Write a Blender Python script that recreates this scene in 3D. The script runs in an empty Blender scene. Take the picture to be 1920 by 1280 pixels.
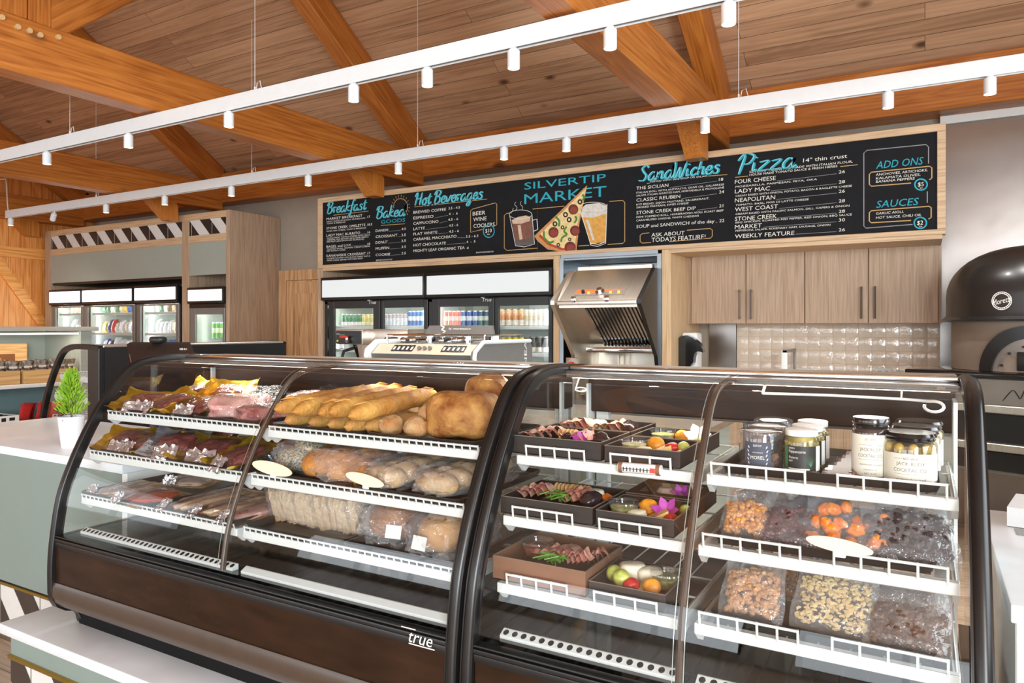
import bpy, bmesh, math, random
from mathutils import Vector as V, Matrix as M, noise
from math import sin, cos, pi, radians

SC = bpy.context.scene
COL = SC.collection
R = random.Random(11)

# ------------------------------------------------------------------ camera
YAW = radians(29.8)
FPX, HORIZON, EYE = 1352.0, 613.0, 1.47
cd = bpy.data.cameras.new('camera')
cam = bpy.data.objects.new('camera', cd)
COL.objects.link(cam)
cd.sensor_width = 36.0
cd.lens = 36.0 * FPX / 1920.0
cd.shift_y = -(640 - HORIZON) / 1920.0
cd.clip_start = 0.05
cam.location = (0, 0, EYE)
cam.rotation_euler = (pi / 2, 0, YAW)
SC.camera = cam

# ------------------------------------------------------------------ colour management, sky
SC.view_settings.view_transform = 'Standard'
SC.view_settings.look = 'None'
SC.view_settings.gamma = 1.0
SC.view_settings.use_curve_mapping = False
SC.view_settings.exposure = 0.47
SC.cycles.use_denoising = True
SC.cycles.max_bounces = 12
SC.cycles.transparent_max_bounces = 32
SC.cycles.diffuse_bounces = 8
SC.cycles.glossy_bounces = 5
SC.cycles.transmission_bounces = 6
SC.cycles.caustics_reflective = False
SC.cycles.caustics_refractive = False
SC.cycles.sample_clamp_indirect = 4.0

W = bpy.data.worlds.new('World')
SC.world = W
W.use_nodes = True
wn = W.node_tree
bg = wn.nodes['Background']
sky = wn.nodes.new('ShaderNodeTexSky')
sky.sky_type = 'HOSEK_WILKIE'
sky.turbidity = 3.0
sky.ground_albedo = 0.5
sky.sun_direction = V((0.35, -0.5, 0.75)).normalized()
mixw = wn.nodes.new('ShaderNodeMixRGB')
mixw.inputs['Fac'].default_value = 0.6
mixw.inputs['Color2'].default_value = (1, 1, 1, 1)
wn.links.new(sky.outputs['Color'], mixw.inputs['Color1'])
wn.links.new(mixw.outputs['Color'], bg.inputs['Color'])
bg.inputs['Strength'].default_value = 1.6


def area_light(name, loc, rot, sx, sy, watts, col=(1, 1, 1), spread=180):
    d = bpy.data.lights.new(name, 'AREA')
    d.shape = 'RECTANGLE'
    d.size, d.size_y, d.energy, d.color = sx, sy, watts, col
    d.spread = radians(spread)
    o = bpy.data.objects.new(name, d)
    o.location, o.rotation_euler = loc, rot
    COL.objects.link(o)
    return o


# daylight through the glazing of the front of the hall (well behind the camera) and of the right wall; hall side windows added for even light
for wx in (-8.2, -3.9, 0.4):
    area_light('window_daylight', (wx, -7.3, 1.85), (radians(90), 0, 0), 3.6, 2.7, 95, (0.86, 0.94, 1.0))
area_light('window_daylight', (2.5, -3.6, 1.8), (radians(90), 0, radians(90)), 3.4, 2.4, 640, (0.86, 0.94, 1.0))  # unseen hall window on the right, added as main fill for the room
area_light('window_daylight', (-10.9, -3.6, 1.8), (radians(90), 0, radians(-90)), 3.4, 2.4, 35, (0.86, 0.94, 1.0))  # unseen hall window on the left, added to even out the light
area_light('window_daylight', (2.5, 2.0, 2.0), (radians(90), 0, radians(90)), 4.0, 1.8, 130, (0.86, 0.94, 1.0))

# ------------------------------------------------------------------ mesh builder
ORG = {}


class MB:
    def __init__(s):
        s.v, s.f, s.m, s.k, s.T = [], [], [], 0, None

    def add(s, vs, fs):
        o = len(s.v)
        if s.T is not None:
            vs = [s.T @ V(p) for p in vs]
        s.v += [tuple(p) for p in vs]
        s.f += [tuple(i + o for i in f) for f in fs]
        s.m += [s.k] * len(fs)
        return s

    def box(s, x0, x1, y0, y1, z0, z1):
        x0, x1 = min(x0, x1), max(x0, x1)
        y0, y1 = min(y0, y1), max(y0, y1)
        z0, z1 = min(z0, z1), max(z0, z1)
        return s.add([(x0, y0, z0), (x1, y0, z0), (x1, y1, z0), (x0, y1, z0), (x0, y0, z1), (x1, y0, z1), (x1, y1, z1), (x0, y1, z1)],
                     [(0, 3, 2, 1), (4, 5, 6, 7), (0, 1, 5, 4), (1, 2, 6, 5), (2, 3, 7, 6), (3, 0, 4, 7)])

    def bm(s, b):
        b.verts.ensure_lookup_table()
        b.verts.index_update()
        s.add([v.co.copy() for v in b.verts], [[v.index for v in f.verts] for f in b.faces])
        b.free()
        return s

    def rbox(s, x0, x1, y0, y1, z0, z1, r=.005, n=2):
        b = bmesh.new()
        bmesh.ops.create_cube(b, size=1)
        for v in b.verts:
            v.co = V(((x0 + x1) / 2 + v.co.x * (x1 - x0), (y0 + y1) / 2 + v.co.y * (y1 - y0), (z0 + z1) / 2 + v.co.z * (z1 - z0)))
        r = min(r, abs(x1 - x0) * .49, abs(y1 - y0) * .49, abs(z1 - z0) * .49)
        bmesh.ops.bevel(b, geom=b.edges[:], offset=r, segments=n, affect='EDGES', profile=.5)
        return s.bm(b)

    def quad(s, a, b, c, d):
        return s.add([a, b, c, d], [(0, 1, 2, 3)])

    def tube(s, pts, r, n=8, caps=True, closed=False):
        pts = [V(p) for p in pts]
        N = len(pts)
        rr = r if isinstance(r, (list, tuple)) else [r] * N
        ref = None
        vs, fs = [], []
        for i, p in enumerate(pts):
            if closed:
                t = pts[(i + 1) % N] - pts[i - 1]
            else:
                t = pts[min(i + 1, N - 1)] - pts[max(i - 1, 0)]
            t = t.normalized() if t.length > 1e-9 else V((0, 0, 1))
            if ref is None:
                ref = V((0, 0, 1)) if abs(t.z) < .9 else V((1, 0, 0))
            a = (ref - t * ref.dot(t))
            a = a.normalized() if a.length > 1e-6 else t.orthogonal().normalized()
            ref = a
            b = t.cross(a)
            for j in range(n):
                an = 2 * pi * j / n
                vs.append(p + (a * cos(an) + b * sin(an)) * rr[i])
        for i in range(N if closed else N - 1):
            i2 = (i + 1) % N
            for j in range(n):
                j2 = (j + 1) % n
                fs.append((i * n + j, i * n + j2, i2 * n + j2, i2 * n + j))
        if caps and not closed:
            fs.append(tuple(range(n))[::-1])
            fs.append(tuple((N - 1) * n + j for j in range(n)))
        return s.add(vs, fs)

    def cyl(s, a, b, r, n=16):
        return s.tube([a, b], r, n)

    def lathe(s, prof, c=(0, 0, 0), n=24, caps=True):
        c = V(c)
        vs, fs = [], []
        N = len(prof)
        for r, z in prof:
            for j in range(n):
                a = 2 * pi * j / n
                vs.append(c + V((r * cos(a), r * sin(a), z)))
        for i in range(N - 1):
            for j in range(n):
                j2 = (j + 1) % n
                fs.append((i * n + j, i * n + j2, (i + 1) * n + j2, (i + 1) * n + j))
        if caps:
            if prof[0][0] > 1e-5:
                fs.append(tuple(range(n))[::-1])
            if prof[-1][0] > 1e-5:
                fs.append(tuple((N - 1) * n + j for j in range(n)))
        return s.add(vs, fs)

    def prism(s, poly, a0, a1, ax='x'):
        """polygon extruded along an axis: ax='x' poly in (y,z); 'y' poly in (x,z); 'z' poly in (x,y)"""
        n = len(poly)
        g = {'x': lambda p, a: (a, p[0], p[1]), 'y': lambda p, a: (p[0], a, p[1]), 'z': lambda p, a: (p[0], p[1], a)}[ax]
        vs = [g(p, a0) for p in poly] + [g(p, a1) for p in poly]
        fs = [(i, (i + 1) % n, n + (i + 1) % n, n + i) for i in range(n)]
        fs += [tuple(range(n))[::-1], tuple(range(n, 2 * n))]
        b = bmesh.new()
        bv = [b.verts.new(p) for p in vs]
        for f in fs:
            b.faces.new([bv[i] for i in f])
        bmesh.ops.recalc_face_normals(b, faces=b.faces[:])
        return s.bm(b)

    def blob(s, c, rad, seed=0, amp=.15, fr=2.0, u=16, w=10, rot=None, sq=1.0):
        """lumpy ellipsoid; sq<1 squares it off"""
        c = V(c)
        vs, fs = [], []
        rm = M.Identity(3) if rot is None else (M.Rotation(rot[2], 3, 'Z') @ M.Rotation(rot[1], 3, 'Y') @ M.Rotation(rot[0], 3, 'X'))
        sg = lambda q: math.copysign(abs(q) ** sq, q)
        for i in range(w + 1):
            ph = -pi / 2 + pi * i / w
            for j in range(u):
                th = 2 * pi * j / u
                d = V((sg(cos(ph)) * sg(cos(th)), sg(cos(ph)) * sg(sin(th)), sg(sin(ph))))
                k = 1 + amp * noise.noise(d * fr + V((seed * 3.1, seed * 1.7, seed * .9)))
                vs.append(c + rm @ V((d.x * rad[0] * k, d.y * rad[1] * k, d.z * rad[2] * k)))
        for i in range(w):
            for j in range(u):
                j2 = (j + 1) % u
                fs.append((i * u + j, i * u + j2, (i + 1) * u + j2, (i + 1) * u + j))
        return s.add(vs, fs)

    def sheet(s, fn, nu, nv, flip=False):
        """grid surface fn(u,v) -> point, u,v in 0..1"""
        vs = [fn(i / nu, j / nv) for j in range(nv + 1) for i in range(nu + 1)]
        fs = []
        for j in range(nv):
            for i in range(nu):
                a = j * (nu + 1) + i
                q = (a, a + 1, a + nu + 2, a + nu + 1)
                fs.append(q[::-1] if flip else q)
        return s.add(vs, fs)

    def build(s, name, mats, parent=None, smooth=True, kind=None, label=None, ang=35):
        me = bpy.data.meshes.new(name)
        off = ORG.get(parent.name, V((0, 0, 0))) if parent else V((0, 0, 0))
        me.from_pydata([(x - off.x, y - off.y, z - off.z) for x, y, z in s.v], [], s.f)
        for m in (mats if isinstance(mats, (list, tuple)) else [mats]):
            me.materials.append(m)
        if any(s.m):
            me.polygons.foreach_set('material_index', s.m)
        me.validate()
        if smooth:
            me.shade_smooth()
            me.set_sharp_from_angle(angle=radians(ang))
        me.update()
        o = bpy.data.objects.new(name, me)
        COL.objects.link(o)
        if parent:
            o.parent = parent
            ORG[o.name] = off
        if kind:
            o['kind'] = kind
        if label:
            o['label'] = label
        return o


def tag(o, label, cat, group=None, kind=None):
    o['label'], o['category'] = label, cat
    if group:
        o['group'] = group
    if kind:
        o['kind'] = kind
    return o


def thing(name, label, cat, loc=(0, 0, 0), rotz=0.0, group=None, local=False, rot=None):
    """Empty at the base of a thing; its parts are given in world coordinates unless local"""
    o = bpy.data.objects.new(name, None)
    o.empty_display_size = .05
    COL.objects.link(o)
    o.location = loc
    o.rotation_euler = rot or (0, 0, rotz)
    ORG[o.name] = V((0, 0, 0)) if local else V(loc)
    return tag(o, label, cat, group)


def dup(root, loc, rotz=None, label=None, group=None, rot=None):
    """a copy of a thing with copies of its parts and sub-parts"""
    r = root.copy()
    COL.objects.link(r)
    r.location = loc
    if rotz is not None:
        r.rotation_euler = (0, 0, rotz)
    if rot is not None:
        r.rotation_euler = rot
    if label:
        r['label'] = label
    if group:
        r['group'] = group
    for ch in list(root.children):
        c = ch.copy()
        COL.objects.link(c)
        c.parent = r
        for g in list(ch.children):
            d = g.copy()
            COL.objects.link(d)
            d.parent = c
    return r


def struct(o, label=None):
    o['kind'] = 'structure'
    if label:
        o['label'] = label
    return o


SINY, COSY = sin(YAW), cos(YAW)


def at(px, py, X=None, Y=None, Z=None):
    """the point of a real plane (X=, Y= or Z=) that the photograph shows at a pixel: used for measuring"""
    u, w = (px - 960) / FPX, (HORIZON - py) / FPX
    a = (-SINY + COSY * u, COSY + SINY * u, w)
    t = X / a[0] if X is not None else Y / a[1] if Y is not None else (Z - EYE) / a[2]
    return V((a[0] * t, a[1] * t, EYE + a[2] * t))


ORD = ['first', 'second', 'third', 'fourth', 'fifth', 'sixth', 'seventh', 'eighth', 'ninth', 'tenth', 'eleventh', 'twelfth', 'thirteenth', 'fourteenth', 'fifteenth', 'sixteenth']


# ------------------------------------------------------------------ materials
def lin(c):
    return tuple(((x / 255) / 12.92 if x / 255 <= .04045 else ((x / 255 + .055) / 1.055) ** 2.4) for x in c) + (1,)


def mat(name, rgb, rough=.5, metal=0., var=.06, scale=18., bump=0., bscale=None, coat=0., emit=None, est=0., stretch=(1, 1, 1), spec=.5, rgb2=None, det=4., trans=0., contrast=.5, sss=0., aniso=0.):
    m = bpy.data.materials.new(name)
    m.use_nodes = True
    t = m.node_tree
    b = t.nodes['Principled BSDF']
    b.inputs['Roughness'].default_value = rough
    b.inputs['Metallic'].default_value = metal
    b.inputs['Specular IOR Level'].default_value = spec
    b.inputs['Coat Weight'].default_value = coat
    b.inputs['Coat Roughness'].default_value = .08
    b.inputs['Transmission Weight'].default_value = trans
    if sss:
        b.inputs['Subsurface Weight'].default_value = sss
        b.inputs['Subsurface Radius'].default_value = (.01, .005, .003)
    c = lin(rgb)
    tc = t.nodes.new('ShaderNodeTexCoord')
    mp = t.nodes.new('ShaderNodeMapping')
    mp.inputs['Scale'].default_value = stretch
    t.links.new(tc.outputs['Object'], mp.inputs['Vector'])
    nz = t.nodes.new('ShaderNodeTexNoise')
    nz.inputs['Scale'].default_value = scale
    nz.inputs['Detail'].default_value = det
    t.links.new(mp.outputs['Vector'], nz.inputs['Vector'])
    rp = t.nodes.new('ShaderNodeValToRGB')
    lo, hi = .5 - contrast / 2, .5 + contrast / 2
    rp.color_ramp.elements[0].position = lo
    rp.color_ramp.elements[1].position = hi
    if rgb2:
        rp.color_ramp.elements[0].color = lin(rgb2)
        rp.color_ramp.elements[1].color = c
    else:
        rp.color_ramp.elements[0].color = tuple(x * (1 - var) for x in c[:3]) + (1,)
        rp.color_ramp.elements[1].color = tuple(min(1, x * (1 + var)) for x in c[:3]) + (1,)
    t.links.new(nz.outputs['Fac'], rp.inputs['Fac'])
    t.links.new(rp.outputs['Color'], b.inputs['Base Color'])
    if bump:
        bn = t.nodes.new('ShaderNodeBump')
        bn.inputs['Strength'].default_value = bump
        bn.inputs['Distance'].default_value = .01
        if bscale:
            n2 = t.nodes.new('ShaderNodeTexNoise')
            n2.inputs['Scale'].default_value = bscale
            n2.inputs['Detail'].default_value = 3
            t.links.new(mp.outputs['Vector'], n2.inputs['Vector'])
            t.links.new(n2.outputs['Fac'], bn.inputs['Height'])
        else:
            t.links.new(nz.outputs['Fac'], bn.inputs['Height'])
        t.links.new(bn.outputs['Normal'], b.inputs['Normal'])
    if emit:
        b.inputs['Emission Color'].default_value = lin(emit)
        b.inputs['Emission Strength'].default_value = est
    return m


def nd(t, typ, **kw):
    n = t.nodes.new(typ)
    for k, v in kw.items():
        if k in n.inputs:
            n.inputs[k].default_value = v
        else:
            setattr(n, k, v)
    return n


def wood(name, c_dark, c_mid, c_light, axis='y', ring=9., rough=.45, knots=False, planks=None, coat=0., grain=70., wave=.55, kcol=(70, 40, 25)):
    """timber with the grain along a local axis; planks=(length, width, plane axes) cuts it into boards"""
    m = bpy.data.materials.new(name)
    m.use_nodes = True
    t = m.node_tree
    L = t.links.new
    b = t.nodes['Principled BSDF']
    b.inputs['Roughness'].default_value = rough
    b.inputs['Coat Weight'].default_value = coat
    tc = nd(t, 'ShaderNodeTexCoord')
    sx = nd(t, 'ShaderNodeSeparateXYZ')
    L(tc.outputs['Object'], sx.inputs[0])
    order = {'x': ('Y', 'Z', 'X'), 'y': ('X', 'Z', 'Y'), 'z': ('X', 'Y', 'Z')}[axis]
    cx = nd(t, 'ShaderNodeCombineXYZ')  # (across, across, along)
    for i, k in enumerate(order):
        L(sx.outputs[k], cx.inputs[i])
    src = cx.outputs[0]
    var = None
    if planks:
        ln, wd, ax = planks   # ax: which across coordinate (0/1) the board width runs on
        pc = nd(t, 'ShaderNodeCombineXYZ')
        L(sx.outputs[order[2]], pc.inputs[0])
        L(sx.outputs[order[ax]], pc.inputs[1])
        bk = nd(t, 'ShaderNodeTexBrick')
        bk.inputs['Scale'].default_value = 1.0
        bk.inputs['Brick Width'].default_value = ln
        bk.inputs['Row Height'].default_value = wd
        bk.inputs['Mortar Size'].default_value = .0022
        bk.inputs['Mortar Smooth'].default_value = .1
        bk.inputs['Bias'].default_value = 0
        bk.inputs['Color1'].default_value = (0, 0, 0, 1)
        bk.inputs['Color2'].default_value = (1, 1, 1, 1)
        bk.inputs['Mortar'].default_value = (.5, .5, .5, 1)
        bk.offset = .37
        L(pc.outputs[0], bk.inputs['Vector'])
        var = bk
        sh = nd(t, 'ShaderNodeVectorMath', operation='MULTIPLY_ADD')
        L(bk.outputs['Color'], sh.inputs[0])
        sh.inputs[1].default_value = (7.3, 3.1, 11.7)
        L(src, sh.inputs[2])
        src = sh.outputs[0]
    mp = nd(t, 'ShaderNodeMapping')
    mp.inputs['Scale'].default_value = (1, 1, .09)
    L(src, mp.inputs['Vector'])
    wv = nd(t, 'ShaderNodeTexNoise')
    wv.inputs['Scale'].default_value = ring
    wv.inputs['Detail'].default_value = 2
    wv.inputs['Distortion'].default_value = .6
    L(mp.outputs[0], wv.inputs['Vector'])
    mm = nd(t, 'ShaderNodeMath', operation='MULTIPLY')
    L(wv.outputs['Fac'], mm.inputs[0])
    mm.inputs[1].default_value = 9.0
    fr = nd(t, 'ShaderNodeMath', operation='PINGPONG')
    L(mm.outputs[0], fr.inputs[0])
    fr.inputs[1].default_value = .5
    mp2 = nd(t, 'ShaderNodeMapping')
    mp2.inputs['Scale'].default_value = (1, 1, .03)
    L(src, mp2.inputs['Vector'])
    gn = nd(t, 'ShaderNodeTexNoise')
    gn.inputs['Scale'].default_value = grain
    gn.inputs['Detail'].default_value = 4
    L(mp2.outputs[0], gn.inputs['Vector'])
    ad = nd(t, 'ShaderNodeMath', operation='MULTIPLY_ADD')
    L(fr.outputs[0], ad.inputs[0])
    ad.inputs[1].default_value = wave
    L(gn.outputs['Fac'], ad.inputs[2])
    ad2 = nd(t, 'ShaderNodeMath', operation='ADD')
    L(ad.outputs[0], ad2.inputs[0])
    ad2.inputs[1].default_value = -wave * .25
    if var:
        ad3 = nd(t, 'ShaderNodeMath', operation='MULTIPLY_ADD')
        L(var.outputs['Color'], ad3.inputs[0])
        ad3.inputs[1].default_value = .34
        L(ad2.outputs[0], ad3.inputs[2])
        ad4 = nd(t, 'ShaderNodeMath', operation='ADD')
        L(ad3.outputs[0], ad4.inputs[0])
        ad4.inputs[1].default_value = -.17
        fac = ad4.outputs[0]
    else:
        fac = ad2.outputs[0]
    rp = nd(t, 'ShaderNodeValToRGB')
    e = rp.color_ramp.elements
    e[0].position, e[0].color = .25, lin(c_dark)
    e[1].position, e[1].color = .78, lin(c_light)
    k = e.new(.5)
    k.color = lin(c_mid)
    L(fac, rp.inputs['Fac'])
    out = rp.outputs['Color']
    if knots:
        mk = nd(t, 'ShaderNodeMapping')
        mk.inputs['Scale'].default_value = (1, 1, .55)
        L(src, mk.inputs['Vector'])
        vo = nd(t, 'ShaderNodeTexVoronoi')
        vo.inputs['Scale'].default_value = knots
        L(mk.outputs[0], vo.inputs['Vector'])
        kr = nd(t, 'ShaderNodeValToRGB')
        kr.color_ramp.elements[0].position, kr.color_ramp.elements[0].color = .04, (1, 1, 1, 1)
        kr.color_ramp.elements[1].position, kr.color_ramp.elements[1].color = .11, (0, 0, 0, 1)
        L(vo.outputs['Distance'], kr.inputs['Fac'])
        mx = nd(t, 'ShaderNodeMixRGB')
        mx.inputs['Color2'].default_value = lin(kcol)
        L(kr.outputs['Color'], mx.inputs['Fac'])
        L(out, mx.inputs['Color1'])
        out = mx.outputs['Color']
    if var:
        mx = nd(t, 'ShaderNodeMixRGB')
        mx.inputs['Color2'].default_value = tuple(x * .35 for x in lin(c_dark)[:3]) + (1,)
        L(var.outputs['Fac'], mx.inputs['Fac'])
        L(out, mx.inputs['Color1'])
        out = mx.outputs['Color']
        bp = nd(t, 'ShaderNodeBump')
        bp.inputs['Strength'].default_value = .5
        bp.inputs['Distance'].default_value = .004
        bp.invert = True
        L(var.outputs['Fac'], bp.inputs['Height'])
        L(bp.outputs[0], b.inputs['Normal'])
    L(out, b.inputs['Base Color'])
    return m


def glass(name, tint=(.97, .985, .98), ior=1.5, k=1.5, rough=0.0, white=0., bump=0.):
    """thin pane or film: mostly clear with a Fresnel reflection"""
    m = bpy.data.materials.new(name)
    m.use_nodes = True
    t = m.node_tree
    t.nodes.remove(t.nodes['Principled BSDF'])
    L = t.links.new
    tr = nd(t, 'ShaderNodeBsdfTransparent')
    tr.inputs['Color'].default_value = tint + (1,)
    gl = nd(t, 'ShaderNodeBsdfGlossy')
    gl.inputs['Roughness'].default_value = rough
    base = tr.outputs[0]
    if white:
        df = nd(t, 'ShaderNodeBsdfDiffuse')
        df.inputs['Color'].default_value = (.85, .87, .9, 1)
        m0 = nd(t, 'ShaderNodeMixShader')
        m0.inputs['Fac'].default_value = white
        L(base, m0.inputs[1])
        L(df.outputs[0], m0.inputs[2])
        base = m0.outputs[0]
    geo = nd(t, 'ShaderNodeNewGeometry')
    vm = nd(t, 'ShaderNodeVectorMath', operation='DOT_PRODUCT')
    L(geo.outputs['Incoming'], vm.inputs[0])
    if bump:
        tc = nd(t, 'ShaderNodeTexCoord')
        nz = nd(t, 'ShaderNodeTexNoise')
        nz.inputs['Scale'].default_value = 38
        nz.inputs['Detail'].default_value = 3
        L(tc.outputs['Object'], nz.inputs['Vector'])
        bp = nd(t, 'ShaderNodeBump')
        bp.inputs['Strength'].default_value = bump
        bp.inputs['Distance'].default_value = .02
        L(nz.outputs['Fac'], bp.inputs['Height'])
        L(bp.outputs[0], gl.inputs['Normal'])
        L(bp.outputs[0], vm.inputs[1])
    else:
        L(geo.outputs['Normal'], vm.inputs[1])
    ab = nd(t, 'ShaderNodeMath', operation='ABSOLUTE')
    L(vm.outputs['Value'], ab.inputs[0])
    inv = nd(t, 'ShaderNodeMath', operation='SUBTRACT')
    inv.inputs[0].default_value = 1
    L(ab.outputs[0], inv.inputs[1])
    pw = nd(t, 'ShaderNodeMath', operation='POWER')
    L(inv.outputs[0], pw.inputs[0])
    pw.inputs[1].default_value = 5
    f0 = ((ior - 1) / (ior + 1)) ** 2 * k
    ma = nd(t, 'ShaderNodeMath', operation='MULTIPLY_ADD')
    L(pw.outputs[0], ma.inputs[0])
    ma.inputs[1].default_value = .85 - f0
    ma.inputs[2].default_value = f0
    ma.use_clamp = True
    mx = nd(t, 'ShaderNodeMixShader')
    L(ma.outputs[0], mx.inputs['Fac'])
    L(base, mx.inputs[1])
    L(gl.outputs[0], mx.inputs[2])
    L(mx.outputs[0], t.nodes['Material Output'].inputs['Surface'])
    return m


def emission(name, rgb, s):
    m = bpy.data.materials.new(name)
    m.use_nodes = True
    b = m.node_tree.nodes['Principled BSDF']
    b.inputs['Base Color'].default_value = (.05, .05, .05, 1)
    b.inputs['Emission Color'].default_value = lin(rgb)
    b.inputs['Emission Strength'].default_value = s
    return m


FIR = ((150, 82, 28), (182, 108, 42), (200, 128, 58))
m_firy = wood('fir_y', *FIR, axis='y', ring=5, knots=2.2, rough=.4, wave=.4, kcol=(96, 50, 28))
m_firx = wood('fir_x', *FIR, axis='x', ring=5, knots=2., rough=.4, wave=.4, kcol=(100, 52, 28))
m_brace = wood('fir_brace', (150, 84, 28), (184, 112, 44), (200, 130, 60), axis='z', ring=2.5, rough=.4, wave=.2)
m_firz = wood('fir_z', *FIR, axis='z', ring=5, knots=2., rough=.4, wave=.4, kcol=(100, 52, 28))
m_ceil = wood('ceiling_boards', (158, 120, 90), (190, 149, 114), (208, 166, 130), axis='x', ring=7, rough=.6, knots=2.6, planks=(3.4, .135, 0), kcol=(96, 66, 46), wave=.22, grain=38)
m_floor = wood('floor_boards', (150, 128, 106), (178, 156, 132), (194, 172, 150), axis='x', ring=7, rough=.4, planks=(1.8, .16, 0))
m_oakz = wood('pale_oak', (148, 120, 94), (176, 148, 122), (190, 164, 138), axis='z', ring=3, rough=.5, grain=110, wave=.22)
m_oakx = wood('pale_oak_rail', (166, 134, 100), (200, 168, 132), (216, 186, 152), axis='x', ring=3, rough=.5, grain=110, wave=.22)
m_oakedge = wood('pale_oak_edge', (176, 142, 104), (208, 176, 136), (222, 192, 156), axis='z', ring=3, rough=.5, grain=110, wave=.2)
m_knotty = wood('knotty_alder', (168, 122, 80), (204, 158, 112), (220, 178, 132), axis='z', ring=6, rough=.5, knots=1.2)
m_barn = wood('barn_boards', (196, 116, 46), (226, 146, 72), (236, 166, 96), axis='z', ring=5, rough=.45, planks=(6., .145, 1))
m_crate = wood('crate_pine', (186, 138, 84), (208, 164, 106), (222, 182, 126), axis='y', ring=6, grain=40, rough=.6)
m_wall = mat('wall_paint', (158, 147, 132), .85, var=.04, scale=6)
m_white = mat('white_paint', (232, 232, 228), .5, var=.02)
m_trackw = mat('white_track', (226, 228, 228), .4, var=.02)
m_mint = mat('mint_laminate', (156, 164, 155), .45, var=.03, scale=4)
m_mint_dim = mat('mint_laminate_dimmed', (128, 142, 135), .45, var=.03, scale=4)  # same mint laminate, darkened to offset the stronger light at the counters
m_blue = mat('bluegrey_laminate', (120, 140, 142), .5, var=.05, scale=4)
m_quartz = mat('white_quartz', (238, 243, 248), .3, spec=.3, var=.04, scale=3, rgb2=(224, 228, 231), contrast=.2, det=8)
m_brass = mat('brass_trim', (176, 150, 70), .3, metal=.9)
m_steel = mat('brushed_steel', (214, 206, 194), .34, metal=1., var=.1, scale=6, stretch=(40, 1, 1))
m_steelw = mat('wavy_steel', (150, 144, 140), .26, metal=1., var=.08, scale=2, bump=.35, bscale=1.6)
m_chrome = mat('chrome', (220, 220, 220), .1, metal=1., var=.02)
m_bronze = mat('bronze_plastic', (70, 56, 46), .3, var=.1)
m_blk = mat('black_plastic', (24, 23, 23), .35, var=.1)
m_plinth = mat('matt_black_base', (16, 15, 15), .7, var=.1, spec=.15)
m_liner = mat('niche_steel', (140, 146, 150), .3, metal=1., var=.1, scale=5)
m_blkg = mat('black_gloss', (18, 17, 17), .12, var=.1, coat=.4)
m_frame = mat('black_case_frame', (40, 38, 37), .3, metal=.5, var=.05)
m_board = mat('chalkboard', (30, 30, 32), .75, var=.12, scale=9, spec=.12)
m_panelb = mat('dark_brown_panel', (44, 28, 18), .25, var=.4, scale=5, stretch=(1, 1, 4), spec=.18)
m_deck = mat('black_deck', (16, 15, 15), .08, var=.1)
m_shelfw = mat('white_shelf_coat', (206, 210, 207), .4, var=.02)
m_tray = mat('black_tray', (26, 25, 25), .35, var=.1)
m_cbox = mat('black_card_box', (35, 30, 27), .6, var=.08)
m_kraft = mat('kraft_card', (120, 84, 62), .7, var=.1)
m_glass = glass('case_glass', (.985, .992, .988), k=1.5)
m_pane = glass('cooler_pane', (.96, .98, .97), k=1.3)
m_film = glass('cling_film', (.985, .985, .99), k=2.0, rough=.06, white=.015, bump=1.0)
m_bag = glass('clear_bag', (.97, .975, .98), k=1.5, rough=.08, white=.1, bump=.8)
m_tub = glass('clear_tub', (.97, .97, .98), k=2.2, rough=.02, white=.03)
m_lens = emission('lamp_lens', (255, 236, 205), 14)
m_lbox = emission('lit_sign', (232, 235, 234), .7)
m_lboxh = emission('lit_sign_cool', (228, 238, 255), 1.7)
m_led = emission('led_strip', (255, 244, 225), 6)
m_cavity = mat('white_liner', (214, 222, 216), .5, var=.03)
m_grey = mat('grey_plastic', (120, 118, 114), .4, var=.05)
m_slate = mat('grey_enamel', (126, 124, 120), .35, var=.05, metal=.3)
m_chalk = mat('chalk_white', (226, 222, 212), .8, var=.08, scale=60)
m_teal = mat('chalk_teal', (42, 160, 178), .8, var=.15, scale=30)
m_teal2 = mat('chalk_pale_teal', (140, 214, 222), .8, var=.1, scale=30)
m_ochre = mat('chalk_ochre', (186, 150, 96), .8, var=.1, scale=60)
m_greych = mat('chalk_grey', (136, 136, 138), .8, var=.1)
# ================================================================== the setting
YW = 6.4          # back wall
XL, XR, YF = -11.05, 2.6, -1.75
SL = .65
YH = -7.5         # front of the hall, behind the camera
zc = lambda y: 3.43 + SL * (6.28 - y)      # back roof slope
RID = 2.30
ZR = zc(RID)
b = MB(); b.box(XL - .2, XR + .2, YH - .2, YW + .2, -.06, 0); struct(b.build('floor', m_floor, smooth=False))
b = MB(); b.box(XL - .2, XR + .2, YW, YW + .12, 0, 3.36); struct(b.build('wall_back', m_wall, smooth=False))
gable = [(YF, 0), (YW, 0), (YW, zc(YW)), (RID, ZR), (YF, ZR - SL * (RID - YF))]
b = MB(); b.prism(gable, XL - .12, XL, 'x'); struct(b.build('wall_left', m_barn, smooth=False))
ZH = 3.4
def wall_with_holes(a0, a1, ztop, holes, fn):
    """boxes along a wall round its window openings; fn(a, a2, z, z2) adds one"""
    e = a0
    for h0, h1, z0, z1 in sorted(holes):
        fn(e, h0, 0, ztop); fn(h0, h1, 0, z0); fn(h0, h1, z1, ztop)
        e = h1
    fn(e, a1, 0, ztop)


nwin = [0]
def window_frame(a0, a1, z0, z1, fn, n=3):
    nwin[0] += 1
    b = MB()
    for k in range(n + 1):
        a = a0 + (a1 - a0) * k / n
        fn(b, a - .04, a + .04, z0, z1)
    fn(b, a0, a1, z0, z0 + .08); fn(b, a0, a1, z1 - .08, z1)
    struct(b.build('window_%d' % nwin[0], m_blk, smooth=False))


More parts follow.
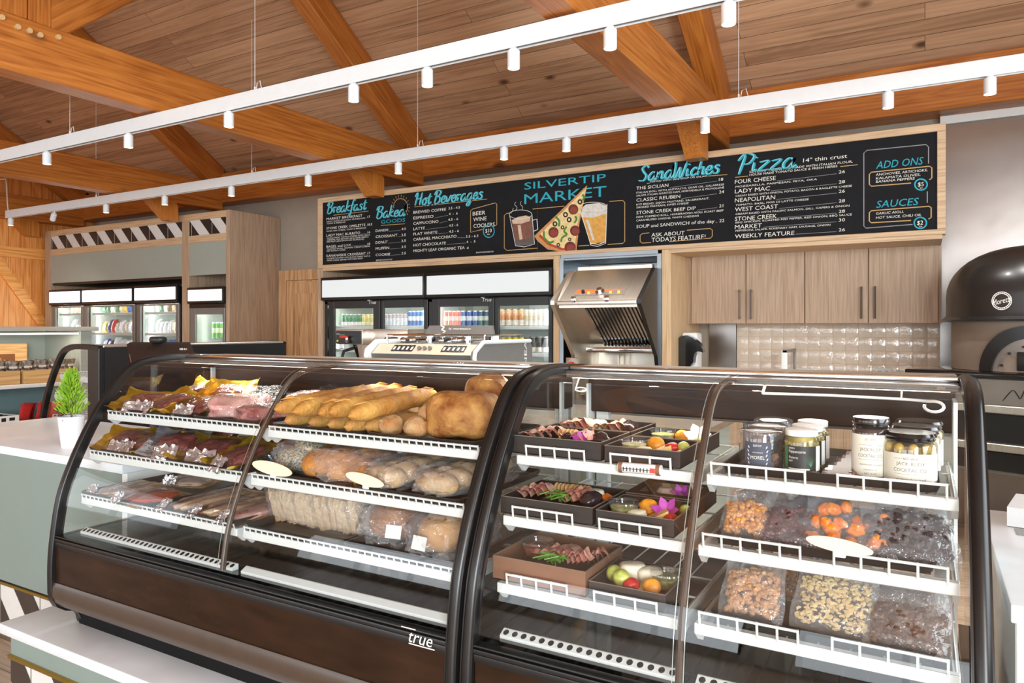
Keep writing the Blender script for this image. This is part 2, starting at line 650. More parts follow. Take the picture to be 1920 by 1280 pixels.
RH = [(-5.4, -1.9, .6, 3.0), (0., 4., 1.05, 3.0)]  # the first opening belongs to the added fill window
b = MB()
wall_with_holes(YH, YW, 3.2, RH, lambda a, c, z0, z1: b.box(XR, XR + .12, a, c, z0, z1))
b.prism([(YF, 3.2), (YW, 3.2), (YW, zc(YW)), (RID, ZR), (YF, ZR - SL * (RID - YF))], XR, XR + .12, 'x')
b.box(XR, XR + .12, YH, YF, 3.2, ZH + .1)
struct(b.build('wall_right', m_wall, smooth=False))
for h in RH:
    window_frame(*h, lambda b, a, c, z0, z1: b.box(XR + .02, XR + .1, a, c, z0, z1))
LH = [(-5.4, -1.9, .6, 3.0)]  # opening for the added left fill window
b = MB()
wall_with_holes(YH, YF, ZH, LH, lambda a, c, z0, z1: b.box(XL - .12, XL, a, c, z0, z1))
struct(b.build('wall_left', m_wall, smooth=False))
window_frame(*LH[0], lambda b, a, c, z0, z1: b.box(XL - .1, XL - .02, a, c, z0, z1))
FH = [(-10.0, -6.4, .45, 3.15), (-5.7, -2.1, .45, 3.15), (-1.4, 2.2, .45, 3.15)]
b = MB()
wall_with_holes(XL - .1, XR + .1, ZH, FH, lambda a, c, z0, z1: b.box(a, c, YH - .12, YH, z0, z1))
struct(b.build('wall_front', m_wall, smooth=False))
for h in FH:
    window_frame(*h, lambda b, a, c, z0, z1: b.box(a, c, YH - .1, YH - .02, z0, z1))
b = MB(); b.box(XL - .2, XR + .2, YH - .2, YF, ZH, ZH + .1); struct(b.build('ceiling', m_ceil, smooth=False))

ang = math.atan(SL)
for nm, y0, y1, rot in (('ceiling', 6.6, RID, ang), ('ceiling', YF - .3, RID, -ang)):
    ln = (abs(y1 - y0)) / cos(ang)
    b = MB()
    if rot > 0:
        b.box(XL - .2, XR + .2, -ln, 0, 0, .12)
        loc = (0, RID, ZR); ex = (-ang, 0, 0)
        b2 = MB(); b2.box(XL - .2, XR + .2, 0, ln, 0, .12); b = b2
    else:
        b.box(XL - .2, XR + .2, -ln, 0, 0, .12)
        loc = (0, RID, ZR); ex = (ang, 0, 0)
    o = b.build(nm, m_ceil, smooth=False)
    o.location, o.rotation_euler = loc, ex
    struct(o)


def beam(name, mb, m, label):
    o = mb.build(name, m, smooth=False)
    o['kind'] = 'structure'
    o['label'] = label
    return o


def local_beam(name, p0, p1, w, h, label, m=None):
    """square timber from p0 to p1 (in a plane X=const), grain along its own y axis; p0-p1 is its lower centre line"""
    p0, p1 = V(p0), V(p1)
    d = p1 - p0
    b = MB(); b.rbox(-w / 2, w / 2, 0, d.length, 0, h, .008, 1)
    o = b.build(name, m or m_firy, smooth=False)
    o.location = p0
    o.rotation_euler = (math.atan2(d.z, d.y), 0, 0)
    o['kind'] = 'structure'; o['label'] = label
    return o


b = MB(); b.rbox(XL, XR, 6.14, 6.395, 3.06, 3.43, .008, 1)
beam('wall_plate_beam', b, m_firx, 'long fir plate beam on top of the back wall')
TIE = 2.96
m_peg = mat('peg_wood', (206, 170, 120), .7)
for tx, w_ in ((-4.69, 'over the middle of the room'), (-7.87, 'nearer the left wall'), (-10.95, 'against the left wall'), (-1.51, 'above the sandwich and pizza menu')):
    o = local_beam('tie_beam', (tx, YF, TIE), (tx, 6.16, TIE), .18, .33, 'orange fir tie beam of the truss ' + w_)
    # principal rafter under the back slope, and its twin
    e = .26
    o = local_beam('rafter', (tx, 6.2, zc(6.2) - e / cos(ang)), (tx, RID, ZR - e / cos(ang)), .18, e, 'sloping fir rafter of the truss ' + w_)
    o.rotation_euler = (pi - ang, 0, 0)
    o.location.z = zc(6.2); o.location.y = 6.2 + 0
    o.location = (tx, 6.2, zc(6.2) - .003)
    local_beam('rafter', (tx, YF, zc(2 * RID - YF) - e / cos(ang)), (tx, RID, ZR - e / cos(ang)), .18, e, 'sloping front fir rafter of the truss ' + w_)
    # king post with struts
    b = MB(); b.rbox(tx - .09, tx + .09, 2.13, 2.275, TIE + .33, ZR - .12, .006, 1); b.rbox(tx - .088, tx + .088, 2.28, 2.41, TIE + .33, ZR - .12, .006, 1)
    beam('king_post', b, m_firz, 'upright fir king post of the truss ' + w_)
    local_beam('strut', (tx, 2.46, 3.24), (tx, 3.85, 4.45), .16, .2, 'diagonal fir strut towards the back wall of the truss ' + w_)
    local_beam('strut', (tx, .75, 4.45), (tx, 2.08, 3.26), .16, .2, 'diagonal fir strut towards the front wall of the truss ' + w_)
    # short knee brace, cut off above the menu
    b = MB(); b.prism([(5.16, 2.965), (5.5, 2.965), (5.535, 2.93), (5.535, 2.745), (5.41, 2.745), (5.395, 2.755)], tx - .07, tx + .07, 'x')
    beam('knee_brace', b, m_brace, 'short slanting fir brace under the truss ' + w_)
    if tx == -4.69:
        for (px, py) in ((2, 33), (32, 51), (54, 58), (74, 66), (108, 70)):
            p = at(px, py, X=tx + .09)
            b = MB(); b.cyl((p.x - .01, p.y, p.z), (p.x + .016, p.y, p.z), .016, 12)
            o = b.build('beam_peg', m_peg)
            o['kind'] = 'structure'; o['label'] = 'round wooden peg in the tie beam'

m_rail = wood('barn_rail', (206, 128, 52), (234, 160, 82), (240, 176, 104), axis='y', ring=3, rough=.4)
# barn wall trim: rails and a diagonal brace
def rail_on_left(name, a, c, w):
    a, c = V(a), V(c)
    d = c - a
    n = V((0, -d.z, d.y)).normalized() * w / 2
    b = MB()
    q = [(a + n), (c + n), (c - n), (a - n)]
    b.prism([(p.y, p.z) for p in q], XL, XL + .03, 'x')
    struct(b.build(name, m_rail, smooth=False))


xw = XL + .02
p1, p2 = at(0, 470, X=xw), at(82, 478, X=xw)
zr_ = (p1.z + p2.z) / 2
rail_on_left('trim_1', (xw, 4.4, zr_), (xw, 6.38, zr_), .15)
p1, p2 = at(0, 497, X=xw), at(78, 604, X=xw)
rail_on_left('trim_2', p1 + (p1 - p2) * .25, p2 + (p2 - p1) * .1, .13)
rail_on_left('trim_3', (xw, 4.9, 0), (xw, 4.9, zr_ + .05), .14)

# door in the back wall
p = at(541, 527, Y=YW - .02)
dx0, dz = p.x, p.z
b = MB(); b.box(dx0, dx0 + .9, YW - .05, YW, 0, dz)
d1 = struct(b.build('door_1', m_knotty, smooth=False))
b = MB()
b.box(dx0 + .02, dx0 + .13, YW - .062, YW - .05, .02, dz - .02); b.box(dx0 + .13, dx0 + .8, YW - .062, YW - .05, dz - .16, dz - .02); b.box(dx0 + .13, dx0 + .8, YW - .062, YW - .05, .9, 1.05)
b.build('door_stile', m_knotty, d1, smooth=False)
b = MB(); b.rbox(dx0 + .045, dx0 + .085, YW - .085, YW - .062, .98, 1.12, .006); b.tube([(dx0 + .065, YW - .085, 1.05), (dx0 + .065, YW - .12, 1.05), (dx0 + .16, YW - .12, 1.05)], .009)
b.build('door_handle', m_blk, d1)
b = MB()
b.box(dx0 - .13, dx0 - .005, YW - .06, YW, 0, dz + .13); b.box(dx0 - .005, dx0 + .9, YW - .06, YW, dz + .005, dz + .13)
struct(b.build('trim_4', m_knotty, smooth=False))

# steel wall sheet behind the pizza oven and its capping strip
b = MB(); b.box(.1, XR, YW - .03, YW - .002, 0, 3.0); b.box(.1, .104, YW - .035, YW - .03, 0, 3.0)
o = b.build('steel_wall_sheet', m_steelw, smooth=False)
tag(o, 'tall wavy stainless steel sheet on the wall behind the pizza oven', 'wall panel', kind='structure')
b = MB(); b.box(.1, XR, YW - .06, YW - .002, 3.0, 3.06)
o = b.build('trim_5', m_white, smooth=False); struct(o)
# ================================================================== lettering
YM = 5.55
_tc = {}


def bfont(s):
    """outline of a string in the built-in font, normalised: x from 0 to 1, baseline 0, cap height 1"""
    if s not in _tc:
        cu = bpy.data.curves.new('t', 'FONT')
        cu.body = s
        cu.resolution_u = 2
        o = bpy.data.objects.new('t', cu)
        COL.objects.link(o)
        bpy.context.view_layer.update()
        me = bpy.data.meshes.new_from_object(o.evaluated_get(bpy.context.evaluated_depsgraph_get()))
        vs = [v.co.copy() for v in me.vertices]
        fs = [tuple(p.vertices) for p in me.polygons]
        bpy.data.objects.remove(o); bpy.data.curves.remove(cu); bpy.data.meshes.remove(me)
        x0, x1 = min(v.x for v in vs), max(v.x for v in vs)
        cap = .729
        _tc[s] = ([((v.x - x0) / (x1 - x0), v.y / cap) for v in vs], fs, (x1 - x0) / cap)
    return _tc[s]


def text_on(mb, s, O, ux, uz, width, h, slant=.0):
    """string s laid on a plane: baseline starts at O, runs along ux for width, cap height h along uz"""
    vs, fs, _ = bfont(s)
    O, ux, uz = V(O), V(ux), V(uz)
    mb.add([O + ux * (x * width + slant * y * h) + uz * (y * h) for x, y in vs], fs)


GL = {
    'a': (.95, [[(.78, .85), (.45, 1), (.1, .55), (.15, .08), (.45, .02), (.75, .5), (.85, .98), (.76, .3), (.88, .0), (1.1, .25)]]),
    'r': (.72, [[(-.05, .3), (.15, .95), (.3, .75), (.22, 0)], [(.26, .55), (.45, .95), (.72, .88)]]),
    'e': (.8, [[(.1, .42), (.55, .55), (.62, .88), (.4, 1), (.12, .6), (.2, .08), (.5, 0), (.88, .35)]]),
    'k': (.85, [[(.3, 1.95), (.2, 1), (.1, 0)], [(.75, .98), (.22, .5), (.6, .12), (.92, .12)]]),
    'f': (.68, [[(.85, 1.7), (.62, 1.95), (.4, 1.3), (.28, .2), (.12, -.75), (-.12, -.6)], [(.02, .92), (.75, 1.02)]]),
    's': (.75, [[(.72, .85), (.42, 1), (.25, .75), (.6, .4), (.48, .03), (.05, .06)]]),
    't': (.66, [[(.4, 1.65), (.28, .6), (.35, .02), (.75, .3)], [(.02, 1.08), (.75, 1.14)]]),
    'd': (.98, [[(.78, .85), (.45, 1), (.1, .55), (.15, .08), (.45, .02), (.75, .5), (.95, 1.95), (.78, .4), (.88, 0), (1.08, .25)]]),
    'o': (.85, [[(.5, 1), (.12, .6), (.2, .05), (.55, .05), (.75, .5), (.52, .98), (.95, .88)]]),
    'v': (.85, [[(.02, .92), (.3, .03), (.72, .92), (.95, .85)]]),
    'g': (.95, [[(.78, .85), (.45, 1), (.1, .55), (.15, .08), (.45, .02), (.75, .5), (.85, .98), (.7, -.2), (.45, -.85), (.15, -.6), (.95, .15)]]),
    'n': (.95, [[(.1, .95), (.12, 0)], [(.14, .5), (.45, .96), (.66, .8), (.66, .1), (.95, .15)]]),
    'w': (1.25, [[(.0, .95), (.12, .1), (.35, .05), (.6, .85), (.68, .1), (.9, .05), (1.2, 1.0)]]),
    'W': (1.45, [[(-.1, 1.5), (.1, 1.85), (.15, .2), (.35, .0), (.7, 1.2), (.78, .1), (1.0, .05), (1.4, 1.9)]]),
    'i': (.48, [[(.12, .95), (.12, .1), (.42, .2)], [(.22, 1.38), (.24, 1.52)]]),
    'c': (.75, [[(.7, .8), (.45, 1), (.1, .5), (.28, .02), (.8, .28)]]),
    'h': (.9, [[(.3, 1.95), (.1, 0)], [(.14, .5), (.45, .96), (.66, .8), (.62, .1), (.9, .15)]]),
    'z': (.95, [[(.08, .9), (.78, .96), (.1, .05), (.92, .08)]]),
    'B': (1.15, [[(.38, 1.8), (.12, 0)], [(-.05, 1.3), (.3, 1.9), (.95, 1.75), (.75, 1.15), (.35, 1.0), (.9, .85), (.92, .25), (.45, -.1), (.1, .2)]]),
    'H': (1.2, [[(-.05, 1.3), (.15, 1.85), (.32, 1.7), (.1, 0)], [(1.05, 1.9), (.85, 0)], [(.12, .85), (1.0, 1.1)]]),
    'S': (1.1, [[(1.02, 1.6), (.7, 1.97), (.25, 1.6), (.5, 1.1), (.85, .6), (.6, .03), (.0, .1)]]),
    'P': (1.1, [[(.42, 1.8), (.12, -.15)], [(-.12, 1.3), (.4, 1.98), (1.12, 1.65), (.85, .95), (.35, .85)]]),
    ' ': (.5, []),
}


def spline(pts, k=6):
    out = []
    n = len(pts)
    for i in range(n - 1):
        a, b_, c, d = pts[max(i - 1, 0)], pts[i], pts[i + 1], pts[min(i + 2, n - 1)]
        for j in range(k):
            t = j / k
            out.append(tuple(.5 * (2 * b_[q] + (c[q] - a[q]) * t + (2 * a[q] - 5 * b_[q] + 4 * c[q] - d[q]) * t * t + (3 * b_[q] - a[q] - 3 * c[q] + d[q]) * t ** 3) for q in range(2)))
    out.append(pts[-1])
    return out


def ribbon(mb, pts, w, F, brush=True):
    """flat stroke through 2-D points; F maps (x, z) to the plane"""
    n = len(pts)
    vs = []
    for i in range(n):
        a, c = pts[max(i - 1, 0)], pts[min(i + 1, n - 1)]
        dx, dz = c[0] - a[0], c[1] - a[1]
        l = math.hypot(dx, dz) or 1
        k = w * (.45 + .75 * abs(dz / l)) if brush else w
        e = min(i, n - 1 - i)
        if brush and e < 2:
            k *= .6 + .2 * e
        nx, nz = -dz / l * k / 2, dx / l * k / 2
        vs += [F(pts[i][0] + nx, pts[i][1] + nz), F(pts[i][0] - nx, pts[i][1] - nz)]
    mb.add(vs, [(2 * i, 2 * i + 1, 2 * i + 3, 2 * i + 2) for i in range(n - 1)])


def script(mb, mb2, s, F, x0, x1, z0, h, w=.3, slant=.18, F2=None):
    """brush lettering: s from x0 to x1 on baseline z0, x-height h"""
    tot = sum(GL[c][0] for c in s)
    kx = (x1 - x0) / tot
    x = 0
    for c in s:
        adv, st = GL[c]
        for q in st:
            pts = [(x0 + (x + p[0]) * kx + slant * p[1] * h, z0 + p[1] * h) for p in spline(q)]
            ribbon(mb, pts, w * h, F)
            if mb2 is not None:
                ribbon(mb2, [(p[0] - .07 * h, p[1] + .05 * h) for p in pts], w * h * .28, F2)
        x += adv


# ================================================================== the menu board
Yb = YM + .012
def mp(zx, zy, half=0):
    """a point of the menu's face measured in one of the two enlarged views of it"""
    p = at((580 if not half else 1180) + zx / 3.2, 230 + zy / 3.2, Y=Yb)
    return p.x, p.z


pl, pr = at(595.3, 372.5, Y=YM), at(1773.5, 229, Y=YM)
mx0, mx1, mz1 = pl.x, pr.x, (pl.z + pr.z) / 2
mz0 = (at(605, 503, Y=YM).z + at(1774, 438, Y=YM).z) / 2
menu = thing('menu_board', 'long black chalkboard menu in a pale wood frame above the drink coolers', 'menu board', (mx0, YM, mz0))
b = MB(); b.box(mx0 + .03, mx1 - .03, Yb, YM + .05, mz0 + .02, mz1 - .02); b.build('board_panel', m_board, menu, smooth=False)
t_ = .045
b = MB(); b.rbox(mx0, mx1, YM, YM + .08, mz1 - .05, mz1, .003, 1); b.rbox(mx0, mx1, YM, YM + .08, mz0, mz0 + .035, .003, 1)
b.rbox(mx0, mx0 + .065, YM, YM + .08, mz0 + .035, mz1 - .05, .003, 1); b.rbox(mx1 - .05, mx1, YM, YM + .08, mz0 + .035, mz1 - .05, .003, 1)
b.build('board_frame', m_oakx, menu, smooth=False)
b = MB(); b.box(-2.93, -2.926, Yb - .0006, Yb, mz0 + .035, mz1 - .05); b.build('panel_joint', m_blk, menu, smooth=False)
FQ = lambda dy: (lambda x, z: (x, Yb - dy, z))
cw, ct, ct2, co, cg = MB(), 'heading', 'highlight', 'underline', 'price_rule'
CHALK = {'heading': m_teal, 'underline': m_ochre, 'price_rule': m_greych, 'highlight': m_teal2}


def T(s, x0, y0, x1, h, half=0, mb=None, slant=.06, y1=None):
    """chalk capitals: baseline from (x0, y0) to x1 in view pixels, h = cap height in view pixels"""
    a = mp(x0, y0, half)
    e = mp(x1, y0 if y1 is None else y1, half)
    a2 = mp(x0, y0 - h, half)
    z = (a[1] + e[1]) / 2 if y1 is not None else a[1]
    tm = MB() if isinstance(mb, str) else cw
    text_on(tm, s, (a[0], Yb - .001, z), (1, 0, 0), (0, 0, 1), e[0] - a[0], a2[1] - a[1], slant)
    if tm is not cw:
        tm.build(mb, CHALK[mb], menu, smooth=False)


def LN(pts, half=0, mb=None, w=.005, dy=.001, sp=False):
    q = [mp(x, y, half) for x, y in pts]
    if sp:
        q = spline(q)
    if mb is None or isinstance(mb, str):
        tm = MB(); ribbon(tm, q, w, FQ(dy), False); tm.build(mb or co, CHALK[mb or co], menu, smooth=False)
    else:
        ribbon(mb, q, w, FQ(dy), False)


def SCR(s, x0, y0, x1, xh, half=0, w=.32):
    a, e = mp(x0, y0, half), mp(x1, y0, half)
    h = mp(x0, y0 - xh, half)[1] - a[1]
    t1, t2 = MB(), MB()
    script(t1, t2, s, FQ(.001), a[0], e[0], a[1], h, w, F2=FQ(.0016))
    hd = t1.build('heading', m_teal, menu, smooth=False)
    t2.build('highlight', m_teal2, hd, smooth=False)


SCR('Breakfast', 105, 545, 340, 34)
LN([(145, 555), (355, 530)])
for s, y, x1, pr_, py in (('MARKET BREAKFAST', 585, 318, '17', 570), ('STONE CREEK OMELETTE', 641, 336, '18.5', 617), ('LADY MAC BURRITO', 684, 305, '16', 663), ('BAGEL and LOX', 751, 250, '18', 733), ('KANANASKIS CROISSANT', 806, 338, '17', 789)):
    T(s, 103, y, x1, 15)
    T(pr_, 349, py + 1, 365 if len(pr_) < 3 else 377, 14)
    LN([(x1 + 4, y - (x1 - 103) * .075), (345, py + 1)], mb=cg, w=.003)
sub = [('EGGS, 2 SLICES OF BACON, MUSHROOMS,', 598, 335), ('TOAST & PRESERVES', 610, 217), ('EGGS, HAM, CHEESE, TOAST & PRESERVES', 655, 340), ('WHOLE WHEAT TORTILLA STUFFED WITH 2 EGGS,', 697, 365), ('CHEDDAR, HASH BROWNS, SALSA, SOUR CREAM &', 708, 355), ('RED FRUIT (ADD BACON OR SAUSAGE $3)', 719, 328), ('TOASTED BAGEL, SALMON, CREAM CHEESE,', 763, 365), ('RED ONION & CAPERS', 774, 217), ('GOURMET STUFFED WITH BLACK FOREST HAM &', 819, 365), ('SWISS CHEESE, SERVED WITH SIDE FRUIT', 831, 322)]
for s, y, x1 in sub:
    T(s, 105, y, x1, 8, slant=.1)
SCR('Baked', 400, 574, 572, 36)
T('GOODS', 430, 606, 575, 22, mb=ct)
LN([(430, 616), (575, 606)])
cx_, cy_ = 548, 505
LN([(cx_ + 42 * cos(radians(a)), cy_ - 50 * sin(radians(a)) - (cx_ * 0)) for a in range(-40, 200, 12)], w=.006)
for a in range(-40, 200, 18):
    LN([(cx_ + 48 * cos(radians(a)), cy_ - 58 * sin(radians(a))), (cx_ + 56 * cos(radians(a)), cy_ - 74 * sin(radians(a)))], w=.004)
for s, y, x1, pr_ in (('DANISH', 656, 472, '4.5'), ('CROISSANT', 692, 528, '3.5'), ('DONUT', 727, 471, '3.5'), ('MUFFIN', 763, 479, '3.5'), ('COOKIE', 801, 485, '2.5')):
    T(s, 398, y, x1, 16)
    T(pr_, 553, y - 11, 579, 15)
    LN([(x1 + 5, y - (x1 - 398) * .065), (548, y - 11)], mb=cg, w=.003)
T('@THECHALKSTYLE', 400, 829, 497, 8, slant=.1)
SCR('Hot Beverages', 632, 497, 1040, 38)
LN([(630, 505), (685, 499)]); LN([(770, 490), (1066, 458)])
T('12 oz - 16 oz', 692, 501, 760, 9)
for s, y, x1, pr_, xa, xb, py in (('BREWED COFFEE', 546, 820, '3.5 - 4.5', 835, 903, 521), ('ESPRESSO', 580, 745, '4  -  6', 837, 890, 555), ('CAPPUCCINO', 613, 775, '4.5 - 6', 833, 893, 589), ('LATTE', 645, 693, '4.5 - 6', 838, 893, 624), ('FLAT WHITE', 676, 768, '4.5 - 6', 838, 897, 660), ('CARAMEL MACCHIATO', 708, 883, '5.5 - 6.5', 940, 1014, 690), ('HOT CHOCOLATE', 743, 819, '4  -  5', 943, 996, 722), ('MIGHTY LEAF ORGANIC TEA', 777, 932, '4', 944, 956, 759)):
    T(s, 624, y, x1, 17)
    T(pr_, xa, py, xb, 15)
    if xa - x1 > 30:
        LN([(x1 + 6, y - (x1 - 624) * .07), (xa - 5, py)], mb=cg, w=.003)
LN([(1040, 640), (968, 657), (968, 528), (980, 518), (1115, 481), (1125, 488), (1125, 612), (1112, 620)], w=.006)
T('BEER', 980, 557, 1056, 24); T('WINE', 983, 592, 1063, 24); T('COOLERS', 985, 631, 1112, 24)
LN([(1077 + 33 * cos(a * pi / 12), 650 - 38 * sin(a * pi / 12)) for a in range(25)], mb=ct, w=.009)
T('$10', 1056, 660, 1094, 24); T('EA.', 1068, 674, 1086, 8)
T('SHAWNSIGNS.CA', 1000, 783, 1106, 9, slant=.15)
T('SILVERTIP', 1290, 402, 1780, 44, mb=ct, slant=0)
T('MARKET', 1290, 488, 1783, 62, mb=ct, slant=0)
LN([(1215, 540), (1185, 544), (1170, 556), (1170, 752), (1185, 766), (1370, 752)], w=.006); LN([(1340, 518), (1530, 500)], w=.006)
LN([(1800, 472), (1880, 466), (1893, 478), (1893, 712), (1880, 724), (1790, 730)], w=.006); LN([(1615, 739), (1680, 735)], w=.006)
# ---- right-hand view
SCR('SandWiches', 55, 352, 540, 46, 1)
LN([(105, 364), (122, 362)], 1); LN([(470, 320), (588, 311)], 1)
T('SERVED WITH SIDE SOUP OR SALAD', 125, 361, 465, 10, 1, slant=.1, y1=322)
def item(s, x0, y, x1, pr_, xa, py, xb, h=20, half=1):
    T(s, x0, y, x1, h, half)
    T(pr_, xa, py, xb, 19, half)
    if xa - x1 > 24:
        LN([(x1 + 8, y - (x1 - x0) * .072), (xa - 12, py + 1)], half, mb=cg, w=.003)
item('THE SICILIAN', 42, 403, 234, '18', 537, 350, 563)
item('CLASSIC REUBEN', 42, 474, 305, '24', 538, 425, 568)
item('STONE CREEK BEEF DIP', 42, 550, 398, '21', 539, 508, 563)
item('SOUP and SANDWICH of the day', 42, 633, 510, '22', 540, 597, 570)
for s, y, x1 in (('ITALIAN ROLL WITH ANTIPASTO, OLIVE OIL, CALABRESE', 421, 568), ('SALAMI, ITALIAN ROASTED HAM, MORTADELLA & PROVOLONE', 439, 568), ('RYE BREAD, DIJON MUSTARD, SAUERKRAUT,', 495, 480), ('SMOKED PASTRAMI, SWISS CHEESE', 513, 355), ('DEMI TORPEDO ROLL, HORSERADISH AIOLI, ROAST BEEF', 572, 565), ('CARAMELIZED ONIONS, WHITE CHEDDAR', 592, 418)):
    T(s, 42, y, x1, 11, 1, slant=.1, y1=y - (x1 - 42) * .078)
LN([(120, 660), (78, 665), (65, 676), (65, 712), (78, 722), (130, 718)], 1, w=.006); LN([(345, 645), (485, 634), (498, 644), (498, 680), (487, 692), (240, 713)], 1, w=.006)
T('ASK ABOUT', 132, 684, 331, 23, 1); T('TODAYS FEATURE!', 133, 716, 456, 27, 1)
SCR('Pizza', 650, 303, 990, 56, 1, .3)
T('14" thin crust', 1042, 238, 1306, 24, 1)
T('SILVERTIP PIZZAS ARE MADE WITH ITALIAN FLOUR,', 720, 303, 1340, 13, 1, slant=.1, y1=238); T('HOUSE MADE TOMATO SAUCE & FRESH HERBS', 720, 320, 1248, 13, 1, slant=.1, y1=266)
LN([(635, 328), (712, 320)], 1); LN([(1265, 263), (1370, 252)], 1)
for s, y, x1, pr_, py in (('FOUR CHEESE', 367, 878, '26', 305), ('LADY MAC', 424, 843, '28', 365), ('NEAPOLITAN', 478, 874, '26', 421), ('WEST COAST', 533, 891, '28', 479), ('STONE CREEK', 589, 884, '28', 541), ('MARKET', 638, 794, '30', 593), ('WEEKLY FEATURE', 694, 990, '26', 652)):
    item(s, 633, y, x1, pr_, 1256, py, 1293, h=25)
for s, y, x1 in (('MOZZARELLA, PARMESAN, FETA, OKA', 387, 1126), ('CREAM BASED WITH ONION, POTATO, BACON & RACLETTE CHEESE', 443, 1335), ('TOMATO, BASIL, FIOR DI LATTE CHEESE', 500, 1076), ('CREAM BASED WITH PACIFIC SALMON, DILL, CAPERS & ONION', 556, 1320), ('BBQ CHICKEN, ROASTED RED PEPPER, RED ONION, BBQ SAUCE', 608, 1335), ('PEPPERONI, SALAMI, ROSEMARY HAM, SAUSAGE, ONION', 659, 1206)):
    T(s, 637, y, x1, 11, 1, slant=.1, y1=y - (x1 - 637) * .082)
LN([(1795, 245), (1795, 145), (1780, 131), (1425, 166), (1407, 182), (1407, 620), (1420, 632), (1700, 610)], 1, mb=cg, w=.006); LN([(1788, 412), (1788, 480)], 1, mb=cg, w=.006)
T('ADD ONS', 1480, 277, 1757, 46, 1, mb=ct, slant=.2); T('SAUCES', 1480, 511, 1730, 44, 1, mb=ct, slant=.2)
LN([(1690, 362), (1452, 381), (1440, 370), (1440, 310), (1452, 297), (1800, 261), (1815, 270), (1815, 332), (1800, 342)], 1, w=.007)
LN([(1690, 586), (1452, 600), (1440, 590), (1440, 540), (1452, 528), (1798, 501), (1811, 510), (1811, 568), (1795, 578)], 1, w=.007)
for s, y, x1 in (('ANCHOVIES, ARTICHOKE,', 318, 1790), ('KALAMATA OLIVES,', 341, 1746), ('BANANA PEPPERS', 361, 1711), ('GARLIC AIOLI,', 553, 1645), ('HOT SAUCE, CHILI OIL', 580, 1753)):
    T(s, 1479, y, x1, 15, 1, slant=.1, y1=y - (x1 - 1479) * .086)
for cx_, cy_, s in ((1750, 371, '$5'), (1746, 601, '$2')):
    LN([(cx_ + 37 * cos(a * pi / 12), cy_ - 33 * sin(a * pi / 12)) for a in range(25)], 1, mb=ct, w=.009)
    T(s, cx_ - 20, cy_ + 12, cx_ + 16, 26, 1); T('EA.', cx_ - 6, cy_ + 25, cx_ + 14, 8, 1)
cw.build('white_lettering', m_chalk, menu, smooth=False, label='white chalk menu lettering')

# painted pictures: coffee mug, pizza slice, beer glass
def poly(mb, pts, half=0, dy=.002):
    q = [mp(x, y, half) for x, y in pts]
    mb.add([(x, Yb - dy, z) for x, z in q], [tuple(range(len(q)))[::-1]])


def ell(cx, cy, rx, ry, n=20, t0=0):
    return [(cx + rx * cos(2 * pi * i / n + t0), cy + ry * sin(2 * pi * i / n + t0)) for i in range(n)]


def fmat(n, c, v=.18, s=30):
    return mat('paint_' + n, c, .75, var=v, scale=s)


pc, pk, pw_ = MB(), MB(), MB()
mug = MB(); mug.k = 0
poly(mug, [(1212, 580), (1335, 560), (1352, 730), (1240, 742)], dy=.0012)
mug.k = 1
poly(mug, [(1218, 590), (1325, 570), (1338, 690), (1238, 706)], dy=.0016)
mug.k = 2
poly(mug, [(1216, 585), (1250, 566), (1300, 556), (1326, 566), (1322, 590), (1270, 606), (1222, 606)], dy=.002)
poly(mug, [(1250, 615), (1268, 612), (1280, 698), (1262, 702)], dy=.002)
o = mug.build('mug_painting', [fmat('glass', (96, 84, 80)), fmat('coffee', (122, 78, 62)), fmat('foam', (206, 176, 150))], menu, smooth=False, label='painted glass mug of coffee')
b = MB()
e_ = ell(1268, 550, 68, 27)
LN(e_ + e_[:1], mb=b, w=.004, dy=.0024)
LN([(1203, 560), (1238, 738), (1290, 745), (1352, 728), (1336, 545)], mb=b, w=.005, dy=.0024)
LN([(1342, 585), (1366, 578), (1372, 640), (1348, 650)], mb=b, w=.007, dy=.0024)
LN([(1240, 475), (1232, 490), (1246, 508), (1236, 530)], mb=b, w=.003, sp=True); LN([(1272, 472), (1266, 488), (1280, 505), (1276, 525)], mb=b, w=.003, sp=True); LN([(1225, 512), (1218, 528)], mb=b, w=.003)
b.build('mug_outline', m_chalk, o, smooth=False)
sl = MB()
sl.k = 0; poly(sl, [(1668, 375), (1350, 680), (1372, 712), (1430, 760), (1520, 774), (1604, 766), (1622, 600)], dy=.0028)
sl.k = 1; poly(sl, [(1664, 392), (1386, 668), (1440, 722), (1520, 752), (1592, 748), (1612, 600)], dy=.0031)
sl.k = 2; poly(sl, [(1386, 668), (1378, 682), (1435, 735), (1518, 765), (1594, 760), (1592, 748), (1520, 752), (1440, 722)], dy=.0033)
for cx_, cy_, r in ((1585, 520, 30), (1466, 658, 31), (1595, 648, 30), (1566, 748, 34)):
    sl.k = 3; poly(sl, ell(cx_, cy_, r, r * 1.05), dy=.0036)
    sl.k = 4; poly(sl, ell(cx_ + 3, cy_ + 4, r * .75, r * .72, t0=.2), dy=.0039)
for cx_, cy_, r in ((1625, 475, 15), (1538, 552, 15), (1560, 582, 15), (1475, 607, 15), (1520, 628, 11), (1495, 733, 11), (1563, 700, 10)):
    sl.k = 5; poly(sl, ell(cx_, cy_, r, r * 1.1), dy=.0036)
    sl.k = 1; poly(sl, ell(cx_, cy_, r * .42, r * .5), dy=.0039)
sl.k = 6
for pts in ([(1478, 562), (1500, 590), (1498, 622)], [(1596, 560), (1604, 580), (1590, 602)], [(1545, 622), (1530, 650), (1545, 670), (1518, 690), (1512, 715)], [(1408, 650), (1412, 690), (1440, 718), (1468, 712)], [(1640, 430), (1650, 450), (1640, 465)]):
    ribbon(sl, spline([mp(*p) for p in pts]), .018, FQ(.0038), False)
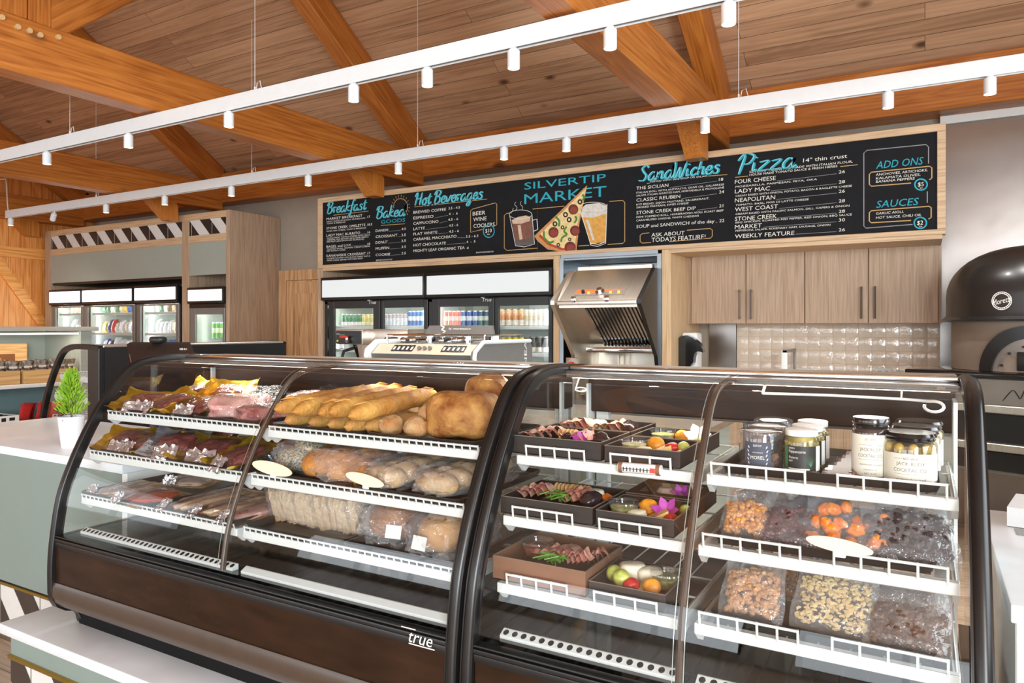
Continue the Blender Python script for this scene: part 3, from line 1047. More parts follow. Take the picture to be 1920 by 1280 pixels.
sl.build('pizza_painting', [fmat('crust', (196, 140, 88)), fmat('cheese', (224, 198, 140)), fmat('sauce', (176, 62, 38)), fmat('salami', (104, 42, 34)), fmat('salami_light', (138, 60, 46)), fmat('olive', (30, 30, 28)), fmat('pepper', (74, 130, 46))], menu, smooth=False, label='painted pizza slice with salami and olives')
bg_ = MB()
bg_.k = 0; poly(bg_, [(1632, 560), (1785, 535), (1776, 715), (1690, 728)], dy=.0022)
bg_.k = 1; poly(bg_, [(1626, 520), (1660, 490), (1740, 482), (1786, 500), (1784, 545), (1700, 570), (1634, 566)], dy=.0026)
bg_.k = 1; poly(bg_, [(1660, 585), (1676, 583), (1712, 700), (1700, 705)], dy=.0026)
o = bg_.build('beer_painting', [fmat('beer', (212, 156, 74)), fmat('beer_foam', (206, 200, 190))], menu, smooth=False, label='painted glass of beer')
b = MB()
LN([(1622, 510), (1690, 734), (1730, 742), (1778, 724), (1787, 490)], mb=b, w=.006, dy=.003)
e_ = ell(1705, 503, 82, 26)
LN(e_ + e_[:1], mb=b, w=.004, dy=.003); LN([(1688, 722), (1735, 730), (1777, 715)], mb=b, w=.006, dy=.003)
b.build('beer_outline', m_chalk, o, smooth=False)

# ================================================================== oak surround under the menu
sur = thing('oak_surround', 'pale oak wall surround of posts and soffit below the chalkboard menu', 'surround', (mx0, YM, 0))
def xat(px, Y=YM): return at(px, 613, Y=Y).x
x_a, x_b = xat(1037), xat(1050)       # post between the coolers and the hood niche
x_c, x_d = xat(1240.5), xat(1257)     # post between the niche and the cupboards
b = MB()
b.rbox(mx0, mx0 + .07, YM + .004, YW - .01, 0, mz0 - .001, .003, 1)
b.build('side_panel', m_oakz, sur, smooth=False)
b = MB(); b.rbox(x_a, x_b, YM + .004, YW - .01, 0, mz0 - .001, .003, 1); b.build('post', m_oakedge, sur, smooth=False)
b = MB(); b.rbox(x_c, x_d, YM + .004, YW - .01, 0, mz0 - .001, .003, 1); b.build('post', m_oakedge, sur, smooth=False)
b = MB(); b.box(mx0 + .07, x_a, YM + .004, YW - .01, mz0 - .03, mz0 - .001); b.box(x_d, mx1 - .02, YM + .004, YW - .01, mz0 - .03, mz0 - .001); b.build('soffit', m_oakx, sur, smooth=False)
b = MB(); b.box(xat(1052), xat(1234), YM - .004, YM + .02, mz0 - .03, mz0); b.box(x_b, x_b + .035, YM - .006, YW - .02, 0, mz0 - .03); b.box(x_c - .035, x_c, YM - .006, YW - .02, 0, mz0 - .03)
b.box(x_b + .03, x_c - .03, YW - .05, YW - .01, 0, mz0 - .03); b.box(x_b + .03, x_c - .03, YM + .03, YW - .05, mz0 - .045, mz0 - .03)
b.build('steel_lining', m_liner, sur, smooth=False)
b = MB(); b.box(x_b + .04, x_c - .04, YW - .3, YW - .06, mz0 - .13, mz0 - .05); b.build('steel_duct', m_liner, sur, smooth=False)

# ================================================================== wall cupboards
Yc = 6.0
zc0 = at(1500, 606.5, Y=Yc).z
zc1 = at(1400, 473.5, Y=Yc).z
xs_ = [xat(1297, Yc), xat(1399.5, Yc), xat(1509.5, Yc), xat(1628.5, Yc), xat(1760, Yc)]
xe0, xe1 = x_d, xat(1766, Yc)
for k, (lab, xa, xb) in enumerate((('pale oak double-door wall cupboard next to the black hand dryer', 0, 2), ('pale oak double-door wall cupboard next to the steel wall sheet', 2, 4))):
    X0, X1 = (xe0, xs_[2]) if k == 0 else (xs_[2], xe1)
    t = thing('overhead_cupboard', lab, 'cupboard', (X0, Yc, zc0), group=None)
    b = MB(); b.box(X0 + .001, X1 - .001, Yc, YW - .005, zc0, mz0 - .031); b.build('body', m_oakz, t, smooth=False)
    for j in (xa, xa + 1):
        b = MB(); b.rbox(xs_[j] + .003, xs_[j + 1] - .003, Yc - .02, Yc - .001, zc0 + .003, zc1, .002, 1)
        d = b.build('door', m_oakz, t, smooth=False)
        hx = xs_[j + 1] - .045 if j % 2 == 0 else xs_[j] + .045
        b = MB(); z0, z1 = zc0 + .05, zc0 + .26
        b.tube([(hx, Yc - .05, z0 - .015), (hx, Yc - .05, z1 + .015)], .0065, 10)
        for z in (z0, z1):
            b.cyl((hx, Yc - .05, z), (hx, Yc - .019, z), .006, 8)
        b.build('handle', m_bronze, d)

# backsplash tiles, steel strip, faucet frame, dispenser
m_tile = mat('glazed_tile', (222, 204, 184), .05, var=.1, scale=9, bump=1.0, bscale=14, coat=.6)
x0, x1 = xat(1381, YW - .02), xat(1766, YW - .02)
tz = zc0 + .0
b = MB()
nt = 16
wt = (x1 - x0) / nt
for i in range(nt):
    for j in range(5):
        zt = tz - j * .108
        dx_ = R.uniform(-.0015, .0015)
        b.rbox(x0 + i * wt + .0005, x0 + (i + 1) * wt - .0005, YW - .016 - R.uniform(0, .002), YW - .006, zt - .1075, zt - .0005, .002, 2)
b.k = 1; b.box(x0, x1, YW - .0145, YW - .005, tz - .54, tz); b.k = 0
o = b.build('tile_backsplash', [m_tile, mat('tile_grout', (196, 180, 160), .8)]); tag(o, 'glossy handmade beige square tiles under the wall cupboards', 'backsplash', kind='structure')
x2 = xat(1330, YW - .02)
b = MB(); b.box(x2, x0 - .004, YW - .02, YW - .004, .9, tz)
o = b.build('steel_splash_panel', m_steelw, smooth=False); tag(o, 'narrow shiny stainless splash panel left of the beige tiles', 'wall panel', kind='structure')
for k, px in enumerate((1506, 1656)):
    p = at(px, 697, Y=YW - .02)
    t = thing('wall_outlet', 'double power outlet on the beige tiles ' + ('behind the grey steel bracket' if k == 0 else 'left of the pizza oven'), 'outlet', (p.x, YW - .018, p.z - .06))
    b = MB(); b.rbox(p.x - .06, p.x + .06, YW - .024, YW - .018, p.z - .045, p.z + .03, .004); b.build('cover_plate', m_white, t)
    b = MB()
    for dx in (-.025, .025):
        b.box(p.x + dx - .008, p.x + dx - .004, YW - .0255, YW - .024, p.z - .01, p.z + .01); b.box(p.x + dx + .004, p.x + dx + .008, YW - .0255, YW - .024, p.z - .01, p.z + .01)
    b.build('socket', m_blk, t, smooth=False)
# back worktop under the tiles
t = thing('back_worktop', 'white quartz back worktop on oak base cupboards below the tiles', 'worktop', (x_d, 5.7, 0))
b = MB(); b.rbox(x_d + .002, .09, 5.72, YW - .02, .88, .92, .004); b.build('slab', m_quartz, t)
b = MB(); b.box(x_d + .002, .08, 5.76, YW - .02, 0, .88); b.build('base_cupboard', m_oakz, t, smooth=False)
p = at(1465, 656, Y=6.0)
t = thing('steel_bracket', 'grey squared steel frame standing before the beige tiles', 'bracket', (p.x, 6.0, .92))
w_ = .045
b = MB(); b.rbox(p.x, p.x + w_, 6.0, 6.02, .92, p.z, .004); b.build('post', m_white, t)
q = at(1490, 652, Y=6.3)
b = MB(); b.rbox(q.x - .01, q.x + .01, 6.29, 6.31, .92, p.z + .005, .003); b.build('rear_post', m_slate, t)
b = MB(); b.add([(p.x + .01, 6.0, p.z - .02), (p.x + w_, 6.0, p.z - .02), (q.x + .01, 6.31, p.z - .018), (q.x - .02, 6.31, p.z - .018), (p.x + .01, 6.0, p.z), (p.x + w_, 6.0, p.z), (q.x + .01, 6.31, p.z + .002), (q.x - .02, 6.31, p.z + .002)], [(0, 3, 2, 1), (4, 5, 6, 7), (0, 1, 5, 4), (1, 2, 6, 5), (2, 3, 7, 6), (3, 0, 4, 7)]); b.build('top_bar', m_slate, t, smooth=False)
# dispenser on the oak post
p0, p1 = at(1273, 628, Y=5.82), at(1302, 692, Y=5.82)
zt, zb = p0.z, p1.z
px_ = x_d + .001
t = thing('hand_dispenser', 'black and white dispenser fixed to the oak post by the cupboards', 'dispenser', (px_, 5.9, zb))
b = MB(); b.rbox(px_, px_ + .13, 5.84, 6.0, zb + .0, zt + .02, .02, 3); b.build('white_body', m_white, t)
b = MB()
H_ = zt - zb
prof = [(px_ + .2 * u, zb + H_ * v) for u, v in ((0, .9), (.12, .98), (.35, 1.0), (.6, .92), (.85, .76), (1.0, .58), (1.0, .5), (.8, .54), (.66, .48), (.62, .36), (.6, .2), (.42, .05), (.1, 0), (0, .06))]
b.prism(prof, 5.76, 5.838, 'y'); b.build('black_cover', m_blkg, t)
# ================================================================== drink coolers under the menu
def can_mesh(cols, r, h):
    """slim can: coloured bands from the bottom up, silver rim and lid"""
    b = MB()
    n = len(cols)
    zs = [h * .05 + h * .87 * i / n for i in range(n + 1)]
    b.k = n; b.lathe([(r * .8, 0), (r * .84, .002), (r, h * .05)], n=14)
    for i in range(n):
        b.k = i; b.lathe([(r, zs[i]), (r, zs[i + 1])], n=14, caps=False)
    b.k = n; b.lathe([(r, h * .92), (r * .84, h * .975), (r * .86, h), (r * .8, h), (r * .78, h * .985), (.0001, h * .985)], n=14)
    return b


m_can = mat('can_silver', (206, 208, 210), .25, metal=.8, var=.03)
CM = {}
def cmat(c, r=.3):
    if c not in CM:
        CM[c] = mat('print_%d' % len(CM), c, r, var=.22, scale=70, contrast=.3)
    return CM[c]


def can_row(cols, label, group, spots, where, r=.031, h=.125, cat='can', nm='drink_can'):
    """the first can is built, the others are copies; each label says which of the row it is"""
    first = None
    for i, p in enumerate(spots):
        lb = '%s, %s from left, %s' % (label, ORD[i], where)
        if first is None:
            o = can_mesh(cols, r, h).build(nm, [cmat(c) for c in cols] + [m_can])
            first = o
        else:
            o = first.copy(); COL.objects.link(o)
        o.location = p
        o.rotation_euler = (0, 0, R.uniform(0, 6))
        tag(o, lb, cat, group)


def cooler(nm, lab, xL, xR, yF, yB, zt, zlb, zdoor, zgl, doors, lbm, logo=None, shelves=(), zb=0.12, slide=True):
    """glass-door merchandiser with a lit sign box"""
    t = thing(nm, lab, 'cooler', (xL, yF, 0))
    w = .035
    b = MB()
    b.box(xL, xL + w, yF + .02, yB, zb, zt - .02); b.box(xR - w, xR, yF + .02, yB, zb, zt - .02); b.box(xL, xR, yB - .04, yB, zb, zt - .02)
    b.box(xL, xR, yF + .02, yB, zgl + .05, zt - .02); b.box(xL, xR, yF + .02, yB, zb, zb + .12)
    b.build('cabinet', m_blk, t, smooth=False)
    b = MB()
    b.box(xL + w, xL + w + .012, yF + .06, yB - .04, zb + .12, zgl + .05); b.box(xR - w - .012, xR - w, yF + .06, yB - .04, zb + .12, zgl + .05)
    b.box(xL + w, xR - w, yB - .055, yB - .04, zb + .12, zgl + .05); b.box(xL + w, xR - w, yF + .06, yB - .04, zgl + .035, zgl + .05); b.box(xL + w, xR - w, yF + .06, yB - .04, zb + .12, zb + .135)
    b.build('white_liner', m_cavity, t, smooth=False)
    # sign box
    b = MB(); b.rbox(xL - .004, xR + .004, yF - .04, yF + .02, zlb - .03, zt, .006, 2)
    sb = b.build('sign_box', m_blk, t)
    b = MB(); b.rbox(xL + .018, xR - .018, yF - .046, yF - .038, zlb, zt - .03, .004, 1); b.build('lit_sign', lbm, sb)
    # header between sign and doors
    b = MB(); b.rbox(xL, xR, yF - .01, yF + .03, zdoor, zlb - .032, .004, 1); b.build('door_header', m_blk, t)
    for z in shelves:
        b = MB(); b.box(xL + w + .013, xR - w - .013, yF + .09, yB - .06, z - .022, z - .006)
        b.rbox(xL + w + .013, xR - w - .013, yF + .08, yF + .095, z - .03, z + .004, .003, 1)
        b.build('shelf', m_shelfw, t)
    b = MB(); b.rbox(xL + w + .02, xR - w - .02, yF + .07, yF + .09, zgl + .015, zgl + .033, .004, 1); b.build('lamp_tube', m_led, t)
    for k, (a, c, ga, gc) in enumerate(doors):
        y0 = yF - .004 if (k % 2 == 0 or not slide) else yF + .012
        b = MB()
        b.rbox(a, ga, y0, y0 + .026, zb + .02, zdoor - .002, .003, 1); b.rbox(gc, c, y0, y0 + .026, zb + .02, zdoor - .002, .003, 1)
        b.box(ga, gc, y0, y0 + .026, zgl, zdoor - .002); b.box(ga, gc, y0, y0 + .026, zb + .02, zb + .1)
        d = b.build('door', m_blk if slide else m_slate, t)
        b = MB(); b.quad((ga, y0 + .012, zb + .1), (gc, y0 + .012, zb + .1), (gc, y0 + .012, zgl), (ga, y0 + .012, zgl)); b.build('pane', m_pane, d, smooth=False)
    if logo:
        b = MB()
        text_on(b, logo, (xL * .5 + xR * .5 - .05, yF - .0115, zlb - .075), (1, 0, 0), (0, 0, 1), .1, .035, .25)
        b.box(xL * .5 + xR * .5 - .06, xL * .5 + xR * .5 - .03, yF - .0118, yF - .0112, zlb - .04, zlb - .035)
        b.build('door_lettering', m_chalk, t, smooth=False)
    pw = (1.5 if slide else (5. if xR - xL > .7 else 1.6))
    hz = zgl - .75
    for X, ry in ((xL + w + .03, -55), (xR - w - .03, 55)):
        area_light('cooler_lamp', (X, yF + .1, zgl - hz / 2 + .0), (radians(90), 0, radians(ry)), .02, hz, pw, (.97, 1, .98), 170)
    return t


Yk = 5.56
def zat(px, py, Y=Yk): return at(px, py, Y=Y).z
g = lambda px: xat(px, Yk)
zt_, zl_, zd_, zg_ = zat(608, 521), zat(610, 558), zat(610, 566), zat(627, 578.5)
xm = g(801)
cooler('drink_cooler', 'black two-door drink cooler with lit white sign, left under the menu', mx0 + .078, xm - .007, Yk, 6.33, zt_, zl_, zd_ + .005, zg_, [(g(617), g(712), g(627), g(700)), (g(703), g(800), g(717.5), g(793))], m_lbox, 'True', (1.478, 1.238, 1.0, .76))
cooler('drink_cooler', 'black two-door drink cooler with lit white sign, next to the steel hood', xm + .007, x_a - .008, Yk, 6.33, zt_, zl_, zd_ + .005, zg_, [(g(810), g(926), g(823.5), g(916)), (g(918), g(1034), g(933.5), g(1027)), ], m_lbox, 'True', (1.478, 1.238, 1.0, .76))
yc = 5.72
def spots(px0, px1, n, z, y=yc):
    a, c = xat(px0, y), xat(px1, y)
    return [(a + (c - a) * i / max(n - 1, 1), y, z) for i in range(n)]


S1, S2 = 1.482, 1.242
GR, YG = (40, 120, 84), (214, 206, 120)
can_row([(225, 226, 220), GR, (70, 140, 100)], 'green drink can', 'green cans', spots(646, 676, 5, S1), 'top shelf of left cooler under menu')
can_row([(225, 226, 190), YG, (224, 214, 150)], 'yellow drink can', 'yellow green cans', spots(684, 700, 3, S1), 'top shelf of left cooler under menu')
can_row([(214, 220, 224), (222, 226, 232), (190, 170, 176)], 'white drink can', 'white cans', spots(727, 762, 6, S1), 'top shelf of left cooler under menu')
can_row([(30, 96, 170), (220, 228, 236), (34, 110, 186)], 'blue drink can', 'blue cans', spots(771, 793, 4, S1), 'top shelf of left cooler under menu', h=.15)
can_row([(226, 120, 84), (232, 200, 186), (222, 84, 50)], 'orange red drink can', 'orange red cans', spots(838, 862, 4, S1), 'top shelf of right cooler under menu', h=.145)
can_row([(40, 92, 160), (216, 222, 230), (36, 84, 158)], 'blue and white drink can', 'blue and white cans', spots(870, 893, 3, S1), 'top shelf of right cooler under menu', h=.145)
can_row([(60, 110, 110), (206, 218, 210), (36, 76, 110)], 'blue green drink can', 'blue green cans', spots(903, 914, 2, S1), 'top shelf of right cooler under menu', h=.145)
can_row([(232, 226, 214), (224, 160, 110), (228, 190, 150)], 'white and orange tall can', 'white orange cans', spots(943, 980, 4, S1), 'top shelf of right cooler under menu', h=.155, r=.034)
can_row([(228, 224, 212), (222, 206, 170), (226, 220, 206)], 'cream coloured tall can', 'cream cans', spots(989, 1024, 5, S1), 'top shelf of right cooler under menu', h=.15)
can_row([(216, 190, 40), (40, 38, 34), (220, 196, 50)], 'yellow and black tall can', 'yellow black cans', spots(944, 980, 4, S2), 'second shelf of right cooler under menu', h=.145, r=.034)
can_row([(190, 184, 170), (34, 34, 36), (60, 58, 56)], 'black tall can', 'black cans', spots(990, 1024, 4, S2), 'second shelf of right cooler under menu', h=.145, r=.034)
can_row([(210, 214, 216), (150, 166, 190), (220, 222, 224)], 'silver blue tall can', 'silver cans', spots(773, 793, 3, S2), 'second shelf of left cooler under menu', h=.14)
can_row([(216, 216, 214), (170, 176, 184), (224, 224, 222)], 'white and grey tall can', 'white grey cans', spots(836, 914, 9, S2), 'second shelf of right cooler under menu', h=.14)
can_row([(230, 230, 226), (196, 190, 184)], 'small white tub', 'small white tubs', spots(640, 664, 4, 1.004), 'third shelf of left cooler under menu', h=.07, r=.04, cat='tub', nm='yogurt_tub')
can_row([(226, 226, 222), (206, 176, 150)], 'small white tub', 'small pale tubs', spots(945, 1020, 8, 1.004), 'third shelf of right cooler under menu', h=.07, r=.036, cat='tub', nm='yogurt_tub')
can_row([(226, 228, 228), (220, 222, 222)], 'white carton-like tub', 'white tubs', spots(638, 650, 2, S2), 'second shelf of left cooler under menu', h=.09, r=.042, cat='tub', nm='yogurt_tub')

# ================================================================== steel hood
yl = 5.12
hx0, hx1 = at(1032, 564, Y=yl).x, at(1197, 562, Y=yl).x
zl1 = at(1053, 563, Y=yl).z
zl0 = at(1053, 571, Y=yl).z
ytop = 5.45
ztop = at(1150, 505, Y=ytop).z
ybt = 5.5
zbt = at(1055, 664, Y=ybt).z
hood = thing('oven_hood', 'stainless steel cooker hood with orange control strip in the steel niche', 'hood', (hx0, yl, zbt))
side = [(yl, zl0), (yl, zl1), (ytop, ztop), (YW - .4, ztop), (YW - .4, zbt - .35), (5.62, zbt - .35), (ybt, zbt)]
b = MB(); b.prism(side, hx0, hx0 + .035, 'x'); b.build('side_cheek', m_steel, hood, smooth=False)
b = MB(); b.prism(side, hx1 - .01, hx1 + .02, 'x'); b.build('side_cheek', m_blk, hood, smooth=False, label='black side of the hood')
b = MB()
xi = hx0 + .075
b.prism([(yl + .004, zl1 - .06), (yl, zl1), (ytop, ztop), (ytop + .2, ztop), (ytop + .2, ztop - .03), (ytop, ztop - .03)], xi, hx1 - .012, 'x')
b.prism([(yl + .04, zl1 - .02), (yl + .04, zl1 - .005), (ytop - .04, ztop), (ytop + .2, ztop - .01), (ytop + .2, ztop - .05)], hx0 + .036, xi, 'x')
b.build('sloping_front', m_steel, hood, smooth=False)
b = MB(); b.rbox(xi, hx1 - .02, ytop + .02, ytop + .1, ztop, ztop + .035, .004, 1); b.build('top_bar', m_steel, hood)
b = MB(); b.rbox(hx0 + .06, hx1 - .012, yl - .012, yl + .02, zl0 - .006, zl1 - .052 + .05, .006, 2); b.build('front_lip', m_steel, hood)
# control strip on the lower part of the slope
dn = V((0, ytop - yl, ztop - zl1)).normalized()
nr = V((0, -dn.z, dn.y))
cs = MB()
def onslope(x, s, o=.001): return V((x, yl, zl1)) + dn * s + nr * o
xc0, xc1 = xi + .11, hx1 - .13
s0, s1 = .06, .135
cs.k = 0; cs.quad(onslope(xc0, s0), onslope(xc1, s0), onslope(xc1, s1), onslope(xc0, s1))
cs.k = 1; cs.add([onslope(xc0, s0, .002), onslope(xc1, s0, .002), onslope(xc1, s1, .002), onslope((xc0 + xc1) / 2, (s0 + s1) / 2 + .0, .002), onslope(xc0, s0 + .02, .002)], [(0, 1, 2, 3, 4)])
cs.build('control_strip', [mat('orange_label', (222, 96, 48), .4), mat('grey_label', (110, 104, 98), .4)], hood, smooth=False, label='orange control strip')
b = MB()
for f_, c in ((.16, 0),):
    p = onslope(xc0 + (xc1 - xc0) * f_, (s0 + s1) / 2)
    b.cyl(p, p + nr * .02, .014, 12)
b.build('black_knob', m_blk, hood)
p = onslope((xc0 + xc1) / 2, (s0 + s1) / 2)
b = MB(); b.cyl(p, p + nr * .012, .036, 20); b.cyl(p + nr * .012, p + nr * .035, .022, 16); b.build('steel_dial', m_chrome, hood)
b = MB()
for f_ in (.28, .72, .88):
    p = onslope(xc0 + (xc1 - xc0) * f_, s0 + .03)
    b.rbox(p.x - .012, p.x + .012, p.y - .012, p.y + .003, p.z - .012, p.z + .012, .003, 1)
b.build('warning_label', mat('yellow_label', (222, 180, 60), .5), hood)
b = MB()
for f_ in (.2, .62):
    p = onslope(xi + (hx1 - xi) * f_, .0)
    b.rbox(p.x - .02, p.x + .02, p.y - .014, p.y + .0, p.z - .02, p.z + .03, .006, 2)
b.build('latch', m_chrome, hood)
# filter baffles sloping back under the lip
f0, f1 = V((0, yl + .07, zl0 - .02)), V((0, 5.62, zbt + .07))
fx0, fx1 = at(1093, 571, Y=yl + .07).x, hx1 - .02
b = MB()
b.box(hx0 + .036, hx1 - .012, YW - .5, YW - .42, zbt - .3, ztop - .05); b.prism([(f0.y, f0.z + .02), (f1.y, f1.z + .02), (f1.y, f1.z + .06), (f0.y, f0.z + .06)], hx0 + .036, hx1 - .012, 'x'); b.build('filter_backing', m_steel, hood, smooth=False)
nb = 15
for k in range(nb):
    x = fx0 + (fx1 - fx0) * (k + .5) / nb
    b = MB()
    w_ = (fx1 - fx0) / nb * .27
    b.add([(x - w_, f0.y, f0.z), (x + w_, f0.y, f0.z), (x + w_, f1.y, f1.z), (x - w_, f1.y, f1.z), (x - w_, f0.y + .01, f0.z + .02), (x + w_, f0.y + .01, f0.z + .02), (x + w_, f1.y + .01, f1.z + .02), (x - w_, f1.y + .01, f1.z + .02)], [(0, 1, 2, 3), (7, 6, 5, 4), (4, 5, 1, 0), (5, 6, 2, 1), (6, 7, 3, 2), (7, 4, 0, 3)])
    b.build('filter_baffle', m_chrome, hood, smooth=False)
b = MB()
b.prism([(f0.y, f0.z + .014), (f1.y, f1.z + .014), (f1.y, f1.z + .019), (f0.y, f0.z + .019)], fx0, fx1, 'x'); b.build('filter_gap', m_blk, hood, smooth=False)
za, zb_ = at(1105, 650, Y=5.6).z, at(1215, 662, Y=5.6).z
b = MB(); b.rbox(at(1103, 655, Y=5.6).x, hx1 - .02, 5.55, 5.62, zb_, za, .008, 2); b.build('grease_tray', m_chrome, hood)
b = MB(); b.rbox(at(1122, 680, Y=5.75).x, at(1160, 680, Y=5.75).x, 5.75, 5.9, .95, zb_ + .02, .006, 2); b.build('steel_column', m_steel, hood)
t = thing('pizza_prep_counter', 'steel worktop below the cooker hood', 'counter', (hx0, 5.6, 0))
b = MB(); b.rbox(x_b + .04, x_c - .04, 5.65, YW - .06, .9, .94, .004); b.build('slab', m_steel, t)
b = MB(); b.box(x_b + .05, x_c - .05, 5.68, YW - .06, 0, .9); b.build('base_cupboard', m_steel, t, smooth=False)
p = at(1070, 686, Y=5.5)
t = thing('stop_button', 'red push button on a small steel box left of the hood column', 'button', (p.x, 5.53, p.z))
b = MB(); b.rbox(p.x - .05, p.x + .05, 5.51, 5.56, p.z - .28, p.z + .07, .004); b.build('box', m_steel, t)
b = MB(); b.lathe([(.038, 0), (.036, .012), (.02, .022), (.0001, .024)], n=18)
b.T = None
for i, q in enumerate(b.v):
    b.v[i] = (p.x + q[0], 5.51 - q[2], p.z + q[1])
b.build('red_cap', mat('red_plastic', (196, 30, 34), .3), t)

# ================================================================== pizza oven
OR = radians(-23)
Oc = V((.62, 5.57, 0))
oven = thing('pizza_oven', 'black domed pizza oven with arched mouth on a steel stand', 'oven', Oc, OR, local=True)
zr_, zo_t = 1.505, 1.985
rad = .5
prof = []
hw = .16
prof = [(rad + .03, zr_), (rad + .032, zr_ + .012), (rad + .004, zr_ + .03), (rad, zr_ + .06)]
for i in range(0, 11):
    a = pi / 2 * i / 10
    prof.append((max(rad * cos(a) ** .8, .0002), zr_ + hw + (zo_t - zr_ - hw) * sin(a)))
b = MB(); b.lathe(prof, n=56, caps=False); b.build('dome', mat('black_enamel', (26, 25, 25), .32, var=.05, coat=.2), oven)
rb = rad - .03
zs_ = 1.205
b = MB(); b.lathe([(rb, zs_), (rb, zr_ + .04), (.0002, zr_ + .05)], n=56, caps=False); b.build('oven_wall', mat('oven_stone', (128, 112, 98), .6, var=.12, scale=6), oven)
# arch mouth, on the front of the drum
def arch(mb, r0, r1, y0, y1, cx=.16, n=20, yo=0):
    """half ring facing -y, following the drum"""
    vs, fs = [], []
    for i in range(n + 1):
        a = pi * i / n
        for r in (r0, r1):
            x, z = cx + r * cos(a), zs_ + .0 + r * sin(a)
            yd = -math.sqrt(max(rb * rb - x * x, .001))
            for y in (yd + y0, yd + y1):
                vs.append((x, y, z))
    for i in range(n):
        o = i * 4
        for q in ((0, 1), (1, 3), (3, 2), (2, 0)):
            fs.append((o + q[0], o + q[1], o + 4 + q[1], o + 4 + q[0]))
    mb.add(vs, fs)


cxm = .106
b = MB(); arch(b, .2, .275, -.025, .03, cxm); b.build('mouth_arch', m_blk, oven)
b = MB()
vs = [(cxm, -math.sqrt(rb * rb - cxm * cxm) - .004, zs_)]
n = 20
for i in range(n + 1):
    a = pi * i / n
    x = cxm + .202 * cos(a)
    vs.append((x, -math.sqrt(rb * rb - x * x) - .004, zs_ + .202 * sin(a)))
b.add(vs, [(0, i + 1, i + 2) for i in range(n)])
dr = b.build('mouth_door', mat('oven_door_steel', (140, 130, 122), .4, metal=.6), oven)
for k in range(4):
    a = pi * (.92 - .17 * k)
    x = cxm + .155 * cos(a)
    b = MB(); b.cyl((x, -math.sqrt(rb * rb - x * x) - .012, zs_ + .155 * sin(a)), (x, -math.sqrt(rb * rb - x * x) + .0, zs_ + .155 * sin(a)), .008, 10); b.build('rivet', m_blk, dr)
b = MB(); b.rbox(cxm - .07, cxm + .12, -math.sqrt(rb * rb - cxm * cxm) - .03, -math.sqrt(rb * rb - cxm * cxm) - .006, zs_ + .01, zs_ + .12, .006); b.build('door_hatch', m_blk, dr)
# slab and stand
b = MB(); b.rbox(-.56, .75, -.56, .45, zs_ - .04, zs_ - .002, .008); b.build('slab', m_blkg, oven)
b = MB()
b.rbox(-.5, .7, -.5, .4, zs_ - .2, zs_ - .042, .004, 1); b.build('front_panel', mat('stand_steel', (150, 142, 132), .35, metal=.8, var=.1, scale=4), oven)
b = MB(); b.box(-.5, .7, -.48, .4, .6, zs_ - .2); b.build('oven_cavity', m_slate, oven, smooth=False)
for z in (.985, .76):
    b = MB(); b.rbox(-.52, .7, -.53, -.49, z - .022, z + .022, .003, 1); b.build('stand_rail', m_steel, oven)
for z0, z1 in ((.79, .955), (.62, .73)):
    b = MB(); b.rbox(-.49, .69, -.505, -.485, z0, z1, .003, 1); b.build('dark_shelf_front', m_blk, oven)
b = MB()
for x in (-.5, .66):
    for y in (-.5, .36):
        b.box(x, x + .04, y, y + .04, 0, .62)
b.build('stand_leg', m_steel, oven, smooth=False)
# script on the panel and round badge on the dome
b = MB()
zb0 = zs_ - .15
Fp = lambda x, z: (x, -.5015, z)
ribbon(b, spline([(-.03, zb0 - .02), (.02, zb0 + .045), (.045, zb0 + .02), (.06, zb0 + .0), (.085, zb0 + .055), (.1, zb0 + .02), (.14, zb0 + .035)]), .006, Fp)
text_on(b, 'eapolis', (.105, -.5015, zb0 - .005), (1, 0, 0), (0, 0, 1), .16, .035, .3)
b.build('panel_script', m_blk, oven, smooth=False)
ang_b = radians(-94)
def on_dome(x, z):
    """badge coordinates wrapped on the vertical wall of the dome"""
    a = ang_b + x / rad
    rr = rad * cos(min(max((z - (zr_ + hw)) / (zo_t - zr_ - hw), 0), 1) * .8) ** .8 + .004
    return (rr * cos(a), rr * sin(a), z)
b = MB()
zc_, rc = zr_ + .12, .052
for r_ in (rc, rc * .82):
    ribbon(b, [(r_ * cos(2 * pi * i / 28), zc_ + r_ * sin(2 * pi * i / 28)) for i in range(29)], .004, on_dome, False)
vs, fs, _ = bfont('Moretti')
b.add([on_dome(-.047 + x * .094, zc_ - .016 + y * .034 + (x - .5) * .022) for x, y in vs], fs)
for i in range(26):
    a = 2 * pi * i / 26
    if .12 < abs(sin(a)) < .96 or True:
        ribbon(b, [(rc * .88 * cos(a), zc_ + rc * .88 * sin(a)), (rc * .94 * cos(a), zc_ + rc * .94 * sin(a))], .003, on_dome, False)
b.build('round_badge', m_chalk, oven, smooth=False, label='round white badge with script lettering')

# ================================================================== espresso machine and brewer on the bar counter
YE = 3.3
t = thing('bar_counter', 'grey work counter behind the display cases carrying the coffee machines', 'counter', (-3.4, 3.2, 0))
b = MB(); b.rbox(-3.95, -1.0, 3.1, 4.6, .89, .93, .004); b.build('slab', m_steel, t)
b = MB(); b.box(-3.9, -1.05, 3.16, 4.55, 0, .89); b.build('base_cupboard', m_mint, t, smooth=False)
ex0, ex1 = at(697, 690, Y=YE).x, at(893, 690, Y=YE).x
zE = lambda px, py, Y=YE: at(px, py, Y=Y).z
zt2 = zE(800, 645); zm = zE(800, 664); zlow = .98
em = thing('espresso_machine', 'grey espresso machine with slanted button panel behind the bread case', 'espresso machine', (ex0, YE, .93))
yb2 = YE + .62
b = MB(); b.prism([(YE + .06, zlow), (YE - .02, zm), (YE + .05, zt2), (yb2 - .05, zt2), (yb2 - .05, zlow)], ex0 + .012, ex1 - .012, 'x')
b.build('body', m_slate, em, smooth=False)
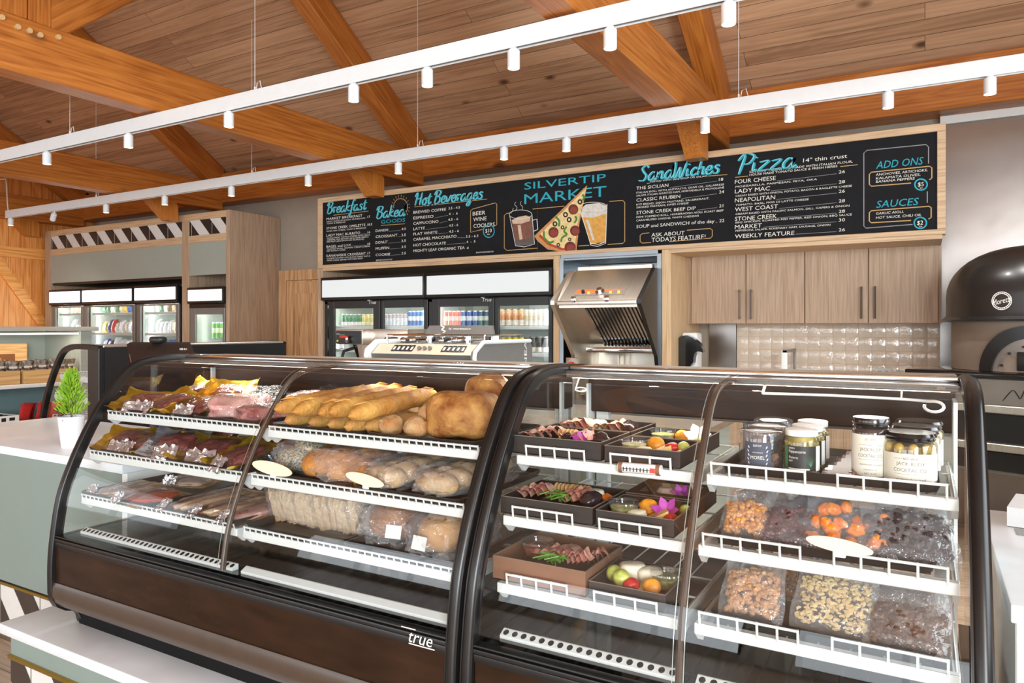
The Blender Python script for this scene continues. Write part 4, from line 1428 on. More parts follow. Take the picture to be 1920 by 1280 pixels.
b = MB(); b.add([(ex0 + .02, YE - .022, zm), (ex1 - .02, YE - .022, zm), (ex1 - .02, YE + .046, zt2), (ex0 + .02, YE + .046, zt2)], [(0, 1, 2, 3)])
bp = b.build('button_panel', mat('warm_panel', (196, 176, 152), .4), em, smooth=False)
pn = lambda x, s: (x, YE - .024 + .068 * s, zm + (zt2 - zm) * s + .001)
wE = ex1 - ex0
for f0_ in (.2, .68):
    for k in range(5):
        b = MB(); x = ex0 + wE * (f0_ + .043 * k)
        b.add([pn(x, .25), pn(x + .03, .25), pn(x + .03, .85), pn(x, .85)], [(0, 1, 2, 3)])
        b.add([pn(x + .008, .4)[:1] + (pn(x, .4)[1] - .001, pn(x, .4)[2]), (x + .022, pn(x, .4)[1] - .001, pn(x, .4)[2]), (x + .022, pn(x, .7)[1] - .001, pn(x, .7)[2]), (x + .008, pn(x, .7)[1] - .001, pn(x, .7)[2])], [(0, 1, 2, 3)])
        b.m[-1] = 1
        b.build('button', [m_blk, m_chalk], bp, smooth=False)
b = MB()
for k in range(3):
    x, y, z = pn(ex0 + wE * (.47 + .05 * k), .55)
    b.cyl((x, y, z), (x, y - .012, z + .004), .012, 10)
b.build('knob', m_grey, bp)
for xs0, s_ in ((ex0, 0), (ex1, 1)):
    b = MB()
    pr_ = [(YE + .04, zlow), (YE - .04, zm - .01), (YE - .03, zm + .02), (YE + .05, zt2 + .012), (yb2 - .03, zt2 + .012), (yb2, zt2 - .02), (yb2, zlow)]
    b.prism(pr_, xs0 - .012, xs0 + .012, 'x'); sp_ = b.build('side_panel', m_slate if s_ else m_white, em)
    b = MB(); b.tube([(xs0 + (.013 if s_ else -.013), y, z) for y, z in pr_[:5]], .012, 8); b.build('white_edge', m_white, sp_)
b = MB(); text_on(b, 'LINEA', (ex1 + .0125, yb2 - .07, zlow + .19), (0, 0, 1), (0, -1, 0), .22, .035); b.build('side_lettering', m_white, em, smooth=False)
# cup rail with sign
sx0, sx1 = at(793, 632, Y=YE + .55).x, at(926, 632, Y=YE + .55).x
ys = YE + .55
za_, zb_ = at(850, 610, Y=ys).z, at(850, 631, Y=ys).z
b = MB(); b.add([(sx0, ys, zb_), (sx1, ys, zb_), (sx1 - .03, ys + .03, za_), (sx0 + .03, ys + .03, za_), (sx0, ys + .02, zb_), (sx1, ys + .02, zb_), (sx1 - .03, ys + .05, za_), (sx0 + .03, ys + .05, za_)], [(0, 1, 2, 3), (7, 6, 5, 4), (4, 5, 1, 0), (5, 6, 2, 1), (6, 7, 3, 2), (7, 4, 0, 3)])
sg_ = b.build('sign_board', m_slate, em, smooth=False)
b = MB(); text_on(b, 'la marzocco', (sx0 + .2, ys + .01, zb_ + .045), (1, 0, 0), (0, .4, .92), .17, .016)
ribbon(b, spline([(sx0 + .14, zb_ + .07), (sx0 + .165, zb_ + .062), (sx0 + .15, zb_ + .045), (sx0 + .175, zb_ + .035), (sx0 + .155, zb_ + .025)]), .012, lambda x, z: (x, ys + .006, z))
b.build('sign_lettering', m_chalk, sg_, smooth=False)
b = MB()
for x in (sx0 + .08, sx1 - .08):
    b.box(x - .015, x + .015, ys + .03, ys + .05, zt2 - .01, zb_ + .02)
b.build('sign_post', m_slate, em, smooth=False)
b = MB()
zq = zt2 + .05
b.tube([(ex0 + .02, YE + .12, zt2), (ex0 + .02, YE + .12, zq), (ex1 - .02, YE + .12, zq), (ex1 - .02, YE + .12, zt2)], .006, 8)
b.tube([(ex0 + .02, yb2 - .08, zq), (ex0 + .02, YE + .12, zq)], .005, 6); b.tube([(ex1 - .02, yb2 - .08, zq), (ex1 - .02, YE + .12, zq)], .005, 6)
b.build('cup_rail', m_chrome, em)
for k, px in enumerate((741, 772, 843, 868)):
    p = at(px, 637, Y=YE + .3)
    b = MB(); dx = -.07 if k % 2 == 0 else .07
    b.tube([(p.x, YE + .22, p.z - .002), (p.x + dx * .5, YE + .31, p.z + .003), (p.x + dx, YE + .4, p.z + .005)], [.017, .015, .012], 10)
    h_ = b.build('portafilter', m_blk if k % 2 == 0 else m_chrome, em, label='black portafilter handle' if k % 2 == 0 else 'chrome steam knob')
    b = MB(); b.blob((p.x, YE + .212, p.z - .002), (.021, .012, .021), amp=0); b.build('handle_end', m_chrome, h_)
b = MB()
for px in (783, 860):
    p = at(px, 632, Y=YE + .42)
    b.cyl((p.x, YE + .42, zt2), (p.x, YE + .42, p.z), .012, 10); b.blob((p.x, YE + .42, p.z + .005), (.03, .02, .014), amp=0)
b.build('group_lever', m_chrome, em)
b = MB()
for px in (808, 878, 930):
    p = at(px, 640, Y=YE + .3)
    b.cyl((p.x, YE + .3, zt2), (p.x, YE + .3, zt2 + .05), .03, 14)
b.build('cup_stack', m_chrome, em)

# brewer
YB2 = 4.05
bx0, bx1, bx2 = at(630, 650, Y=YB2).x, at(679, 650, Y=YB2).x, at(756, 640, Y=YB2).x
z1, z0 = at(640, 617, Y=YB2).z, at(640, 645, Y=YB2).z
br = thing('coffee_brewer', 'steel coffee brewer with black control face and red lever', 'coffee brewer', (bx0, YB2, .93))
b = MB(); b.rbox(bx0, bx1 + .004, YB2, YB2 + .4, z0, z1, .006); b.rbox(bx1, bx2, YB2 + .05, YB2 + .42, z0 + .01, z1 - .0, .006); b.rbox(bx0 + .07, bx1 - .02, YB2 + .26, YB2 + .4, .95, z0, .006); b.rbox(bx0 - .02, bx1 + .1, YB2 - .02, YB2 + .4, .93, .955, .004)
b.build('body', m_steel, br)
b = MB(); b.rbox(bx0 + .003, bx1 - .004, YB2 - .006, YB2 + .002, z0 + .004, z1 - .012, .002, 1); cf = b.build('control_face', m_blk, br)
b = MB(); text_on(b, 'Curtis', (bx0 + .012, YB2 - .007, z1 - .04), (1, 0, 0), (0, 0, 1), .03, .012, .3); b.build('face_lettering', m_chalk, cf, smooth=False)
b = MB(); b.box(bx0 + .045, bx0 + .095, YB2 - .0075, YB2 - .005, z1 - .055, z1 - .035); b.build('display', emission('green_display', (40, 90, 50), .5), cf, smooth=False)
b = MB(); b.cyl((bx0 + .025, YB2 - .006, z0 + .025), (bx0 + .025, YB2 - .012, z0 + .025), .008, 10); b.build('lamp', mat('yellow_lamp', (220, 200, 90), .4), cf)
b = MB(); q = V((bx0 + .115, YB2 - .03, z0 + .052)); b.rbox(q.x - .045, q.x + .03, q.y - .012, q.y + .012, q.z - .008, q.z + .01, .006); b.T = None; rl = b.build('red_lever', mat('red_lever', (206, 52, 44), .35), br)
b = MB(); b.lathe([(.016, -.04), (.012, -.03), (.011, 0)], (q.x + .02, q.y, q.z), 12); b.cyl((q.x + .02, q.y, q.z - .015), (q.x + .02, YB2 - .004, q.z - .015), .009, 8); b.build('tap', m_chrome, rl)
cxf = (bx0 + bx1) / 2 + .03
b = MB(); b.lathe([(.03, z0 - .14), (.045, z0 - .1), (.075, z0 - .012), (.078, z0 - .004)], (cxf, YB2 + .12, 0), 22); fn_ = b.build('funnel', m_chrome, br)
b = MB(); b.tube([(cxf - .03, YB2 + .05, z0 - .03), (cxf - .06, YB2 - .02, z0 - .05), (cxf - .07, YB2 - .04, z0 - .12)], .012, 8); b.build('funnel_handle', m_blk, fn_)
b = MB(); b.lathe([(.06, .956), (.075, 1.0), (.07, z0 - .17), (.05, z0 - .15)], (cxf, YB2 + .12, 0), 20); b.build('jug', m_bronze, br)

# ================================================================== track lights
YT1, YT2, ZT = 3.11, 4.76, 2.85
def track(nm, lab, x0, x1, y, wires):
    t = thing(nm, lab, 'track light', (x0, y, ZT))
    b = MB(); b.rbox(x0, x1, y - .022, y + .022, ZT + .014, ZT + .096, .003, 1); b.rbox(x0, x1, y - .022, y - .015, ZT, ZT + .016, .002, 1); b.rbox(x0, x1, y + .015, y + .022, ZT, ZT + .016, .002, 1)
    b.build('track_housing', m_trackw, t)
    b = MB(); b.box(x0 + .01, x1 - .01, y - .0145, y + .0145, ZT + .008, ZT + .0135); b.build('track_slot', m_grey, t, smooth=False)
    for px in wires:
        X = xat(px, y)
        b = MB(); b.cyl((X, y, ZT + .09), (X, y, zc(y) - .003), .0022, 6)
        wr = b.build('wire', m_trackw, t)
        b = MB(); b.cyl((X, y, ZT + .095), (X, y, ZT + .12), .006, 8); b.tube([(X + .012, y, ZT + .095), (X + .02, y, ZT + .14), (X + .045, y, ZT + .15), (X + .06, y, ZT + .097)], .0025, 6); b.build('wire_grip', m_trackw, wr)
    return t


track('light_track', 'long white track light rail nearer the camera, under the big beams', -8.2, 1.9, YT1, (131, 478))
tr2 = track('light_track', 'long white track light rail in front of the chalkboard menu', xat(13, YT2), 2.0, YT2, (180, 472, 783, 1385))
xt = xat(13, YT2)
b = MB(); b.tube([(xt + .03, YT2, ZT + .09), (xt + .01, YT2, ZT + .2), (xt - .01, YT2, ZT + .42), (xt - .01, YT2 - .01, ZT + .5), (xt - .3, YT2 - .1, ZT + .5)], .006, 6); b.build('power_cord', m_trackw, tr2)


def spot(px, y, tilt=False):
    X = xat(px, y)
    t = thing('track_spotlight', '', 'spotlight', (X, y, ZT), local=True)
    r_, h_ = .031, .085
    b = MB(); b.lathe([(.018, .004), (.018, -.006), (r_ * .9, -.008), (r_, -.012), (r_, -.012 - h_), (r_ * .9, -.012 - h_), (r_ * .86, -.006 - h_)], n=24)
    if tilt:
        b2 = MB(); b2.cyl((0, 0, .004), (0, 0, -.03), .008, 10); b2.build('stem', m_trackw, t)
    o = b.build('lamp_body', m_trackw, t)
    b = MB(); b.lathe([(.0002, -.0085 - h_), (r_ * .86, -.0085 - h_)], n=24, caps=False)
    l = b.build('lens', m_lens, o)
    if tilt:
        o.location = (0, 0, -.02); o.rotation_euler = (.1, radians(38), 0)
    return t


T1 = (88, 241, 429, 663, 801, 963, 1144, 1366)
T2 = (20, 102, 199, 309, 434, 578, 747, 945, 1062, 1186, 1322, 1480, 1665, 1856)
sp0 = None
for y, lst, w_ in ((YT1, T1, 'nearer rail'), (YT2, T2, 'far rail by the menu')):
    for i, px in enumerate(lst):
        lb = 'white cylinder spotlight, %s from the left on the %s' % (ORD[i], w_)
        if px == 102:
            o = spot(px, y, True); lb = 'tilted white cylinder spotlight, second from the left on the far rail'
        elif sp0 is None:
            o = sp0 = spot(px, y)
        else:
            o = dup(sp0, (xat(px, y), y, ZT))
        o['label'] = lb; o['group'] = 'track spotlights'
        d = bpy.data.lights.new('track_spot_beam', 'SPOT')
        d.energy = 35; d.color = (1, .98, .95); d.spot_size = radians(100); d.spot_blend = .8; d.shadow_soft_size = .025
        l = bpy.data.objects.new('track_spot_beam', d); COL.objects.link(l)
        l.location = (o.location.x, y, ZT - .105)
        if px == 102:
            l.rotation_euler = (.1, radians(38), 0)
            l.location.x -= .05
# ================================================================== tall oak cabinet round the wall coolers on the left
def stripes(mb, x0, x1, z0, z1, y, period, duty, shear, off=0., joint=True):
    """slanting black stripes and joints over a white band on the plane y=const facing -y"""
    mb.k = 0; mb.quad((x0, y, z0), (x1, y, z0), (x1, y, z1), (x0, y, z1))
    mb.k = 1
    a = x0 - abs(shear) - period + off
    while a < x1 + abs(shear):
        p = [(a, z1), (a + shear, z0), (a + shear + duty, z0), (a + duty, z1)]
        for lim, sgn in ((x0, 1), (x1, -1)):
            q = []
            for i in range(len(p)):
                c, d = p[i], p[(i + 1) % len(p)]
                ci, di = sgn * (c[0] - lim) >= 0, sgn * (d[0] - lim) >= 0
                if ci:
                    q.append(c)
                if ci != di:
                    k = (lim - c[0]) / (d[0] - c[0]); q.append((lim, c[1] + (d[1] - c[1]) * k))
            p = q
            if not p:
                break
        if len(p) > 2:
            mb.add([(u, y - .0015, v) for u, v in p], [tuple(range(len(p)))])
        j = a + (shear + duty) * .5 + duty * .22
        if joint and x0 < j < x1:
            mb.k = 2; mb.box(j - .002, j + .002, y - .0022, y - .0016, z0, z1); mb.k = 1
        a += period
    mb.k = 0


m_twhite = mat('white_tile', (216, 214, 210), .25, var=.03)
m_tblk = mat('black_tile', (38, 35, 34), .25, var=.1)
m_tbrn = mat('dark_brown_tile', (58, 47, 42), .35, var=.1)
m_grout = mat('grout', (130, 126, 120), .8)
YC = 5.63
cx0, cx1 = -10.92, -7.004
cz1 = 2.835
t = thing('cooler_cabinet', 'tall pale oak cabinet with striped tile band around the left wall coolers', 'cabinet', (cx0, YC, 0))
b = MB(); b.rbox(cx1 - .06, cx1, YC, YW - .01, 0, cz1, .003, 1); b.build('side_panel', m_oakz, t, smooth=False)
b = MB(); b.rbox(cx0, cx0 + .146, YC, YW - .01, 0, cz1, .003, 1); b.build('side_panel', m_oakz, t, smooth=False)
b = MB(); b.rbox(-7.864, -7.733, YC, YW - .01, 0, cz1 - .08, .003, 1); b.build('side_panel', m_oakz, t, smooth=False)
b = MB(); b.rbox(cx0 + .146, cx1 - .06, YC, YW - .01, 2.755, cz1, .003, 1); b.build('top_rail', m_oakx, t, smooth=False)
for x0, x1 in ((-10.774, -7.864), (-7.733, -7.064)):
    b = MB(); b.rbox(x0, x1, YC + .001, YC + .03, 2.482, 2.57, .002, 1); b.build('middle_rail', m_oakx, t, smooth=False)
    b = MB(); stripes(b, x0, x1, 2.57, 2.755, YC + .012, .372, .185, .185, -.02 if x0 < -9 else .0); b.build('striped_tile_band', [m_twhite, m_tblk, m_chalk], t, smooth=False)
    b = MB(); b.rbox(x0, x1, YC + .006, YC + .03, 2.09, 2.482, .002, 1); b.build('mint_panel', m_mint, t, smooth=False)
b = MB(); b.box(-10.774, -7.864, YC + .03, YW - .02, 2.06, 2.09); b.build('dark_soffit', m_blk, t, smooth=False)
b = MB(); b.box(-7.733, -7.064, YW - .06, YW - .02, 0, 2.4); b.build('back_panel', m_oakz, t, smooth=False)

# wall coolers
def bag_pack(nm, lab, cat, X, Y, Z, w, h, d, col, group=None, tilt=.25):
    b = MB()
    def f(s):
        def g_(u, v):
            e = (1 - abs(2 * u - 1) ** 4) * (1 - abs(2 * v - 1) ** 4)
            k = noise.noise(V((X * 9 + u * 4, v * 4, Z * 7 + s))) * .25
            return V(((u - .5) * w * (1 - .1 * sin(pi * v)), s * d * .5 * e * (1 + k), v * h))
        return g_
    b.sheet(f(-1), 6, 6); b.sheet(f(1), 6, 6, True)
    o = b.build(nm, cmat(col, .4))
    o.location = (X, Y, Z); o.rotation_euler = (-tilt, 0, R.uniform(-.15, .15))
    return tag(o, lab, cat, group)


YO = 5.52
lbx = lambda px: xat(px, YO)
zz1, zz0 = 1.998, 1.79
ul = [(76, 140.5), (141.5, 237.5), (239.5, 320)]
names_ = ['black wall cooler with blue-white lit sign, against the left wall', 'widest wall cooler with blue-white lit sign, in the middle of the left bank', 'wall cooler with blue-white lit sign, beside the oak divider']
lc = []
for (a, c), nm in zip(ul, names_):
    xa, xb = lbx(a) + (.08 if a == 76 else 0), lbx(c)
    lc.append((xa, xb))
    cooler('wall_cooler', nm, max(xa, -10.765) if a != 76 else -10.765, xb - .004, YO + .12, 6.38, zz1 - .005, zz0 + .02, zz0 - .03, zz0 - .05, [(max(xa, -10.765), xb - .01, max(xa, -10.765) + .08, xb - .07)], m_lboxh, None, (1.66, 1.39, 1.14, .8), slide=False)
pal = [(70, 120, 90), (40, 90, 170), (214, 210, 200), (190, 60, 50), (214, 180, 80), (220, 222, 226), (120, 100, 80), (60, 70, 110), (206, 190, 170), (225, 225, 228)]
shelfn = {1.66: 'top', 1.39: 'second', 1.14: 'third'}
place = ['wall cooler against the left wall', 'widest wall cooler', 'wall cooler beside the oak divider']
kinds_ = {(0, 1.66): [2, 2, 9, 2, 3], (0, 1.39): [9, 5, 9, 2, 9], (0, 1.14): [9, 2, 9, 9], (1, 1.66): [0, 0, 5, 0, 8, 4, 1, 7, 9, 2], (1, 1.39): [4, 7, 3, 2, 9, 8, 5, 8, 9, 9], (1, 1.14): [7, 7, 9, 5, 9, 9, 5, 9], (2, 1.66): [5, 0, 9, 6, 8, 6, 4, 8], (2, 1.39): [9, 5, 9, 9, 8, 8, 9, 9], (2, 1.14): [9, 7, 7, 1, 9, 8, 9]}
cname = ['green', 'blue', 'cream', 'red', 'yellow', 'pale grey', 'brown', 'navy', 'beige', 'white']
for (ci, z), ks in kinds_.items():
    xa, xb = lc[ci]
    xa = max(xa, -10.765) + .1
    xb -= .1
    for i, k in enumerate(ks):
        X = xa + (xb - xa) * (i + .5) / len(ks)
        bag_pack('food_packet', '%s food packet, %s from left, %s shelf, %s' % (cname[k], ORD[i], shelfn[z], place[ci]), 'packet', X, YO + .32, z + .006, (xb - xa) / len(ks) * 1.0, R.uniform(.14, .19), .08, pal[k], 'packets in the left wall coolers')
p0, p1 = lbx(349), lbx(417.5)
cooler('narrow_cooler', 'narrow black single-door drink cooler in the oak cabinet', -7.725, -7.075, YO + .12, 6.3, 1.945, 1.78, 1.7, 1.62, [(-7.71, -7.09, -7.62, -7.13)], mat('soft_sign', (214, 214, 206), .5, emit=(226, 226, 216), est=.75), None, (1.24, .98), slide=False)
yq = 5.86
can_row([(80, 150, 60), (196, 214, 170), (90, 160, 70)], 'green drink can', 'lime cans', [(-7.56 + .072 * i, yq, 1.331) for i in range(3)], 'shelf of the narrow cooler', h=.2)
can_row([(40, 40, 40), (206, 204, 196), (60, 58, 56), (214, 212, 204)], 'black and white patterned can', 'patterned cans', [(-7.335 + .072 * i, yq, 1.331) for i in range(4)], 'shelf of the narrow cooler', h=.18)
can_row([(60, 130, 60), (40, 60, 44)], 'dark green can in the back row', 'dark green cans', [(-7.52 + .072 * i, yq + .14, 1.331) for i in range(4)], 'shelf of the narrow cooler', h=.21)

# ================================================================== mint shelving unit on the left
sx = -7.8
t = thing('mint_shelving', 'mint shelving unit with grey top slab and lamp strip, left of the dark case', 'shelving unit', (sx, 2.2, 0))
y0, y1 = 1.9, 4.5
b = MB(); b.rbox(sx - .75, sx + .06, y0, y1 + .04, 1.43, 1.475, .004); b.build('top_slab', mat('grey_slab', (190, 186, 174), .5, var=.03), t)
b = MB(); b.rbox(sx - .72, sx, y1 - .12, y1, 0, 1.428, .003, 1); b.build('end_panel', m_mint, t, smooth=False)
b = MB(); b.rbox(sx - .72, sx, y0, y0 + .1, 0, 1.428, .003, 1); b.build('end_panel', m_mint, t, smooth=False)
b = MB(); b.box(sx - .74, sx - .7, y0, y1, 0, 1.428); b.build('back_panel', m_mint, t, smooth=False)
b = MB(); b.rbox(sx - .7, sx + .04, y0 + .1, y1 - .12, .865, .9, .004); b.build('shelf', m_white, t)
b = MB(); b.rbox(sx - .7, sx, y0 + .1, y1 - .12, .5, .53, .004); b.build('shelf', m_mint, t)
b = MB(); b.box(sx - .695, sx - .685, y0 + .1, y1 - .12, .53, .865); b.build('lower_back', m_blue, t, smooth=False)
for y in (3.1, 3.72):
    b = MB(); b.box(sx - .68, sx - .6, y - .01, y + .01, .53, .865); b.build('divider', m_blue, t, smooth=False)
b = MB(); b.rbox(sx - .02, sx + .0, y0 + .12, y1 - .14, 1.395, 1.41, .003, 1); b.build('lamp_strip', m_led, t)
area_light('shelf_lamp', (sx - .12, (y0 + y1) / 2, 1.4), (0, 0, 0), .1, 2.2, 7, (1, .92, .8))
# crates with packets
def crate(nm, lab, ya, yb_, face_text=None):
    c = thing(nm, lab, 'crate', (sx - .2, ya, .9))
    x0, x1, zt = sx - .45, sx - .02, 1.035
    for nm_, bx in (('front_board', (x1 - .014, x1, ya, yb_)), ('rear_board', (x0, x0 + .014, ya, yb_)), ('end_board', (x0 + .014, x1 - .014, ya, ya + .014)), ('end_board', (x0 + .014, x1 - .014, yb_ - .014, yb_))):
        b = MB(); b.rbox(bx[0], bx[1], bx[2], bx[3], .902, zt, .002, 1); o = b.build(nm_, m_crate, c, smooth=False)
    b = MB(); b.box(x0 + .014, x1 - .014, ya + .014, yb_ - .014, .902, .912); b.build('crate_base', m_crate, c, smooth=False)
    if face_text:
        b = MB()
        ribbon(b, spline([(ya + .22, .99), (ya + .26, 1.02), (ya + .3, .98), (ya + .26, .95), (ya + .3, .94), (ya + .36, .955)]), .006, lambda y, z: (x1 + .0012, y, z))
        b.build('burnt_mark', m_bronze, c, smooth=False)
    return c


crate('wooden_crate', 'pale wooden crate of brown packets with a burnt mark, left on the mint shelf', 3.25, 3.8, True)
crate('wooden_crate', 'longer pale wooden crate of brown packets on the mint shelf', 3.83, 4.36)
m_pk1 = mat('packet_dark', (62, 48, 42), .35, scale=30, rgb2=(150, 136, 122), contrast=.25)
m_pk2 = mat('packet_tan', (176, 146, 120), .45, var=.2, scale=30)
m_pkw = mat('packet_print', (220, 214, 204), .5)
for i in range(16):
    ya = 3.3 + .066 * i
    t = thing('snack_packet', 'brown and tan snack packet, %s from the left in the two wooden crates' % ORD[i], 'packet', (sx - .12, ya, 1.0), group='snack packets in the crates', local=True)
    b = MB()
    def ff(s):
        def g_(u, v):
            e = (1 - abs(2 * u - 1) ** 4) * (1 - abs(2 * v - 1) ** 6)
            return V((s * .025 * e * (1 + .3 * noise.noise(V((i * 3, u * 4, v * 4)))), (u - .5) * .105, v * .19))
        return g_
    b.k = 0; b.sheet(ff(-1), 6, 8, True); b.sheet(ff(1), 6, 8)
    o = b.build('pouch', [m_pk2 if i % 3 else m_pk1, m_pk1], t)
    for j, p in enumerate(o.data.polygons):
        if p.center.z > .1:
            p.material_index = 1
    b = MB(); b.rbox(.012, .028, -.035, .035, .115, .14, .004, 1); b.build('printed_band', m_pkw, t)
    t.rotation_euler = (0, R.uniform(.25, .5), R.uniform(-.3, .3))
    t.location.z = .96
    t.location.x = sx - .16 + .05 * (i % 2)
t = thing('crate_lid', 'upright wooden panel with a branded dark square behind the crates', 'wooden panel', (sx - .3, 3.74, .9))
xl = sx - .5
b = MB(); b.rbox(xl - .02, xl, 3.62, 4.1, .902, 1.3, .003, 1); o = b.build('panel', m_crate, t, smooth=False)
b = MB(); b.box(xl + .0005, xl + .002, 3.76, 3.98, 1.02, 1.19); s_ = b.build('dark_square', mat('burnt_wood', (120, 74, 34), .7), o, smooth=False)
b = MB(); ribbon(b, spline([(3.82, 1.08), (3.84, 1.15), (3.86, 1.09), (3.88, 1.13), (3.9, 1.08), (3.92, 1.12), (3.95, 1.09)]), .006, lambda y, z: (xl + .003, y, z)); b.build('script_mark', m_crate, s_, smooth=False)
# lower shelf: display tray and red bags
t = thing('display_tray', 'white display tray of small dark goods on the low shelf', 'tray', (sx - .1, 3.6, .53))
b = MB()
for q in ((sx - .32, sx - .02, 3.42, 3.44), (sx - .32, sx - .02, 3.76, 3.78), (sx - .34, sx - .32, 3.42, 3.78), (sx - .02, sx, 3.42, 3.78)):
    b.rbox(q[0], q[1], q[2], q[3], .532, .6, .002, 1)
b.box(sx - .32, sx - .02, 3.44, 3.76, .532, .54); b.build('tray_body', m_white, t, smooth=False)
b = MB(); b.box(sx + .0005, sx + .0015, 3.62, 3.66, .545, .58); b.box(sx + .0005, sx + .0015, 3.69, 3.74, .55, .58); b.build('printed_label', m_blk, t, smooth=False)
for i in range(6):
    b = MB(); b.blob((0, 0, .025), (.06, .045, .028), seed=i, amp=.3)
    o = b.build('dark_sachet', cmat((50, 48, 50), .3)); o.location = (sx - .22 + .13 * (i % 2), 3.5 + .1 * (i // 2), .545)
    tag(o, 'small dark sachet in the white tray, %s of six' % ORD[i], 'sachet', 'dark sachets in the white tray')
for i in range(5):
    o = bag_pack('red_packet', 'red snack packet on the low shelf, %s from the left' % ORD[i], 'packet', sx - .05 - .1 * (i % 2), 3.84 + .08 * i, .532, .14, .17, .05, (186, 34, 34), 'red packets on the low shelf', .3)
    o.rotation_euler = (.2, .1, radians(90) + R.uniform(-.4, .4))

# ================================================================== counters
t = thing('service_counter', 'white quartz service counter with mint front and striped tile base on the left', 'counter', (-4.7, 1.78, 0))
cxa, cxb = -4.7, -2.83
b = MB(); b.rbox(cxa, cxb, 1.755, 2.5, .872, .91, .004); b.build('quartz_top', m_quartz, t)
b = MB(); b.box(cxa + .02, cxb - .035, 1.79, 2.46, .255, .872); b.build('mint_front', m_mint_dim, t, smooth=False)
b = MB(); b.rbox(cxb - .035, cxb - .002, 1.775, 2.48, 0, .871, .003, 1); b.build('white_end_panel', m_white, t, smooth=False)
b = MB(); b.rbox(cxa + .02, cxb - .036, 1.781, 1.79, .236, .25, .002, 1); b.build('brass_strip', m_brass, t, smooth=False)
b = MB(); stripes(b, cxa + .02, cxb - .036, 0, .236, 1.79, .352, .17, .22, .1); b.box(cxa + .02, cxb - .036, 1.795, 2.46, 0, .236); b.build('striped_tile_base', [m_twhite, m_tbrn, m_grout], t, smooth=False)

t = thing('quartz_ledge', 'low white quartz ledge with mint front in front of the display cases', 'ledge', (-3.04, 1.405, 0))
lx0, lx1 = -3.045, .4
b = MB(); b.rbox(lx0, lx1, 1.403, 1.75, .312, .35, .004); b.build('quartz_top', m_quartz, t)
b = MB(); b.box(lx0 + .045, lx1, 1.425, 1.745, .235, .312); b.build('mint_front', m_mint_dim, t, smooth=False)
b = MB(); b.rbox(lx0 + .04, lx1, 1.414, 1.43, .22, .236, .002, 1); b.build('brass_strip', m_brass, t, smooth=False)
b = MB(); stripes(b, lx0 + .04, lx1, 0, .22, 1.428, .352, .17, .2, .12); b.box(lx0 + .04, lx1, 1.433, 1.745, 0, .22); b.build('striped_tile_base', [m_twhite, m_tbrn, m_grout], t, smooth=False)

t = thing('side_counter', 'white quartz side counter with white frame front right of the display cases', 'counter', (.15, 1.79, 0))
b = MB(); b.rbox(.15, 1.6, 1.765, 2.65, .872, .91, .004); b.build('quartz_top', m_quartz, t)
b = MB(); b.rbox(.16, .2, 1.785, 2.62, 0, .871, .003, 1); b.rbox(.2, 1.6, 1.785, 1.8, .82, .871, .003, 1); b.build('white_frame', m_white, t, smooth=False)
b = MB(); b.box(.2, 1.58, 1.795, 2.6, 0, .871); b.build('mint_front', m_mint_dim, t, smooth=False)
p = at(1862, 962, Z=.92)
t = thing('carton_lid', 'flat white cardboard carton on the side counter by the oven', 'carton', (.22, 2.42, .91))
b = MB(); b.add([(.2, 2.45, .912), (.62, 2.38, .912), (.66, 2.62, .912), (.24, 2.66, .912), (.2, 2.45, .965), (.62, 2.38, .965), (.66, 2.62, .965), (.24, 2.66, .965)], [(0, 3, 2, 1), (4, 5, 6, 7), (0, 1, 5, 4), (1, 2, 6, 5), (2, 3, 7, 6), (3, 0, 4, 7)]); b.build('carton_body', mat('white_card', (206, 206, 204), .6, var=.04), t, smooth=False)
b = MB(); b.box(.215, .5, 2.36, 2.43, .9105, .912); b.build('paper_sheet', m_slate, t, smooth=False)

# ================================================================== potted cypress
q = V((-3.46, 1.9, .91))
pot = thing('potted_cypress', 'small lime green cypress in a white ribbed pot on the service counter', 'potted plant', q, local=True)
pr_ = []
for i in range(19):
    z = .145 * i / 18
    r = .04 + .017 * z / .145
    pr_.append((r + (.0016 if i % 2 else 0), z))
pr_ += [(.052, .145), (.05, .128), (.0002, .128)]
b = MB(); b.lathe(pr_, n=28); b.build('pot', mat('white_ceramic', (226, 228, 232), .35, var=.03), pot)
b = MB(); b.blob((0, 0, .128), (.049, .049, .008), amp=.4, fr=6); b.build('soil', mat('soil', (70, 48, 32), .9, var=.5, scale=90), pot)
b = MB(); b.tube([(0, 0, .12), (.004, 0, .2), (0, .003, .34)], [.005, .004, .002], 6); b.build('stem', mat('stem_bark', (110, 80, 50), .8), pot)
m_leaf = mat('lime_foliage', (170, 206, 50), .6, scale=40, rgb2=(110, 168, 36), sss=0)
b = MB()
rr = random.Random(4)
for i in range(1100):
    h = rr.random() ** .85
    z = .15 + .2 * h
    th = rr.uniform(0, 2 * pi)
    rad_ = (.08 * (1 - h) ** .7 + .006) * rr.uniform(.3, 1)
    if h < .12:
        rad_ *= .5 + h * 4
    base = V((cos(th) * rad_ * .8, sin(th) * rad_ * .8, z))
    d = V((cos(th) * .8, sin(th) * .8, rr.uniform(.7, 1.2))).normalized()
    l = rr.uniform(.018, .038) * (1 if h < .8 else .8)
    side = d.cross(V((0, 0, 1))).normalized() if abs(d.z) < .99 else V((1, 0, 0))
    tip = base + d * l
    mid = base + d * l * .5
    w_ = .0026
    b.add([base - side * w_ * .5, mid - side * w_, tip, mid + side * w_, base + side * w_ * .5, mid + d.cross(side) * w_], [(0, 1, 2, 5), (5, 2, 3, 4)])
